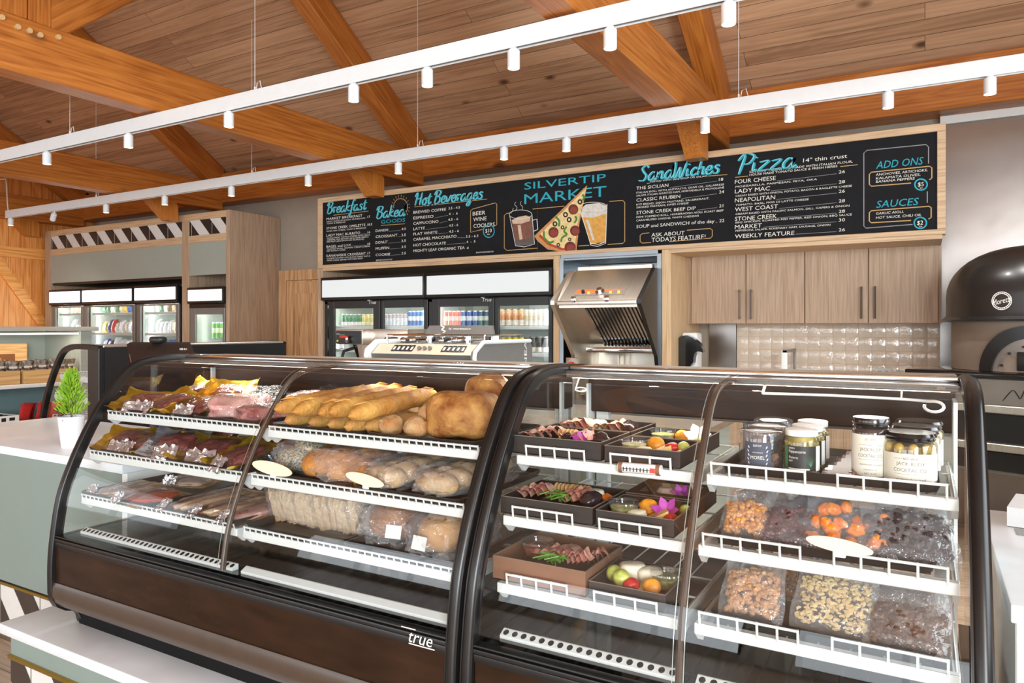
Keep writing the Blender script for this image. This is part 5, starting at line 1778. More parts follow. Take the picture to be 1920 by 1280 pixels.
for cx_, cy_ in ((-.012, 0), (.018, .004)):
    for i in range(40):
        z = .31 + .05 * rr.random()
        th = rr.uniform(0, 6.28)
        base = V((cx_, cy_, z))
        d = V((cos(th) * .3, sin(th) * .3, 1)).normalized()
        sd = V((-sin(th), cos(th), 0))
        tip = base + d * rr.uniform(.012, .022)
        b.add([base - sd * .002, base + sd * .002, tip + sd * .001, tip - sd * .001], [(0, 1, 2, 3)])
f_ = b.build('foliage', m_leaf, pot, smooth=False, kind='stuff')
cone = thing('pine_cone', 'brown open pine cone resting on the rim of the white plant pot', 'pine cone', q + V((-.036, -.026, .147)), local=True)
b = MB(); b.blob((0, 0, .018), (.012, .012, .02), amp=.05); b.build('core', cmat((70, 46, 30), .7), cone)
b = MB()
for ring in range(6):
    for k in range(9):
        a = 2 * pi * k / 9 + ring * .35
        r0 = .01
        r1 = .027 * sin(pi * (ring + 1.2) / 7.5)
        z = .004 + .0062 * ring
        d = V((cos(a), sin(a), .35)); s_ = V((-sin(a), cos(a), 0))
        b.add([V((cos(a) * r0, sin(a) * r0, z)) - s_ * .003, V((cos(a) * r0, sin(a) * r0, z)) + s_ * .003, V((0, 0, z)) + d * r1 + s_ * .0055, V((0, 0, z + .002)) + d * (r1 + .002), V((0, 0, z)) + d * r1 - s_ * .0055], [(0, 1, 2, 3, 4)])
b.build('scales', mat('cone_scale', (110, 78, 54), .7, var=.3, scale=60), cone, smooth=False)

# ================================================================== point of sale screen
p0, p1 = at(245, 641, Y=2.3), at(356, 641, Y=2.3)
p2, p3 = at(251, 668, Y=2.2), at(368, 668, Y=2.2)
t = thing('sales_screen', 'black tilted sales screen seen from behind, above the meat case', 'screen', ((p0.x + p1.x) / 2, 2.3, .91))
dzn = (p2 - p0)
b = MB()
lo0, lo1 = p0 + dzn * 1.35, p1 + (p3 - p1) * 1.35
off = V((.0, -.022, -.012))
b.add([p0, p1, lo1, lo0, p0 + off, p1 + off, lo1 + off, lo0 + off], [(0, 1, 2, 3), (7, 6, 5, 4), (0, 4, 5, 1), (1, 5, 6, 2), (2, 6, 7, 3), (3, 7, 4, 0)])
scn = b.build('screen_body', mat('screen_black', (34, 30, 28), .45, var=.05), t, smooth=False)
b = MB(); e0 = p0 + off * 1.1; b.quad(p0 + off * 1.06 + V((.004, 0, -.004)), p0 + off * 1.06 + V((.012, 0, -.004)), lo0 + off * 1.06 + V((.012, 0, .004)), lo0 + off * 1.06 + V((.004, 0, .004))); b.build('pale_edge', m_kraft, scn, smooth=False)
m_ = p1 + (p3 - p1) * .35 + off * 1.05
b = MB()
for k, dx in enumerate((-.06, -.05, -.042, -.028)):
    b.box(m_.x + dx, m_.x + dx + .006, m_.y - .001, m_.y, m_.z - .004, m_.z + .006)
b.build('small_print', m_chalk, scn, smooth=False)
b = MB(); b.box(m_.x - .016, m_.x - .006, m_.y - .002, m_.y, m_.z - .02, m_.z + .006); b.build('paper_tag', m_crate, scn, smooth=False)
c_ = (p0 + p1) / 2 - V((.0, 0, 0)); c_.x = at(298, 640, Y=2.3).x
b = MB(); b.rbox(c_.x - .045, c_.x + .045, 2.27, 2.32, c_.z - .005, c_.z + .028, .012, 2); b.build('card_reader', m_blk, t)
b = MB(); b.tube([(c_.x, 2.27, .915), (c_.x, 2.28, c_.z - .05)], .02, 10); b.rbox(c_.x - .1, c_.x + .1, 2.2, 2.36, .91, .925, .004); b.build('stand', m_blk, t)
# ================================================================== curved glass display cases
PROF = [(0, .50), (0, .60), (.008, .70), (.03, .84), (.068, .95), (.114, 1.05), (.164, 1.14), (.224, 1.228), (.27, 1.285), (.318, 1.32), (.38, 1.338), (.46, 1.345), (.6, 1.345), (.74, 1.338)]
PS = spline(PROF, 5)
LOWC = [(0, .50), (.003, .47), (.018, .44), (.048, .418), (.085, .405), (.1, .385), (.108, .352)]
SHY = [.192, .122, .092]
SHZ = [1.1355, .993, .832]
CB = .745


def profile_pts(off):
    """the glass curve moved inwards by off"""
    out = []
    n = len(PS)
    for i in range(n):
        a, c = PS[max(i - 1, 0)], PS[min(i + 1, n - 1)]
        dy, dz = c[0] - a[0], c[1] - a[1]
        l = math.hypot(dy, dz)
        out.append((PS[i][0] + dz / l * off, PS[i][1] - dy / l * off))
    return out


def extr(mb, pts, x0, x1):
    mb.add([(x0, y, z) for y, z in pts] + [(x1, y, z) for y, z in pts], [(i, i + 1, len(pts) + i + 1, len(pts) + i) for i in range(len(pts) - 1)])


def strip_solid(mb, o, i, x0, x1):
    """solid band between two equal-length curves"""
    n = len(o)
    vs = [(x0, *p) for p in o] + [(x0, *p) for p in i] + [(x1, *p) for p in o] + [(x1, *p) for p in i]
    fs = []
    for k in range(n - 1):
        fs += [(k, k + 1, 2 * n + k + 1, 2 * n + k), (n + k, 3 * n + k, 3 * n + k + 1, n + k + 1), (k, n + k, n + k + 1, k + 1), (2 * n + k, 2 * n + k + 1, 3 * n + k + 1, 3 * n + k)]
    fs += [(0, 2 * n, 3 * n, n), (n - 1, 2 * n - 1, 4 * n - 1, 3 * n - 1)]
    mb.add(vs, fs)


def display_case(nm, lab, L, mulls, loc, rotz, shelves, logo=None, lights=True, solid_back=False, wide_end=False):
    t = thing(nm, lab, 'display case', loc, rotz, local=True)
    fw = .034
    # end frames
    for k, x0 in enumerate((0, L - fw)):
        b = MB()
        o, i = profile_pts(-.004), profile_pts(.026)
        strip_solid(b, o, i, x0, x0 + fw)
        # rounded bead on the outside
        b.tube([(x0 + fw / 2, y, z) for y, z in profile_pts(.006)], .0168, 10)
        lo = [(y - .004, z) for y, z in LOWC]; li = [(y + .03, z + .012) for y, z in LOWC]
        strip_solid(b, lo[::-1], li[::-1], x0, x0 + fw)
        b.prism([(.03, .5), (CB, .5), (CB, .7), (.035, .7)], x0 + .004, x0 + fw - .004, 'x')
        b.build('end_frame', m_frame, t, ang=50)
        b = MB()
        xg = x0 + fw / 2
        pp = profile_pts(.02)
        pp = [p for p in pp if p[1] > .7] + [(CB - .02, .7)]
        b.add([(xg, *p) for p in pp], [tuple(range(len(pp)))]); b.build('end_glass', m_glass, t, smooth=False)
        if solid_back:
            b = MB(); b.rbox(x0 + .002, x0 + fw - .002, CB - .13, CB, .7, 1.33, .004, 1); b.build('rear_post', m_blk, t)
            continue
        b = MB(); xw = x0 + (fw + .004 if k == 0 else -.012); b.box(xw, xw + .008, CB - (.2 if k and wide_end else .08), CB - .03, .7, 1.29); b.build('white_end_post', m_shelfw, t, smooth=False)
    # body
    b = MB(); b.box(.02, L - .02, .1, CB, .02, .5); b.build('plinth', m_plinth, t, smooth=False)
    b = MB(); b.rbox(fw, L - fw, .008, .03, .522, .688, .003, 1); b.build('front_panel', m_panelb, t)
    b = MB()
    lip = [(.004, .535), (-.003, .52), (-.004, .49), (.004, .463), (.022, .443), (.05, .43), (.1, .425), (.1, .5), (.03, .53)]
    b.prism(lip, fw, L - fw, 'x'); b.build('bumper_lip', m_bronze, t)
    for z0, z1, y0 in ((.685, .697, .002), (.7, .706, .004), (.664, .684, .004)):
        b = MB(); b.rbox(fw, L - fw, y0, .035, z0, z1, .003, 2); b.build('sill_rail', m_blk, t)
    b = MB(); b.box(fw, L - fw, .03, CB, .66, .7); b.build('deck', m_deck, t, smooth=False)
    # perforated air grille on the deck
    nx = [fw + .03] + [m + .02 for m in mulls]
    nxx = [m - .02 for m in mulls] + [L - fw - .03]
    for k, (xa, xb) in enumerate(zip(nx, nxx)):
        b = MB(); b.k = 0; b.prism([(.08, .7), (.08, .708), (.1, .718), (.104, .718), (.104, .7)], xa, xb, 'x')
        b.k = 1
        n = int((xb - xa) / .024)
        if not (logo and k == 1):
            for i in range(n):
                x = xa + (xb - xa) * (i + .5) / n
                b.add([(x + .0075 * cos(2 * pi * j / 10), .09 + .0075 * sin(2 * pi * j / 10), .7135 + .00375 * sin(2 * pi * j / 10)) for j in range(10)], [tuple(range(10))])
        b.build('air_grille', [m_shelfw, m_deck], t, smooth=False)
    # rear: header, posts and sliding glass doors
    b = MB(); b.rbox(fw, L - fw, CB - .06, CB, 1.2, 1.33, .004, 1); b.build('rear_header', mat('dark_header', (36, 24, 18), .3, var=.15, scale=4, spec=.25), t)
    posts = [fw + .02, L - fw - .05] + [m + .1 for m in mulls]
    for x in posts:
        b = MB(); b.rbox(x, x + .042, CB - .04, CB - .012, .7, 1.3, .003, 1); b.build('white_post', m_shelfw, t)
    b = MB(); b.rbox(fw, L - fw, CB - .03, CB, .7, .79, .003, 1); b.build('rear_sill', m_blk, t)
    for k, (xa, xb) in enumerate(zip([fw] + mulls, mulls + [L - fw])):
        b = MB(); yy = CB - .01 - .006 * k
        b.quad((xa, yy, .79), (xb, yy, .79), (xb, yy, 1.2), (xa, yy, 1.2)); gd = b.build('sliding_door', m_pane, t, smooth=False)
        b = MB(); b.rbox(xa, xb, yy - .004, yy + .004, 1.188, 1.205, .002, 1); b.rbox(xa, xa + .02, yy - .004, yy + .004, .79, 1.19, .002, 1); b.rbox(xb - .02, xb, yy - .004, yy + .004, .79, 1.19, .002, 1); b.build('door_edge', m_slate, gd)
    if solid_back:
        b = MB(); b.box(fw, L - fw, CB, CB + .012, .03, 1.335); b.build('rear_panel', m_blk, t, smooth=False)
    # glass
    cuts = [fw] + mulls + [L - fw]
    for k in range(len(cuts) - 1):
        b = MB()
        pts = [p for p in profile_pts(.008) if .705 <= p[1]]
        pts = [p for p in pts if p[0] < .56]
        extr(b, pts, cuts[k] + .003, cuts[k + 1] - .003); b.build('curved_glass', m_glass, t, ang=60)
    for m in mulls:
        b = MB()
        pp = [p for p in profile_pts(.018) if .7 <= p[1] and p[0] < .57]
        b.tube([(m, *p) for p in pp], .009, 10); mu = b.build('mullion', m_bronze, t)
        b = MB()
        for dx in (-.013, .011):
            extr(b, [p for p in profile_pts(.006) if .7 <= p[1] and p[0] < .57], m + dx, m + dx + .002)
        b.build('glass_edge', mat('glass_edge', (170, 180, 178), .15, metal=.6), mu)
    # top rails
    b = MB(); b.rbox(fw, L - fw, .545, .575, 1.335, 1.352, .005, 2); b.build('chrome_top_rail', m_chrome, t)
    b = MB(); b.rbox(fw, L - fw, .6, CB, 1.332, 1.349, .004, 1); b.build('rear_top_plate', m_steel, t)
    b = MB(); b.rbox(fw, L - fw, .52, .545, 1.318, 1.338, .003, 1); lp = b.build('lamp_housing', m_slate, t)
    if lights:
        b = MB(); b.box(fw + .02, L - fw - .02, .524, .541, 1.3165, 1.3178); b.build('lamp_strip', m_led, lp, smooth=False)
    # wire shelves
    sp = []
    for k, (xa, xb) in enumerate(zip([fw] + mulls, mulls + [L - fw])):
        for lv in range(3):
            y0, z = SHY[lv], SHZ[lv]
            a, c = xa + .014, xb - .014
            b = MB(); b.rbox(a, c, y0, y0 + .006, z - .025, z, .002, 1); b.rbox(a, c, y0, y0 + .02, z - .004, z, .002, 1)
            for s_ in (a, c - .012):
                b.prism([(y0 + .004, z - .023), (y0 + .03, z - .046), (y0 + .05, z - .036), (CB - .09, z - .05), (CB - .07, z - .01), (y0 + .004, z - .002)], s_, s_ + .012, 'x')
            sh = b.build('shelf', m_shelfw, t, ang=30)
            b = MB()
            n = int((c - a) / .055)
            for i in range(n + 1):
                x = a + .006 + (c - a - .012) * i / n
                b.tube([(x, y0 + .01, z - .003), (x, CB - .1, z - .003)], .0022, 5)
            for y in (y0 + .16, y0 + .3, CB - .1):
                b.tube([(a, y, z - .006), (c, y, z - .006)], .0026, 5)
            b.build('shelf_wires', m_shelfw, sh)
            b = MB()
            if shelves == 'fence':
                mid = (a + c) / 2
                segs = ((a + .03, mid - .04), (mid + .03, c - .055)) if k == 0 else ((a + .012, a + (c - a) * .43), (a + (c - a) * .56, c - .02))
                hh = .026
            else:
                segs = ((a + .01, c - .01),); hh = .012
            for s0, s1 in segs:
                b.tube([(s0, y0 - .004, z + hh), (s1, y0 - .004, z + hh)], .003, 6)
                n = max(3, int(round((s1 - s0) / (.044 if shelves == 'fence' else .026))))
                for i in range(n + 1):
                    x = s0 + (s1 - s0) * i / n
                    b.tube([(x, y0 + .001, z - .006), (x, y0 - .004, z + hh + .003)], .0026, 5)
            b.build('wire_fence', m_shelfw, sh)
            sp.append((a, c, y0, z))
    if logo:
        b = MB()
        x = L - fw - .115
        yl_ = .0035
        for i, ch in enumerate(logo):
            pass
        text_on(b, logo, (x, -.0005, .674), (1, 0, 0), (0, .1, 1), .075, .032, .25)
        b.box(x - .02, x + .025, .0, .0012, .7062, .7085); b.box(x + .005, x + .085, -.0012, .0, .669, .6715)
        b.build('maker_lettering', m_chalk, t, smooth=False)
    return t


X1, X2 = -2.8, -.99
X3, X4 = -.978, .105
MU1, MU2 = -1.876, -.447
display_case('display_case', 'long curved glass display case of meats and breads, left of the pair', X2 - X1, [MU1 - X1], (X1, 1.455, 0), 0, 'low', 'true')
display_case('display_case', 'shorter curved glass display case of platters, jars and dried fruit', X4 - X3, [MU2 - X3], (X3, 1.455, 0), 0, 'fence', wide_end=True)
display_case('display_case', 'black curved glass case seen end on behind the potted cypress', 1.62, [.81], (-5.49, 4.4, 0), radians(-90), 'low', None, lights=False, solid_back=True)
for xa, xb in ((X1, MU1), (MU1, X2), (X3, MU2), (MU2, X4)):
    area_light('case_lamp', ((xa + xb) / 2, 1.455 + .53, 1.312), (radians(-12), 0, 0), xb - xa - .1, .03, 1.3 * (xb - xa), (1, .95, .86), 160)
# trailing white cables under the top of the right-hand case
t = thing('lamp_cable', 'white cable with a curled end hanging inside the jar bay', 'cable', (MU2, 2.0, 1.29))
pts = [at(1430, 737, Y=1.95), at(1560, 741, Y=1.95), at(1690, 748, Y=1.95), at(1740, 752, Y=1.95)]
e_ = pts[-1]
pts += [V((e_.x + .012 + .02 * sin(a * .42), 1.95, e_.z - .012 + .0125 * cos(a * .42))) for a in range(0, 13)]
b = MB(); b.tube(pts, .0035, 6); b.build('cable_run', m_white, t)
b = MB(); b.tube([pts[0], (pts[0].x, 1.99, 1.322)], .0035, 6); b.tube([pts[2], (pts[2].x, 1.99, 1.322)], .002, 6); b.build('cable_clip', m_white, t)
t = thing('lamp_cable', 'short white cable loop hanging above the rear platter', 'cable', (-.85, 1.97, 1.29))
c_ = at(1089, 730, Y=1.95)
b = MB(); b.tube([(c_.x + .018 * cos(a * pi / 8), 1.95, c_.z + .006 * sin(a * pi / 8)) for a in range(16)], .0022, 6, closed=True); b.tube([(c_.x - .018, 1.95, c_.z), (c_.x - .02, 1.985, 1.32)], .0018, 6); b.build('cable_run', m_white, t)
# ================================================================== goods in the display cases
BEFORE = set(o.name for o in bpy.data.objects)
TZ = [SHZ[0] + .002, SHZ[1] + .002, SHZ[2] + .002]


def tray(lab, x0, x1, y0, y1, z, h=.018):
    b = MB()
    b.box(x0 + .01, x1 - .01, y0 + .01, y1 - .01, z, z + .003)
    n = 8
    def ring(i, zz):
        r = .02
        pts = []
        for cx, cy, a0 in ((x1 - r - i, y1 - r - i, 0), (x0 + r + i, y1 - r - i, 90), (x0 + r + i, y0 + r + i, 180), (x1 - r - i, y0 + r + i, 270)):
            for k in range(5):
                a = radians(a0 + 90 * k / 4)
                pts.append((cx + r * cos(a), cy + r * sin(a), zz))
        return pts
    rs = [ring(.008, z + .001), ring(.001, z + h), ring(0, z + h + .003), ring(.004, z + h + .003), ring(.012, z + .003)]
    m_ = len(rs[0])
    b.add([p for r_ in rs for p in r_], [(i * m_ + k, i * m_ + (k + 1) % m_, (i + 1) * m_ + (k + 1) % m_, (i + 1) * m_ + k) for i in range(4) for k in range(m_)])
    o = b.build('serving_tray', m_tray)
    return tag(o, lab, 'tray', 'black trays in the display cases')


case_l = ['top', 'middle', 'bottom']
m_gold = mat('gold_card', (236, 186, 60), .3, metal=.85, var=.35, scale=14, bump=.6, bscale=30)
m_silver = mat('foil', (222, 224, 230), .22, metal=.85, var=.2, scale=20, bump=.8, bscale=40)
m_meat = mat('dark_cured_meat', (112, 40, 38), .3, scale=30, rgb2=(150, 84, 74), contrast=.3, bump=.4, bscale=50)
m_meat2 = mat('pink_meat', (226, 190, 178), .3, var=.3, scale=16, rgb2=(196, 120, 116), contrast=.5, bump=.3)
m_meat3 = mat('marbled_meat', (196, 132, 126), .3, var=.4, scale=28, rgb2=(110, 34, 40), contrast=.35)
m_salmon = mat('salmon', (226, 96, 44), .3, var=.15, scale=14, stretch=(1, 6, 1))
m_fish = mat('smoked_fish', (206, 176, 156), .35, var=.15, scale=16)
m_bacon = mat('bacon', (226, 196, 160), .35, rgb2=(140, 66, 50), scale=9, stretch=(7, .4, 1), contrast=.25, det=2)


def pack(lab, p, w, d, h, rz, meatm, rx=0., ry=0., goldfrac=1., seed=0, flat=1., cat='meat pack', nm='meat_pack', group='sealed packs in the meat bay', foil=True):
    """sealed pack: wavy gold card, slab of meat, glossy film with a foil end"""
    rx += .2 * (flat > .5)
    p = V(p) + V((0, 0, .02 * (flat > .5)))
    t = thing(nm, lab, cat, p, rot=(rx, ry, rz), group=group, local=True)
    b = MB()
    q_ = flat
    f = lambda u, v: V(((u - .5) * w * (1.14 + .14 * q_ + .1 * q_ * noise.noise(V((v * 6, seed, 2)))), (v - .5) * d * (1.1 + .12 * q_), .004 + q_ * .022 * abs(2 * u - 1) ** 3 + .012 * q_ * noise.noise(V((u * 6 + seed, v * 6, 0))) * abs(2 * u - 1) + q_ * .05 * max(0, v - .7) + q_ * .06 * max(0, .16 - v)))
    b.sheet(f, 16, 16); b.build('gold_card', m_gold if goldfrac else m_silver, t)
    b = MB(); b.blob((0, -.02 * d, h * .5), (w * (.46 - .08 * flat), d * (.47 - .09 * flat), h * .45), seed=seed, amp=.3, fr=2.2, u=24, w=12, sq=.65); b.build('meat', meatm, t)
    b = MB()
    f2 = lambda u, v: V(((u - .5) * w * 1.14, (v - .5) * d * 1.12, .006 + (h * .98) * (1 - abs(2 * u - 1) ** 3) * (1 - abs(2 * v - 1) ** 3) + .003 * noise.noise(V((u * 9 + seed, v * 9, 3)))))
    b.sheet(f2, 12, 12); b.build('film', m_film, t)
    if foil:
        b = MB()
        f3 = lambda u, v: V(((u - .5) * w * (.3 + .2 * flat) - w * .3 * (1 - flat), -d * (.54 + .06 * flat) + (v - .3) * d * (.12 + .18 * flat), .012 + .03 * v + .012 * noise.noise(V((u * 6 + seed, v * 5, 7))) + .005 * noise.noise(V((u * 17, v * 13, seed)))))
        b.sheet(f3, 16, 10); b.build('foil_end', m_silver, t)
    return t


# trays of the long case
tray('black tray of gold meat packs, left end of the top shelf', -2.755, -2.265, 1.685, 2.09, TZ[0])
tray('black tray under the big vacuum packed meats on the top shelf', -2.25, -1.905, 1.685, 2.09, TZ[0])
tray('black tray of gold meat packs, left end of the middle shelf', -2.755, -2.32, 1.61, 2.09, TZ[1])
tray('black tray of gold meat packs beside the mullion on the middle shelf', -2.3, -1.9, 1.61, 2.09, TZ[1])
tray('black tray of salmon and fish packs, left end of the bottom shelf', -2.755, -2.34, 1.58, 2.09, TZ[2])
tray('black tray of bacon packs beside the mullion on the bottom shelf', -2.325, -1.9, 1.58, 2.09, TZ[2])
tray('black tray under the baguettes on the top shelf', -1.85, -1.465, 1.685, 2.09, TZ[0])
tray('black tray under the rolls and crusty loaves on the top shelf', -1.45, -1.06, 1.685, 2.09, TZ[0])
tray('black tray under the bagged round buns on the middle shelf', -1.845, -1.45, 1.61, 2.09, TZ[1])
tray('black tray under the bagged hot dog buns on the middle shelf', -1.435, -1.06, 1.61, 2.09, TZ[1])
tray('black tray under the sliced loaf on the bottom shelf', -1.85, -1.46, 1.58, 2.09, TZ[2])
tray('black tray under the bagged whole loaves on the bottom shelf', -1.445, -1.06, 1.58, 2.09, TZ[2])
Q = lambda px, py, z: at(px, py, Z=z)
z = TZ[0] + .006
for i, (X, Y, dz, w, d, rz, rx, m_) in enumerate(((-2.66, 1.79, 0, .17, .17, .5, .05, m_meat), (-2.5, 1.79, .004, .16, .17, -.3, .1, m_meat), (-2.36, 1.80, 0, .15, .17, .35, .05, m_meat), (-2.58, 1.94, .022, .17, .15, -.35, .32, m_meat), (-2.40, 1.96, .022, .18, .15, .25, .4, m_meat))):
    pack('gold backed meat pack on the top shelf, %s' % ['at the left end', 'second from the left in front', 'third from the left in front', 'left one of the back row', 'right one of the back row'][i], (X, Y, z + dz), w, d, .034, rz, m_, rx, seed=i)
def big_meat(lab, X, Y, w, d, h, rz, m_, seed):
    t = thing('vacuum_packed_meat', lab, 'meat', (X, Y, TZ[0] + .005), rz, 'vacuum packed joints', local=True)
    b = MB(); b.blob((0, 0, h * .5), (w / 2, d / 2, h * .5), seed=seed, amp=.22, fr=1.6, u=28, w=16, sq=.75); b.build('joint', m_, t)
    b = MB(); b.blob((0, 0, h * .5 + .001), (w / 2 + .005, d / 2 + .006, h * .5 + .003), seed=seed, amp=.25, fr=1.7, u=28, w=16, sq=.75)
    b.sheet(lambda u, v: V(((u - .5) * w * 1.0, d / 2 - .01 + v * .11, h * .45 + .06 * v + .012 * noise.noise(V((u * 7, v * 5, seed))))), 10, 8); b.build('film', m_film, t)
big_meat('pale pink vacuum packed joint of meat on the top shelf', -2.16, 1.82, .17, .25, .085, .35, m_meat2, 3)
big_meat('dark red marbled vacuum packed joint of meat beside the mullion', -1.985, 1.8, .15, .22, .062, -.1, m_meat3, 5)
big_meat('pink vacuum packed joint of meat behind the dark red one', -1.97, 1.98, .16, .14, .09, .1, m_meat2, 8)
z = TZ[1] + .006
lm = ['at the left end', 'second from the left in front', 'third from the left in front', 'fourth from the left in front', 'beside the mullion in front', 'left one of the back row', 'middle one of the back row', 'right one of the back row']
for i, (X, Y, dz, w, d, rz, rx, gd) in enumerate(((-2.67, 1.73, 0, .16, .17, .6, .05, 1), (-2.52, 1.73, .006, .15, .17, -.3, .12, 1), (-2.37, 1.72, .01, .17, .17, .5, .1, 0), (-2.2, 1.75, 0, .22, .16, .3, .08, 1), (-2.0, 1.71, 0, .17, .17, -.25, .1, 1), (-2.55, 1.9, .03, .19, .15, .1, .5, 1), (-2.32, 1.9, .03, .17, .14, -.3, .45, 0), (-2.05, 1.9, .02, .19, .14, .2, .4, 1))):
    pack('gold backed dark meat pack on the middle shelf, ' + lm[i], (X, Y, z + dz), w, d, .036, rz, m_meat, rx, seed=i + 10, goldfrac=gd)
z = TZ[2] + .006
pack('pale smoked fish pack with foil corner, left end of the bottom shelf', (-2.66, 1.71, z), .17, .21, .022, .0, m_fish, .05, seed=30, flat=.15, cat='fish pack', nm='fish_pack', group='fish packs')
pack('orange red smoked salmon pack on the bottom shelf', (-2.455, 1.675, z), .18, .19, .024, -.1, m_salmon, .05, seed=31, flat=.15, cat='fish pack', nm='fish_pack', group='fish packs')
pack('pale smoked fish pack behind the salmon on the bottom shelf', (-2.54, 1.93, z + .012), .2, .18, .022, .2, m_fish, .1, seed=32, flat=.15, cat='fish pack', nm='fish_pack', group='fish packs')
for i, (X, rz, lb) in enumerate(((-2.23, -.05, 'striped bacon pack with foil end next to the salmon'), (-2.06, -.08, 'striped bacon pack with foil end, second from the salmon'), (-1.945, .05, 'brown cured pack beside the mullion on the bottom shelf'))):
    pack(lb, (X, 1.755, z), .135 if i < 2 else .1, .31, .03, rz, m_bacon if i < 2 else m_meat2, .04, seed=40 + i, flat=.15, cat='bacon pack', nm='bacon_pack', group='bacon packs')

# ------------------------------------------------------------------ breads
def bread_mat(n, top, low, scale=14, flour=None):
    return mat('bread_' + n, top, .62, rgb2=low, scale=scale, contrast=.34, bump=.55, bscale=75, det=9, spec=.3)


m_bag1 = bread_mat('baguette', (190, 144, 72), (149, 90, 33))
m_bag2 = bread_mat('demi', (185, 141, 75), (154, 100, 47))
m_roll = bread_mat('roll', (168, 106, 49), (189, 159, 117), 20)
m_boule = bread_mat('boule', (184, 134, 72), (126, 70, 28), 22)
m_bun = bread_mat('bun', (187, 129, 63), (164, 100, 42), 6)
m_hot = bread_mat('hotdog', (197, 168, 125), (173, 129, 78), 9)
m_slice = bread_mat('slice', (199, 178, 147), (178, 144, 102), 24)
m_brown = bread_mat('brown_loaf', (151, 96, 48), (109, 65, 31), 26)
m_whitel = bread_mat('white_loaf', (194, 146, 82), (164, 109, 50), 8)
m_poppy = mat('poppy_seed_crust', (196, 180, 140), .7, rgb2=(62, 54, 48), scale=170, contrast=.25)


def baguette(lab, p0, p1, r, m_, group, nm='baguette', cat='baguette', seed=0, scores=5):
    p0, p1 = V(p0), V(p1)
    d = p1 - p0
    L = d.length
    n = 26
    b = MB()
    pts, rr_ = [], []
    for i in range(n + 1):
        t_ = i / n
        e = (1 - abs(2 * t_ - 1) ** 5) ** .55
        pts.append((0, L * t_, r + .008 * sin(pi * t_) * (.5 + noise.noise(V((seed, 1, 0))))))
        rr_.append(max(r * e * (1 + .05 * sin(t_ * scores * 2 * pi + seed)), .002))
    b.tube(pts, rr_, 14)
    # scoring ridges
    for k in range(scores):
        y = L * (.14 + .72 * k / max(scores - 1, 1))
        b.tube([(-r * .5, y - L * .055, r + r * .82), (0, y, r + r * 1.0), (r * .5, y + L * .055, r + r * .82)], [.001, r * .16, .001], 6)
    o = b.build(nm, m_)
    o.location = p0 - V((0, 0, r))
    o.rotation_euler = (math.asin(d.z / L), 0, math.atan2(-d.x, d.y))
    return tag(o, lab, cat, group)


zl, zu = TZ[0] + .032, TZ[0] + .086
fr = [(536, 790), (581, 793), (617, 797), (648, 801), (686, 801)]
bk = [(600, 765), (650, 766), (690, 768), (722, 770), (748, 770)]
for i, (f_, k_) in enumerate(zip(fr, bk)):
    p0 = Q(f_[0] - 8, f_[1], zl); p1 = p0 + V((.07, .27, 0))
    baguette('short pale baguette, %s from the left in the lower row' % ORD[i], p0, p1, .027, m_bag2, 'short baguettes', 'demi_baguette', seed=i, scores=3)
up = [((509, 768), (700, 735)), ((543, 773), (730, 729)), ((592, 776), (762, 728)), ((612, 774), (784, 736)), ((648, 781), (814, 739))]
for i, (f_, k_) in enumerate(up):
    p0 = Q(f_[0], f_[1], zu + .003 * (i % 2)); p1 = at(k_[0], k_[1], Z=zu + .02)
    if (p1 - p0).length > .62 or p1.y > 2.12:
        d = (p1 - p0); k = min(.6 / d.length, (2.12 - p0.y) / d.y); p1 = p0 + d * k; 
    baguette('long golden baguette, %s from the left on top of the pile' % ORD[i], p0, p1, .029, m_bag1, 'long baguettes', seed=i * 2 + 1)
rolls = [((720, 799), .0), ((768, 804), .0), ((757, 778), .0), ((795, 778), .035), ((745, 776), .0)]
rl = ['at the front left', 'at the front right', 'in the second row', 'on top near the big loaf', 'at the back left']
for i, ((px, py), dz) in enumerate(rolls):
    r = .038 if i < 4 else .03
    p = Q(px, py, TZ[0] + .034 + dz)
    b = MB(); b.blob((0, 0, 0), (r, r * 1.05, r * .92), seed=i + 4, amp=.1, u=22, w=12); b.sheet(lambda u, v: V(((u - .5) * r * .9, -r * .95 + .004 * abs(u - .5), (v - .5) * r * .5 + r * .3)), 2, 2)
    o = b.build('bread_roll', m_roll); o.location = p + V((0, .02, 0)); o.rotation_euler = (0, 0, i * 1.3)
    tag(o, 'round brown roll with floured slit, ' + rl[i], 'roll', 'round rolls')
def loaf(lab, p, rad, m_, seed, rz=0, nm='crusty_loaf', sq=.7, amp=.14):
    b = MB(); b.blob((0, 0, rad[2]), rad, seed=seed, amp=amp, fr=1.7, u=30, w=18, sq=sq)
    o = b.build(nm, m_); o.location = p; o.rotation_euler = (0, 0, rz)
    return tag(o, lab, 'loaf', 'loaves')


p = Q(850, 824, TZ[0] + .003); loaf('big golden crusty loaf at the right front of the top shelf', p + V((.0, .09, 0)), (.105, .1, .07), m_boule, 3, .2)
p = Q(832, 800, TZ[0] + .003); loaf('golden crusty loaf behind the biggest one', (-1.2, 2.0, TZ[0] + .004), (.09, .06, .09), m_boule, 9, -.3)

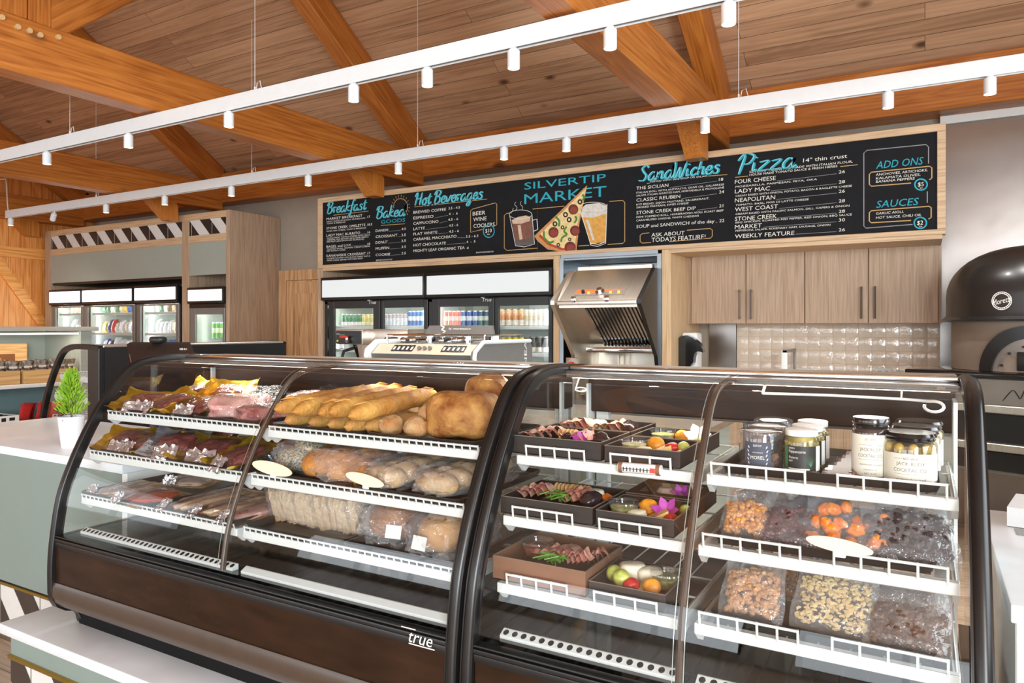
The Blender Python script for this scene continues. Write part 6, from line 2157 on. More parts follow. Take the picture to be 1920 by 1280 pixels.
# bagged breads
def bagged(lab, nm, cat, loc, rz, size, pieces, m_, seed, part='bun', tail=True, sticker=None, group='bagged breads', rx=0.):
    """pieces = [(centre, radii, rot)] in local coordinates; the bag is a crumpled shell around them"""
    t = thing(nm, lab, cat, loc, rot=(rx, 0, rz), group=group, local=True)
    for i, (c, r, rt) in enumerate(pieces):
        b = MB(); b.blob((0, 0, 0), r, seed=seed + i, amp=.07, u=18, w=10, sq=.85)
        o = b.build(part, m_, t); o.location = c; o.rotation_euler = rt
    w, d, h = size
    b = MB(); b.blob((0, 0, h * .5), (w * .52, d * .53, h * .55), seed=seed + 2, amp=.2, fr=4.2, u=40, w=22, sq=.62)
    if tail:
        b.sheet(lambda u, v: V(((u - .5) * w * (.5 - .25 * v + .35 * v * v), d * .45 + v * .07, h * .55 + .05 * v + .014 * noise.noise(V((u * 9, v * 6, seed))))), 10, 8)
    b.build('clear_bag', m_bag, t)
    if sticker:
        b = MB(); b.sheet(lambda u, v: V(((sticker[0] + (u - .5) * .05), -d * .5 - .004 + .01 * v, sticker[1] + v * .035)), 4, 2); b.build('sticker', m_white, t)
    return t


z = TZ[1] + .006
bagged('bag of black poppy seed buns, left end of the bread bay', 'bun_bag', 'bag of buns', (-1.765, 1.79, z), .2, (.17, .26, .1), [((-.03, -.05, .04), (.06, .06, .036), (0, 0, 0)), ((.02, .06, .045), (.06, .06, .038), (0, 0, .3)), ((0, 0, .08), (.055, .055, .03), (0, .2, 0))], m_poppy, 60)
bp_ = []
for (px, py, dz) in ((585, 866, .05), (618, 881, .045), (668, 856, .06), (710, 848, .06), (650, 895, .035), (700, 873, .04), (735, 855, .04), (632, 846, .06)):
    q_ = Q(px, py, z + dz)
    bp_.append(q_)
o_ = V((-1.53, 1.8, z))
bagged('bag of shiny golden burger buns in the middle of the bread bay', 'bun_bag', 'bag of buns', o_, 0, (.26, .34, .1), [((min(max(q_.x - o_.x, -.1), .1), max(min(q_.y - o_.y - .02, .13), -.11), q_.z - z + .0), (.056, .056, .036), (.5 if k < 2 else .2, 0, 0)) for k, q_ in enumerate(bp_)], m_bun, 70)
for k, (X, lb) in enumerate(((-1.335, 'bag of pale hot dog buns, left of two'), (-1.155, 'bag of pale hot dog buns, right of two'))):
    bagged(lb, 'bun_bag', 'bag of buns', (X, 1.81, z), -.12, (.165, .36, .085), [((0, -.14 + .062 * i, .036 + .006 * i), (.074, .034, .031), (.15, 0, 0)) for i in range(5)], m_hot, 90 + 9 * k)
z = TZ[2] + .006
# sliced loaf: slices stand across its length
t = thing('sliced_loaf', 'long bag of sliced pale bread on the bottom shelf', 'bag of bread', (-1.66, 1.76, z), -.02, 'bagged breads', local=True)
for i in range(19):
    b = MB()
    pr_ = [(-.06, 0), (.06, 0), (.062, .06), (.068, .08), (.06, .105), (.03, .118), (-.03, .118), (-.06, .105), (-.068, .08), (-.062, .06)]
    b.prism([(y, zz) for y, zz in pr_], -.0085, .0085, 'x')
    o = b.build('bread_slice', m_slice, t, smooth=False)
    k_ = R.uniform(.93, 1.04); o.scale = (1, k_, k_); o.location = (-.19 + .0205 * i, .01 * R.uniform(-1, 1), .0); o.rotation_euler = (R.uniform(-.06, .06), radians(-14 + R.uniform(-5, 5)), R.uniform(-.05, .05))
b = MB(); b.blob((0, 0, .062), (.24, .092, .074), seed=5, amp=.16, fr=3.5, u=36, w=16, sq=.55); b.sheet(lambda u, v: V((-.2 - v * .03, (u - .5) * .16, .06 + .08 * v + .02 * noise.noise(V((u * 6, v * 5, 2))))), 8, 6); b.build('clear_bag', m_bag, t)
bagged('bag with a dark brown round loaf on the bottom shelf', 'loaf_bag', 'bag of bread', (-1.36, 1.76, z), .15, (.2, .26, .125), [((0, 0, .062), (.088, .115, .06), (0, 0, 0))], m_brown, 120, 'loaf', sticker=(.04, .035))
bagged('bag with a pale golden loaf beside the black end frame', 'loaf_bag', 'bag of bread', (-1.16, 1.74, z), -.1, (.19, .28, .12), [((0, 0, .058), (.082, .12, .056), (0, 0, 0))], m_whitel, 130, 'loaf', sticker=(-.01, .03))
m_sign = mat('peach_card', (246, 210, 176), .6, var=.02)
def oval(lab, a, c, zc_, asp=.22):
    a, c = V(a), V(c)
    t = thing('price_oval', lab, 'sign', (a + c) / 2, group='blank oval signs', local=True)
    dx = (c - a)
    L = dx.length
    dx.normalize()
    up = V((0, .45, .9)).normalized()
    b = MB()
    n = 28
    f_ = [dx * (L / 2 * cos(2 * pi * i / n)) + up * (L * asp * .5 * sin(2 * pi * i / n)) for i in range(n)]
    b.add(f_ + [p + V((0, .003, 0)) for p in f_], [tuple(range(n)), tuple(range(2 * n - 1, n - 1, -1))] + [(i, n + i, n + (i + 1) % n, (i + 1) % n) for i in range(n)])
    b.build('oval_card', m_sign, t, smooth=False)
    b = MB(); b.rbox(-.012, .012, .004, .012, -L * asp * .5 - .012, 0, .002, 1); b.build('clip', m_white, t)
    return t
oval('blank peach oval sign in front of the poppy seed buns', at(492, 864, Y=1.605), at(565, 884, Y=1.605), 0)
oval('blank peach oval sign in front of the left hot dog bun bag', at(666, 884, Y=1.605), at(736, 905, Y=1.605), 0)
oval('blank peach oval sign in front of the apricots', at(1516, 1000, Y=1.605), at(1640, 1026, Y=1.605), 0)

# ------------------------------------------------------------------ platter boxes
m_ham = mat('ham', (222, 158, 140), .4, var=.15, scale=20)
m_pros = mat('prosciutto', (206, 104, 84), .4, rgb2=(232, 190, 170), scale=30, contrast=.3)
m_chz = mat('cheese_yellow', (232, 196, 110), .5, var=.06)
m_chz2 = mat('cheese_white', (236, 226, 200), .5, var=.05)
m_crk = mat('cracker', (214, 170, 110), .7, var=.2, scale=60)


def foldm(nm, lab, p, w, m_, seed, cat, group, n=5):
    b = MB()
    for k in range(n):
        b.sheet(lambda u, v: V(((u - .5) * w * .5 + (k - n / 2) * w * .2, (v - .5) * w * .45 + .006 * sin(u * 9 + k), .006 + .02 * sin(pi * u) * (1 + .4 * noise.noise(V((u * 3, v * 3, seed + k)))) + .004 * k)), 8, 5)
    o = b.build(nm, m_); o.location = p; o.rotation_euler = (0, 0, R.uniform(-.4, .4)); return tag(o, lab, cat, group)


def dip(lab, p, r, m_, group):
    t = thing('dip_cup', lab, 'dip cup', p, group=group, local=True)
    b = MB(); b.lathe([(r * .75, 0), (r * .95, .03), (r, .031), (r * 1.02, .034)], n=24, caps=False); b.build('cup', m_tub, t)
    b = MB(); b.lathe([(r * .72, .002), (r * .88, .024), (.0001, .027)], n=22); b.build('dip', m_, t)
    b = MB(); b.lathe([(r * 1.03, .033), (r * 1.0, .037), (.0002, .038)], n=24, caps=False); b.build('clear_lid', m_tub, t)
    return t


def small(nm, lab, cat, p, rad, m_, group, seed=0, amp=.05, sq=1., rot=None):
    b = MB(); b.blob((0, 0, rad[2]), rad, seed=seed, amp=amp, sq=sq, u=16, w=10)
    o = b.build(nm, m_); o.location = p; o.rotation_euler = rot or (0, 0, R.uniform(0, 3)); return tag(o, lab, cat, group)


def platter_box(lab, x0, x1, y0, y1, z, h, lid=False, sleeve=False, m_=None):
    t = thing('platter_box', lab, 'box', ((x0 + x1) / 2, y0, z), group='platter boxes')
    b = MB()
    w = .0022
    fl = .004
    for q in ((x0, x1, y0, y0 + w), (x0, x1, y1 - w, y1), (x0, x0 + w, y0 + w, y1 - w), (x1 - w, x1, y0 + w, y1 - w)):
        b.box(q[0], q[1], q[2], q[3], z, z + h)
    b.box(x0, x1, y0, y1, z, z + .002)
    b.build('box_body', m_ or m_cbox, t, smooth=False)
    b = MB(); e = .0012
    for q in ((x0, x1, y0 - e, y0 + w), (x0, x1, y1 - w, y1 + e), (x0 - e, x0 + w, y0, y1), (x1 - w, x1 + e, y0, y1)):
        b.box(q[0], q[1], q[2], q[3], z + h, z + h + .0012)
    b.build('cut_edge', mat('card_edge', (120, 106, 94), .7), t, smooth=False)
    if lid:
        b = MB(); b.box(x0, x1, y0, y0 + .025, z + h + .0015, z + h + .003); b.box(x0, x1, y1 - .025, y1, z + h + .0015, z + h + .003); b.box(x0, x0 + .025, y0 + .025, y1 - .025, z + h + .0015, z + h + .003); b.box(x1 - .025, x1, y0 + .025, y1 - .025, z + h + .0015, z + h + .003)
        l_ = b.build('lid', m_cbox, t, smooth=False)
        b = MB(); b.quad((x0 + .025, y0 + .025, z + h + .002), (x1 - .025, y0 + .025, z + h + .002), (x1 - .025, y1 - .025, z + h + .002), (x0 + .025, y1 - .025, z + h + .002)); b.build('lid_window', m_tub, l_, smooth=False)
    return t


def fill(box_lab, x0, x1, y0, y1, z, items, group):
    for k, it in enumerate(items):
        kind, fx, fy, s = it[:4]
        s *= 1.28
        p = V((x0 + (x1 - x0) * fx, y0 + (y1 - y0) * fy, z + .004))
        lb = lambda n: '%s in the %s' % (n, box_lab)
        if kind == 'ham': foldm('folded_ham', lb('folded pink ham'), p, s, m_ham, k, 'ham', group)
        elif kind == 'pros': foldm('folded_prosciutto', lb('fan of red cured meat'), p, s, m_pros, k + 5, 'cured meat', group)
        elif kind == 'crk':
            b = MB()
            for i in range(5):
                b.T = M.Translation((i * .011, 0, .017)) @ M.Rotation(radians(65), 4, 'Y'); b.lathe([(s * .5, 0), (s * .5, .004)], n=16)
            b.T = None
            o = b.build('crackers', m_crk); o.location = p; tag(o, lb('leaning row of round crackers'), 'crackers', group)
        elif kind == 'chz':
            b = MB(); b.prism([(-s * .5, 0), (s * .5, 0), (s * .45, s * .45)], -s * .3, s * .3, 'y'); o = b.build('cheese_wedge', m_chz); o.location = p; o.rotation_euler = (0, 0, .5); tag(o, lb('yellow cheese wedge'), 'cheese', group)
        elif kind == 'wht': small('soft_cheese', lb('white soft cheese piece'), 'cheese', p, (s * .5, s * .4, s * .3), m_chz2, group, k, .1, .6)
        elif kind == 'org': small('orange_half', lb('bright orange slice'), 'fruit', p, (s * .5, s * .25, s * .42), cmat((236, 152, 44), .4), group, k, .04, rot=(-.4, 0, .2))
        elif kind == 'grn': small('green_grape', lb('pale green grape'), 'grape', p, (s * .5,) * 3, cmat((190, 196, 96), .25), group, k, .02)
        elif kind == 'red': small('red_berry', lb('red fruit piece'), 'fruit', p, (s * .5, s * .4, s * .35), cmat((196, 44, 40), .3), group, k, .1)
        elif kind == 'blk': small('dark_olive', lb('dark glossy piece'), 'olives', p, (s * .5, s * .4, s * .35), cmat((44, 34, 36), .2), group, k, .25)
        elif kind == 'flw':
            b = MB()
            for i in range(6):
                a = i * pi / 3
                b.sheet(lambda u, v: V((cos(a) * v * s * .6 - sin(a) * (u - .5) * s * .4 * sin(pi * v), sin(a) * v * s * .6 + cos(a) * (u - .5) * s * .4 * sin(pi * v), .02 + .02 * v)), 4, 4)
            o = b.build('edible_flower', cmat((176, 60, 160), .5)); o.location = p; o.rotation_euler = (.7, 0, 0); tag(o, lb('purple edible flower'), 'flower', group)
        elif kind == 'wfl':
            b = MB()
            for i in range(6):
                a = i * pi / 3
                b.sheet(lambda u, v: V((cos(a) * v * s * .6 - sin(a) * (u - .5) * s * .45 * sin(pi * v), sin(a) * v * s * .6 + cos(a) * (u - .5) * s * .45 * sin(pi * v), .025 + .02 * v)), 4, 4)
            o = b.build('edible_flower', cmat((232, 228, 220), .5)); o.location = p; o.rotation_euler = (.7, 0, 0); tag(o, lb('white edible flower'), 'flower', group)
        elif kind == 'sal':
            b = MB()
            for i in range(9):
                b.tube([(R.uniform(-s, s) * .5, R.uniform(-s, s) * .3, .012), (R.uniform(-s, s) * .5, R.uniform(-s, s) * .3, .03), (R.uniform(-s, s) * .6, R.uniform(-s, s) * .4, .022)], .0022, 5)
            o = b.build('green_sprig', cmat((96, 150, 50), .5)); o.location = p; tag(o, lb('green herb sprig'), 'herb', group)
        elif kind == 'dip': dip(lb('clear lidded dip cup'), p, s * .5, it[4], group)
        elif kind == 'pep':
            b = MB()
            for i in range(4):
                b.tube([(-s * .5, .012 * i - .02, .012), (0, .012 * i - .016, .024), (s * .5, .012 * i - .02, .014)], [.004, .005, .003], 6)
            o = b.build('pepper_strips', cmat((232, 120, 40), .35)); o.location = p; tag(o, lb('orange pepper strips'), 'pepper', group)


m_dipg = mat('green_dip', (206, 200, 140), .5, rgb2=(150, 160, 70), scale=70, contrast=.3)
m_dipr = mat('red_dip', (176, 60, 40), .4, rgb2=(90, 90, 40), scale=70, contrast=.3)
bigf = [('pros', .2, .5, .085), ('crk', .38, .55, .034), ('blk', .5, .4, .036), ('sal', .55, .62, .06), ('ham', .62, .42, .075), ('pep', .74, .55, .06), ('flw', .7, .35, .03), ('blk', .87, .4, .045)]
bigf2 = [('pros', .2, .45, .085), ('wht', .42, .55, .05), ('sal', .5, .5, .06), ('ham', .62, .45, .085), ('blk', .85, .45, .05), ('chz', .35, .35, .04)]
bigf3 = [('pros', .16, .5, .08), ('crk', .34, .7, .036), ('crk', .52, .72, .036), ('sal', .45, .45, .07), ('ham', .6, .5, .085), ('wht', .76, .62, .05), ('blk', .84, .38, .05), ('pep', .9, .6, .045)]
smf = [('dip', .25, .45, .055, m_dipg), ('org', .46, .72, .036), ('chz', .58, .5, .045), ('red', .72, .6, .034), ('grn', .86, .66, .026), ('wht', .44, .3, .03), ('chz', .82, .32, .034)]
smf2 = [('dip', .3, .5, .055, m_dipg), ('org', .56, .6, .034), ('chz', .68, .5, .03), ('wfl', .82, .6, .05), ('grn', .85, .35, .02)]
smf3 = [('dip', .22, .4, .06, m_dipg), ('org', .48, .6, .038), ('chz', .64, .42, .045), ('flw', .74, .6, .045), ('grn', .92, .75, .024), ('wht', .45, .25, .036), ('red', .86, .35, .026)]
boxes = [
    ('front large platter box on the top shelf', -.953, -.697, 1.7, 1.9, 0, .046, bigf, {}),
    ('rear large platter box on the top shelf', -.953, -.697, 1.912, 2.12, 0, .046, bigf2, {}),
    ('front small platter box on the top shelf', -.687, -.497, 1.7, 1.878, 0, .04, smf, {}),
    ('rear small platter box on the top shelf', -.687, -.497, 1.89, 2.07, 0, .04, smf2, {}),
    ('large platter box on the middle shelf', -.945, -.69, 1.632, 1.86, 1, .042, bigf3, {}),
    ('open small platter box on the middle shelf', -.68, -.49, 1.63, 1.815, 1, .04, smf3, {}),
    ('lidded small box on the middle shelf', -.68, -.49, 1.827, 2.01, 1, .042, [('flw', .65, .5, .035), ('wht', .4, .5, .04)], {'lid': True}),
    ('kraft brown platter box on the bottom shelf', -.95, -.695, 1.602, 1.84, 2, .058, [('dip', .2, .6, .07, m_dipr), ('ham', .5, .5, .09), ('pros', .72, .45, .06), ('sal', .5, .3, .06), ('blk', .66, .6, .03), ('pros', .88, .55, .05)], {'m_': m_kraft}),
    ('small platter box on the bottom shelf', -.685, -.5, 1.6, 1.79, 2, .04, [('grn', .14, .5, .032), ('wht', .32, .7, .055), ('wht', .55, .7, .05), ('grn', .3, .35, .034), ('red', .45, .3, .034), ('chz', .55, .4, .04), ('org', .72, .3, .034), ('dip', .8, .65, .06, m_dipg)], {}),
]
for lb, x0, x1, y0, y1, lv, h, it, kw in boxes:
    platter_box('dark ' + lb, x0, x1, y0, y1, TZ[lv], h, **kw)
    # food pieces sit on a low bed so that they show above the rim
    fill(lb, x0, x1, y0, y1, TZ[lv] + max(h - .03, .001) * .95, it, 'food in the ' + lb)
# thermometer on the wire fence
ta, tb = at(1172, 870, Y=1.678), at(1250, 876, Y=1.678)
t = thing('shelf_thermometer', 'clear tube thermometer clipped to the top shelf fence', 'thermometer', ta)
b = MB(); b.cyl(ta, tb, .0125, 14); b.build('tube_body', mat('thermo_tube', (222, 220, 216), .15, var=.08), t)
b = MB()
d = (tb - ta)
for k in range(9):
    q = ta + d * (.15 + .08 * k)
    b.box(q.x - .001, q.x + .001, q.y - .0135, q.y - .012, q.z - .006, q.z + .004)
q = ta + d * .5; b.box(ta.x + .012, tb.x - .012, q.y - .0135, q.y - .0122, q.z - .001, q.z + .0005)
b.build('scale_marks', m_blk, t, smooth=False)
q = ta + d * .83; b = MB(); b.box(q.x - .006, q.x + .006, q.y - .0136, q.y - .012, q.z - .006, q.z + .005); b.build('red_mark', cmat((206, 60, 50)), t, smooth=False)
for e in (.06, .94):
    q = ta + d * e; b = MB(); b.cyl(q - d * .045, q + d * .045, .0136, 14); b.build('clip_ring', m_kraft, t)

# ------------------------------------------------------------------ jars
z = TZ[0] + .006
tray('black tray under the jars on the top shelf of the right case', -.405, .03, 1.7, 2.06, TZ[0])
m_morel = mat('dried_morel', (150, 112, 84), .8, rgb2=(84, 58, 44), scale=50, contrast=.4)
m_navy = mat('navy_label', (64, 70, 86), .6, var=.05)
m_pep = mat('green_peppercorn', (176, 160, 66), .4, rgb2=(128, 112, 40), scale=40, contrast=.3)
m_jarblack = mat('dark_green_label', (28, 30, 30), .5, var=.1)
m_cream = mat('cream_paper', (226, 222, 206), .6, var=.02)
m_lid = mat('black_lid', (34, 28, 26), .18, var=.1, coat=.4)
m_olive = mat('green_olive', (178, 148, 58), .3, var=.15, scale=20)


def wrap_text(mb, s, r, a_mid, width, z, h, off=.0012):
    vs, fs, _ = bfont(s)
    mb.add([((r + off) * cos(a_mid + (x - .5) * width / r), (r + off) * sin(a_mid + (x - .5) * width / r), z + y * h) for x, y in vs], fs)


def band(mb, r, a0, a1, z0, z1, n=20):
    mb.sheet(lambda u, v: V((r * cos(a0 + (a1 - a0) * u), r * sin(a0 + (a1 - a0) * u), z0 + (z1 - z0) * v)), n, 1)


AM = radians(-90 + 2)


def morel_tub(lab, p):
    t = thing('morel_tub', lab, 'tub', p, group='morel tubs', local=True)
    r, h = .048, .088
    b = MB(); b.lathe([(r * .97, .001), (r, .006), (r, h - .003), (r * .97, h)], n=32, caps=False); b.lathe([(.0002, .0015), (r * .96, .0015)], n=32, caps=False); b.build('clear_tub', m_tub, t)
    b = MB(); b.lathe([(r * 1.015, h - .014), (r * 1.015, h + .001), (r * .9, h + .003), (.0002, h + .003)], n=32, caps=False); b.build('clear_lid', m_tub, t)
    rr = random.Random(int(p.y * 1000))
    b = MB()
    for i in range(46):
        a, q = rr.uniform(0, 6.28), (rr.random() ** .5) * .036
        b.blob((q * cos(a), q * sin(a), .008 + .058 * rr.random()), (.009, .008, .012), seed=i, amp=.5, fr=3, u=8, w=6, rot=(rr.uniform(0, 3), rr.uniform(0, 3), 0))
    b.build('morel_filling', m_morel, t, kind='stuff')
    b = MB(); band(b, r + .0008, AM - .62, AM + .62, .008, .068); l_ = b.build('navy_label', m_navy, t)
    b = MB(); wrap_text(b, 'MOREL', r, AM, .03, .03, .008); wrap_text(b, 'EARTHY', r, AM, .018, .058, .005); wrap_text(b, 'wild mushroom', r, AM, .022, .044, .003)
    for s_ in (-1, 1):
        for k in range(5):
            a = AM + s_ * (.36 + .03 * (k % 2)); zz = .018 + .009 * k
            b.add([((r + .0013) * cos(a + q * s_), (r + .0013) * sin(a + q * s_), zz + w_) for q, w_ in ((0, 0), (.05, .001), (.09, .006), (.03, .005))], [(0, 1, 2, 3)])
    b.build('label_lettering', m_chalk, l_, smooth=False)
    b = MB(); b.lathe([(.0002, h - .0), (r * .7, h - .0)], n=24, caps=False); b.build('lid_paper', m_white, t)
    return t


for px, y, lb in ((1433, 1.765, 'front one of three clear tubs of dried morels with navy label'), (1443, 1.872, 'middle one of three clear tubs of dried morels'), (1455, 1.985, 'rear one of three clear tubs of dried morels')):
    morel_tub(lb, V((at(px, 840, Y=y).x, y, z)))


def pepper_jar(lab, p):
    t = thing('peppercorn_jar', lab, 'jar', p, group='peppercorn jars', local=True)
    r, h = .036, .1
    b = MB(); b.lathe([(r * .9, .001), (r, .008), (r, h * .72), (r * .94, h * .8), (r * .8, h * .86), (r * .8, h * .9)], n=28, caps=False); b.build('glass_jar', m_tub, t)
    b = MB()
    rr = random.Random(3)
    for lvl in range(13):
        for k in range(18):
            a = 2 * pi * k / 18 + lvl * .5
            q = r * .88 if lvl < 11 else r * .6
            b.blob((q * cos(a), q * sin(a), .008 + .0062 * lvl), (.0048, .0048, .0046), u=6, w=4, amp=0)
    b.lathe([(r * .8, .006), (r * .8, .084), (.0002, .086)], n=16)
    b.build('peppercorn_filling', m_pep, t, kind='stuff')
    b = MB(); b.lathe([(r * .92, h * .86), (r * .95, h * .88), (r * .95, h * .99), (r * .9, h), (.0002, h)], n=28); b.build('white_lid', m_white, t)
    b = MB(); b.k = 0; band(b, r + .0008, AM - 1.0, AM + 1.0, .012, .066); b.k = 1; band(b, r + .0012, AM - 1.0, AM - .75, .012, .066, 6); b.k = 2; band(b, r + .0012, AM + 1.0, AM + 1.7, .012, .066, 8)
    b.k = 1
    for q in range(7):
        a = AM + .55 + .03 * q
        b.add([((r + .0014) * cos(AM + .6), (r + .0014) * sin(AM + .6), .022), ((r + .0014) * cos(AM + .63), (r + .0014) * sin(AM + .63), .022), ((r + .0014) * cos(AM + .25 + .12 * q), (r + .0014) * sin(AM + .25 + .12 * q), .05 - .003 * abs(q - 3))], [(0, 1, 2)])
    l_ = b.build('dark_label', [m_jarblack, mat('green_stripe', (60, 130, 80), .5), m_white], t)
    b = MB(); wrap_text(b, 'Peppercorns', r, AM - .18, .036, .051, .0065); wrap_text(b, 'Poivre', r, AM - .38, .02, .038, .006); wrap_text(b, 'GREEN', r, AM - .5, .014, .059, .004); wrap_text(b, 'VERT', r, AM - .55, .01, .031, .004)
    band(b, r + .0014, AM - .7, AM + .55, .0145, .0175); b.build('label_lettering', m_chalk, l_, smooth=False)
    return t


for px, y, lb in ((1508, 1.755, 'front one of three peppercorn jars with white lid'), (1519, 1.84, 'middle one of three peppercorn jars with white lid'), (1528, 1.925, 'rear one of three peppercorn jars with white lid')):
    pepper_jar(lb, V((at(px, 840, Y=y).x, y, z)))


def cocktail_jar(lab, p, r, h, dark, group, nm, lw):
    t = thing(nm, lab, 'jar', p, group=group, local=True)
    b = MB(); b.lathe([(r * .92, .001), (r, .008), (r, h * .76), (r * .95, h * .81), (r * .84, h * .84), (r * .84, h * .9)], n=32, caps=False); b.build('glass_jar', m_tub, t)
    b = MB()
    if dark:
        b.lathe([(r * .9, .004), (r * .96, .01), (r * .96, h * .76), (r * .8, h * .83), (.0002, h * .83)], n=28); b.build('dark_filling', mat('dark_cherry', (40, 22, 22), .2), t)
    else:
        b.lathe([(r * .7, .004), (r * .7, h * .74), (.0002, h * .74)], n=20); b.build('brine', mat('brine', (130, 110, 44), .3), t)
        for lv_ in range(2):
            for k in range(9):
                a = 2 * pi * k / 9 + .35 * lv_
                b = MB(); b.blob((r * .76 * cos(a), r * .76 * sin(a), h * (.7 - .17 * lv_)), (r * .2, r * .2, r * .24), amp=.03, u=12, w=8); b.build('olive', m_olive, t)
    b = MB(); zt_ = h * .84
    b.lathe([(r * .9, zt_), (r * .94, zt_ + .003), (r * .88, zt_ + .006), (r * .96, zt_ + .009), (r * .98, h - .006), (r * .92, h), (.0002, h)], n=32); b.build('black_lid', m_lid, t)
    b = MB(); band(b, r + .0008, AM - 1.25, AM + 1.25, h * .05 + .004, lw, 28); l_ = b.build('cream_label', m_cream, t)
    b = MB(); mid = h * .05 + (lw - h * .05) * .62
    wrap_text(b, 'JACK RUDY', r, AM, r * 1.05, mid, .0075); wrap_text(b, 'COCKTAIL CO.', r, AM, r * 1.25, mid - .013, .0075); wrap_text(b, 'vermouth brined', r, AM, r * 1.1, mid - .03, .0045); wrap_text(b, 'Charleston, SC', r, AM, r * .7, mid - .04, .003); wrap_text(b, 'NET 12 OZ', r, AM, r * .6, h * .05 + .008, .0035)
    for zz in (mid + .013, mid - .018):
        band(b, r + .0013, AM - .6, AM + .6, zz, zz + .0006)
    b.build('label_lettering', m_slate, l_, smooth=False)
    b = MB(); wrap_text(b, 'EST. 2010', r, AM, r * .5, lw - .012, .005); b.build('red_lettering', mat('red_ink', (190, 90, 76), .6), l_, smooth=False)
    return t


cocktail_jar('tall jar with cream label and black lid beside the red packets', V((at(1635, 840, Y=1.78).x, 1.78, z)), .0385, .132, True, None, 'cherry_jar', .098)
for px, y, lb in ((1707, 1.765, 'front one of three olive jars with black lids'), (1716, 1.88, 'middle one of three olive jars with black lids'), (1723, 1.985, 'rear one of three olive jars with black lids')):
    cocktail_jar(lb, V((at(px, 840, Y=y).x, y, z)), .0505, .108, False, 'olive jars', 'olive_jar', .068)
m_redp = mat('red_pepper_flakes', (150, 70, 56), .5, rgb2=(90, 36, 32), scale=60, contrast=.3)
for i in range(6):
    y = 1.735 + .03 * i
    p = V((at(1577, 872, Y=1.75).x + .006 * i, y, z + .004 * i))
    t = thing('spice_box', 'small clear box of red spice, %s from the front beside the tall jar' % ORD[i], 'box', p, group='red spice boxes', local=True, rot=(.16, 0, 0))
    b = MB(); b.rbox(-.03, .03, -.02, .02, .002, .013, .003, 1); b.build('spice', m_redp, t)
    b = MB(); b.rbox(-.032, .032, -.022, .022, .0, .016, .003, 1); b.build('clear_box', m_tub, t)
    b = MB(); b.box(-.02, .02, -.02, .008, .0165, .017); b.build('dark_label', cmat((84, 40, 36)), t, smooth=False)

# ------------------------------------------------------------------ bags of nuts and dried fruit
tray('black tray under the dried fruit bags on the middle shelf', -.405, .02, 1.63, 2.05, TZ[1])
tray('black tray under the nut bags on the bottom shelf', -.405, .02, 1.6, 2.05, TZ[2])


def nut_bag(lab, px, y0, lv, w, h, lean, col, col2, fill_, size, n, nm='dried_fruit_bag', part='filling', seed=0, rz=0., count=False, thick=.032, dz=.0, up=0, curl=False, dx=0.):
    X = at(px, 1000, Y=y0).x + dx
    t = thing(nm, lab, 'bag', (X, y0, TZ[lv] + .008 + dz), rot=(-lean, 0, rz), group='bags of nuts and dried fruit', local=True)
    m_ = mat(nm + part, col, .35, rgb2=col2, scale=55, contrast=.4, bump=.3)
    rr = random.Random(seed)
    b = MB()
    for i in range(n):
        u, v = rr.uniform(-1, 1), rr.uniform(0, 1)
        x = u * w * .43
        z = .012 + v * h * fill_ * (1 - .12 * abs(u))
        e = (1 - abs(u) ** 3) * max(.15, 1 - abs(2 * v - 1) ** 4)
        y = rr.choice((-1, -1, 1)) * thick * .5 * e * rr.uniform(.55, 1)
        s = size * rr.uniform(.8, 1.2)
        if count:
            b = MB()
        if curl:
            a0 = rr.uniform(0, 6.28)
            b.tube([(x + s * cos(a0 + q * .7), y, z + s * .7 * sin(a0 + q * .7)) for q in range(4)], [s * .25, s * .45, s * .42, s * .22], 6)
        else:
            b.blob((x, y, z), (s, s * .8, s * rr.uniform(.6, .95)), seed=i + seed, amp=.28, fr=2, u=8 if not count else 16, w=6 if not count else 10, rot=(rr.uniform(0, 3), rr.uniform(0, 3), 0))
        if count:
            b.build(part, m_, t)
    if not count:
        b.build(part, m_, t, kind='stuff')
    b = MB()
    def sh(s_):
        def g_(u, v):
            du = 1 - abs(2 * u - 1) ** 3
            e = du * min(1, v * 9) * (1 if v < fill_ else max(.1, 1 - (v - fill_) / (1.02 - fill_) * 1.3))
            return V(((u - .5) * w * (1.06 + .05 * sin(v * 7)), s_ * (thick * .62 * e + .001) + .007 * noise.noise(V((u * 6 + seed, v * 6, 1))) + (.012 * max(0, v - .75)), v * h - .002))
        return g_
    b.sheet(sh(-1), 14, 14, True); b.sheet(sh(1), 14, 14); b.build('clear_bag', m_bag, t)
    return t


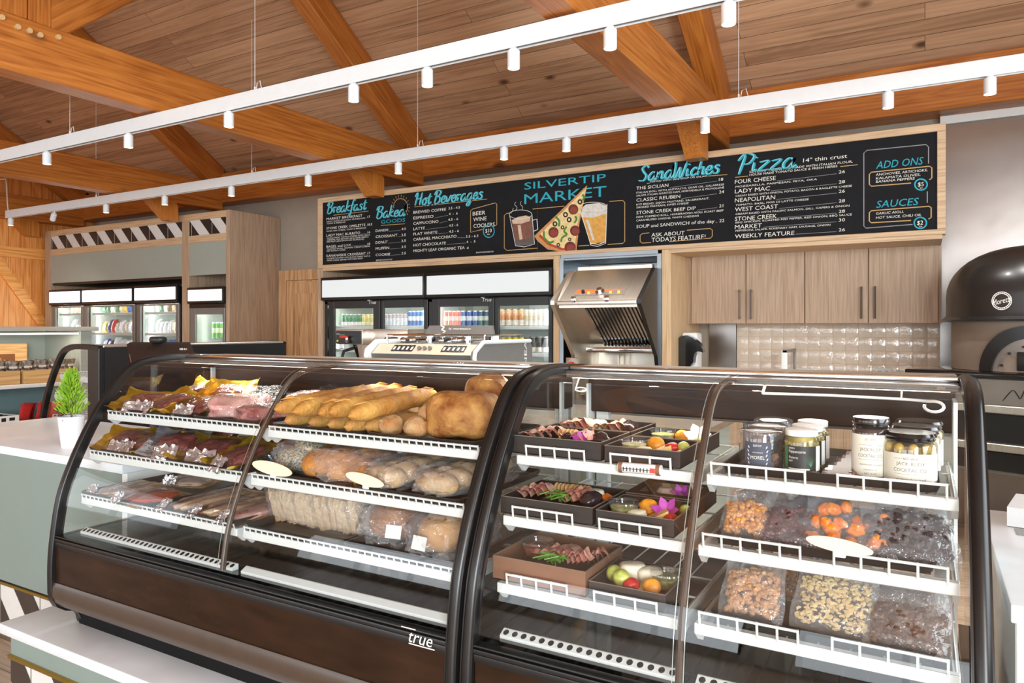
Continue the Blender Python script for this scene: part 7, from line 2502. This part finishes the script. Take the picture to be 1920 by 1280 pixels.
nut_bag('clear bag of orange glazed nuts, front left of the middle shelf', 1402, 1.675, 1, .105, .13, .75, (222, 156, 60), (180, 104, 34), .62, .0065, 260, 'nut_bag', 'glazed_nuts', 1)
nut_bag('clear bag of brown nuts behind the orange glazed nuts', 1430, 1.86, 1, .12, .13, .7, (176, 122, 66), (128, 78, 40), .5, .009, 90, 'nut_bag', 'mixed_nuts', 2)
nut_bag('clear bag of dark red cranberries on the middle shelf', 1480, 1.66, 1, .13, .14, .85, (96, 24, 30), (44, 10, 16), .62, .008, 190, part='cranberries', seed=3, rz=-.1)
nut_bag('clear bag of dark fruit behind the cranberries', 1540, 1.86, 1, .13, .14, .8, (56, 48, 54), (30, 26, 32), .5, .01, 80, part='dark_fruit', seed=4)
nut_bag('clear bag of orange apricots behind the oval sign', 1590, 1.66, 1, .165, .16, .75, (236, 142, 44), (220, 110, 24), .62, .0155, 22, part='apricot', seed=5, count=True, thick=.036)
nut_bag('clear bag of black cherries, right end of the middle shelf', 1712, 1.66, 1, .165, .155, .8, (58, 46, 50), (28, 22, 26), .68, .0105, 200, part='black_cherries', seed=6, rz=.12, dx=-.005)
nut_bag('clear bag of black cherries behind the one at the right end', 1705, 1.83, 1, .14, .13, .7, (62, 54, 60), (34, 30, 36), .5, .011, 70, part='dark_cherries', seed=7)
nut_bag('clear bag of walnut pieces, front left of the bottom shelf', 1412, 1.64, 2, .125, .155, .7, (206, 156, 104), (156, 104, 60), .66, .0066, 380, 'nut_bag', 'walnuts', 8)
nut_bag('clear bag of walnut halves behind the front walnuts', 1480, 1.8, 2, .145, .15, .6, (190, 140, 88), (140, 92, 52), .66, .009, 170, 'nut_bag', 'walnut_halves', 9)
nut_bag('clear bag of pale cashews, middle front of the bottom shelf', 1560, 1.645, 2, .15, .165, .72, (228, 206, 156), (206, 176, 118), .68, .0068, 330, 'nut_bag', 'cashews', 10, rz=-.08, curl=True)
nut_bag('clear bag of pale cashews behind the front cashews', 1585, 1.82, 2, .13, .155, .6, (222, 202, 154), (200, 172, 118), .7, .0068, 220, 'nut_bag', 'pale_cashews', 11, curl=True)
nut_bag('clear bag of brown raisins, right front of the bottom shelf', 1698, 1.625, 2, .14, .15, .75, (92, 58, 42), (54, 30, 22), .55, .0085, 170, part='raisins', seed=12, rz=-.12)
nut_bag('clear bag of brown raisins behind the right front raisins', 1710, 1.76, 2, .13, .14, .6, (88, 54, 40), (50, 28, 22), .55, .009, 100, part='brown_raisins', seed=13)

# settle the goods against the shelf fronts
for o in list(bpy.data.objects):
    if o.parent is None and o.name not in BEFORE and o.type != 'LIGHT':
        o.location.y += .012 if o.name.split('.')[0] in ('baguette', 'demi_baguette', 'bread_roll') else -.04
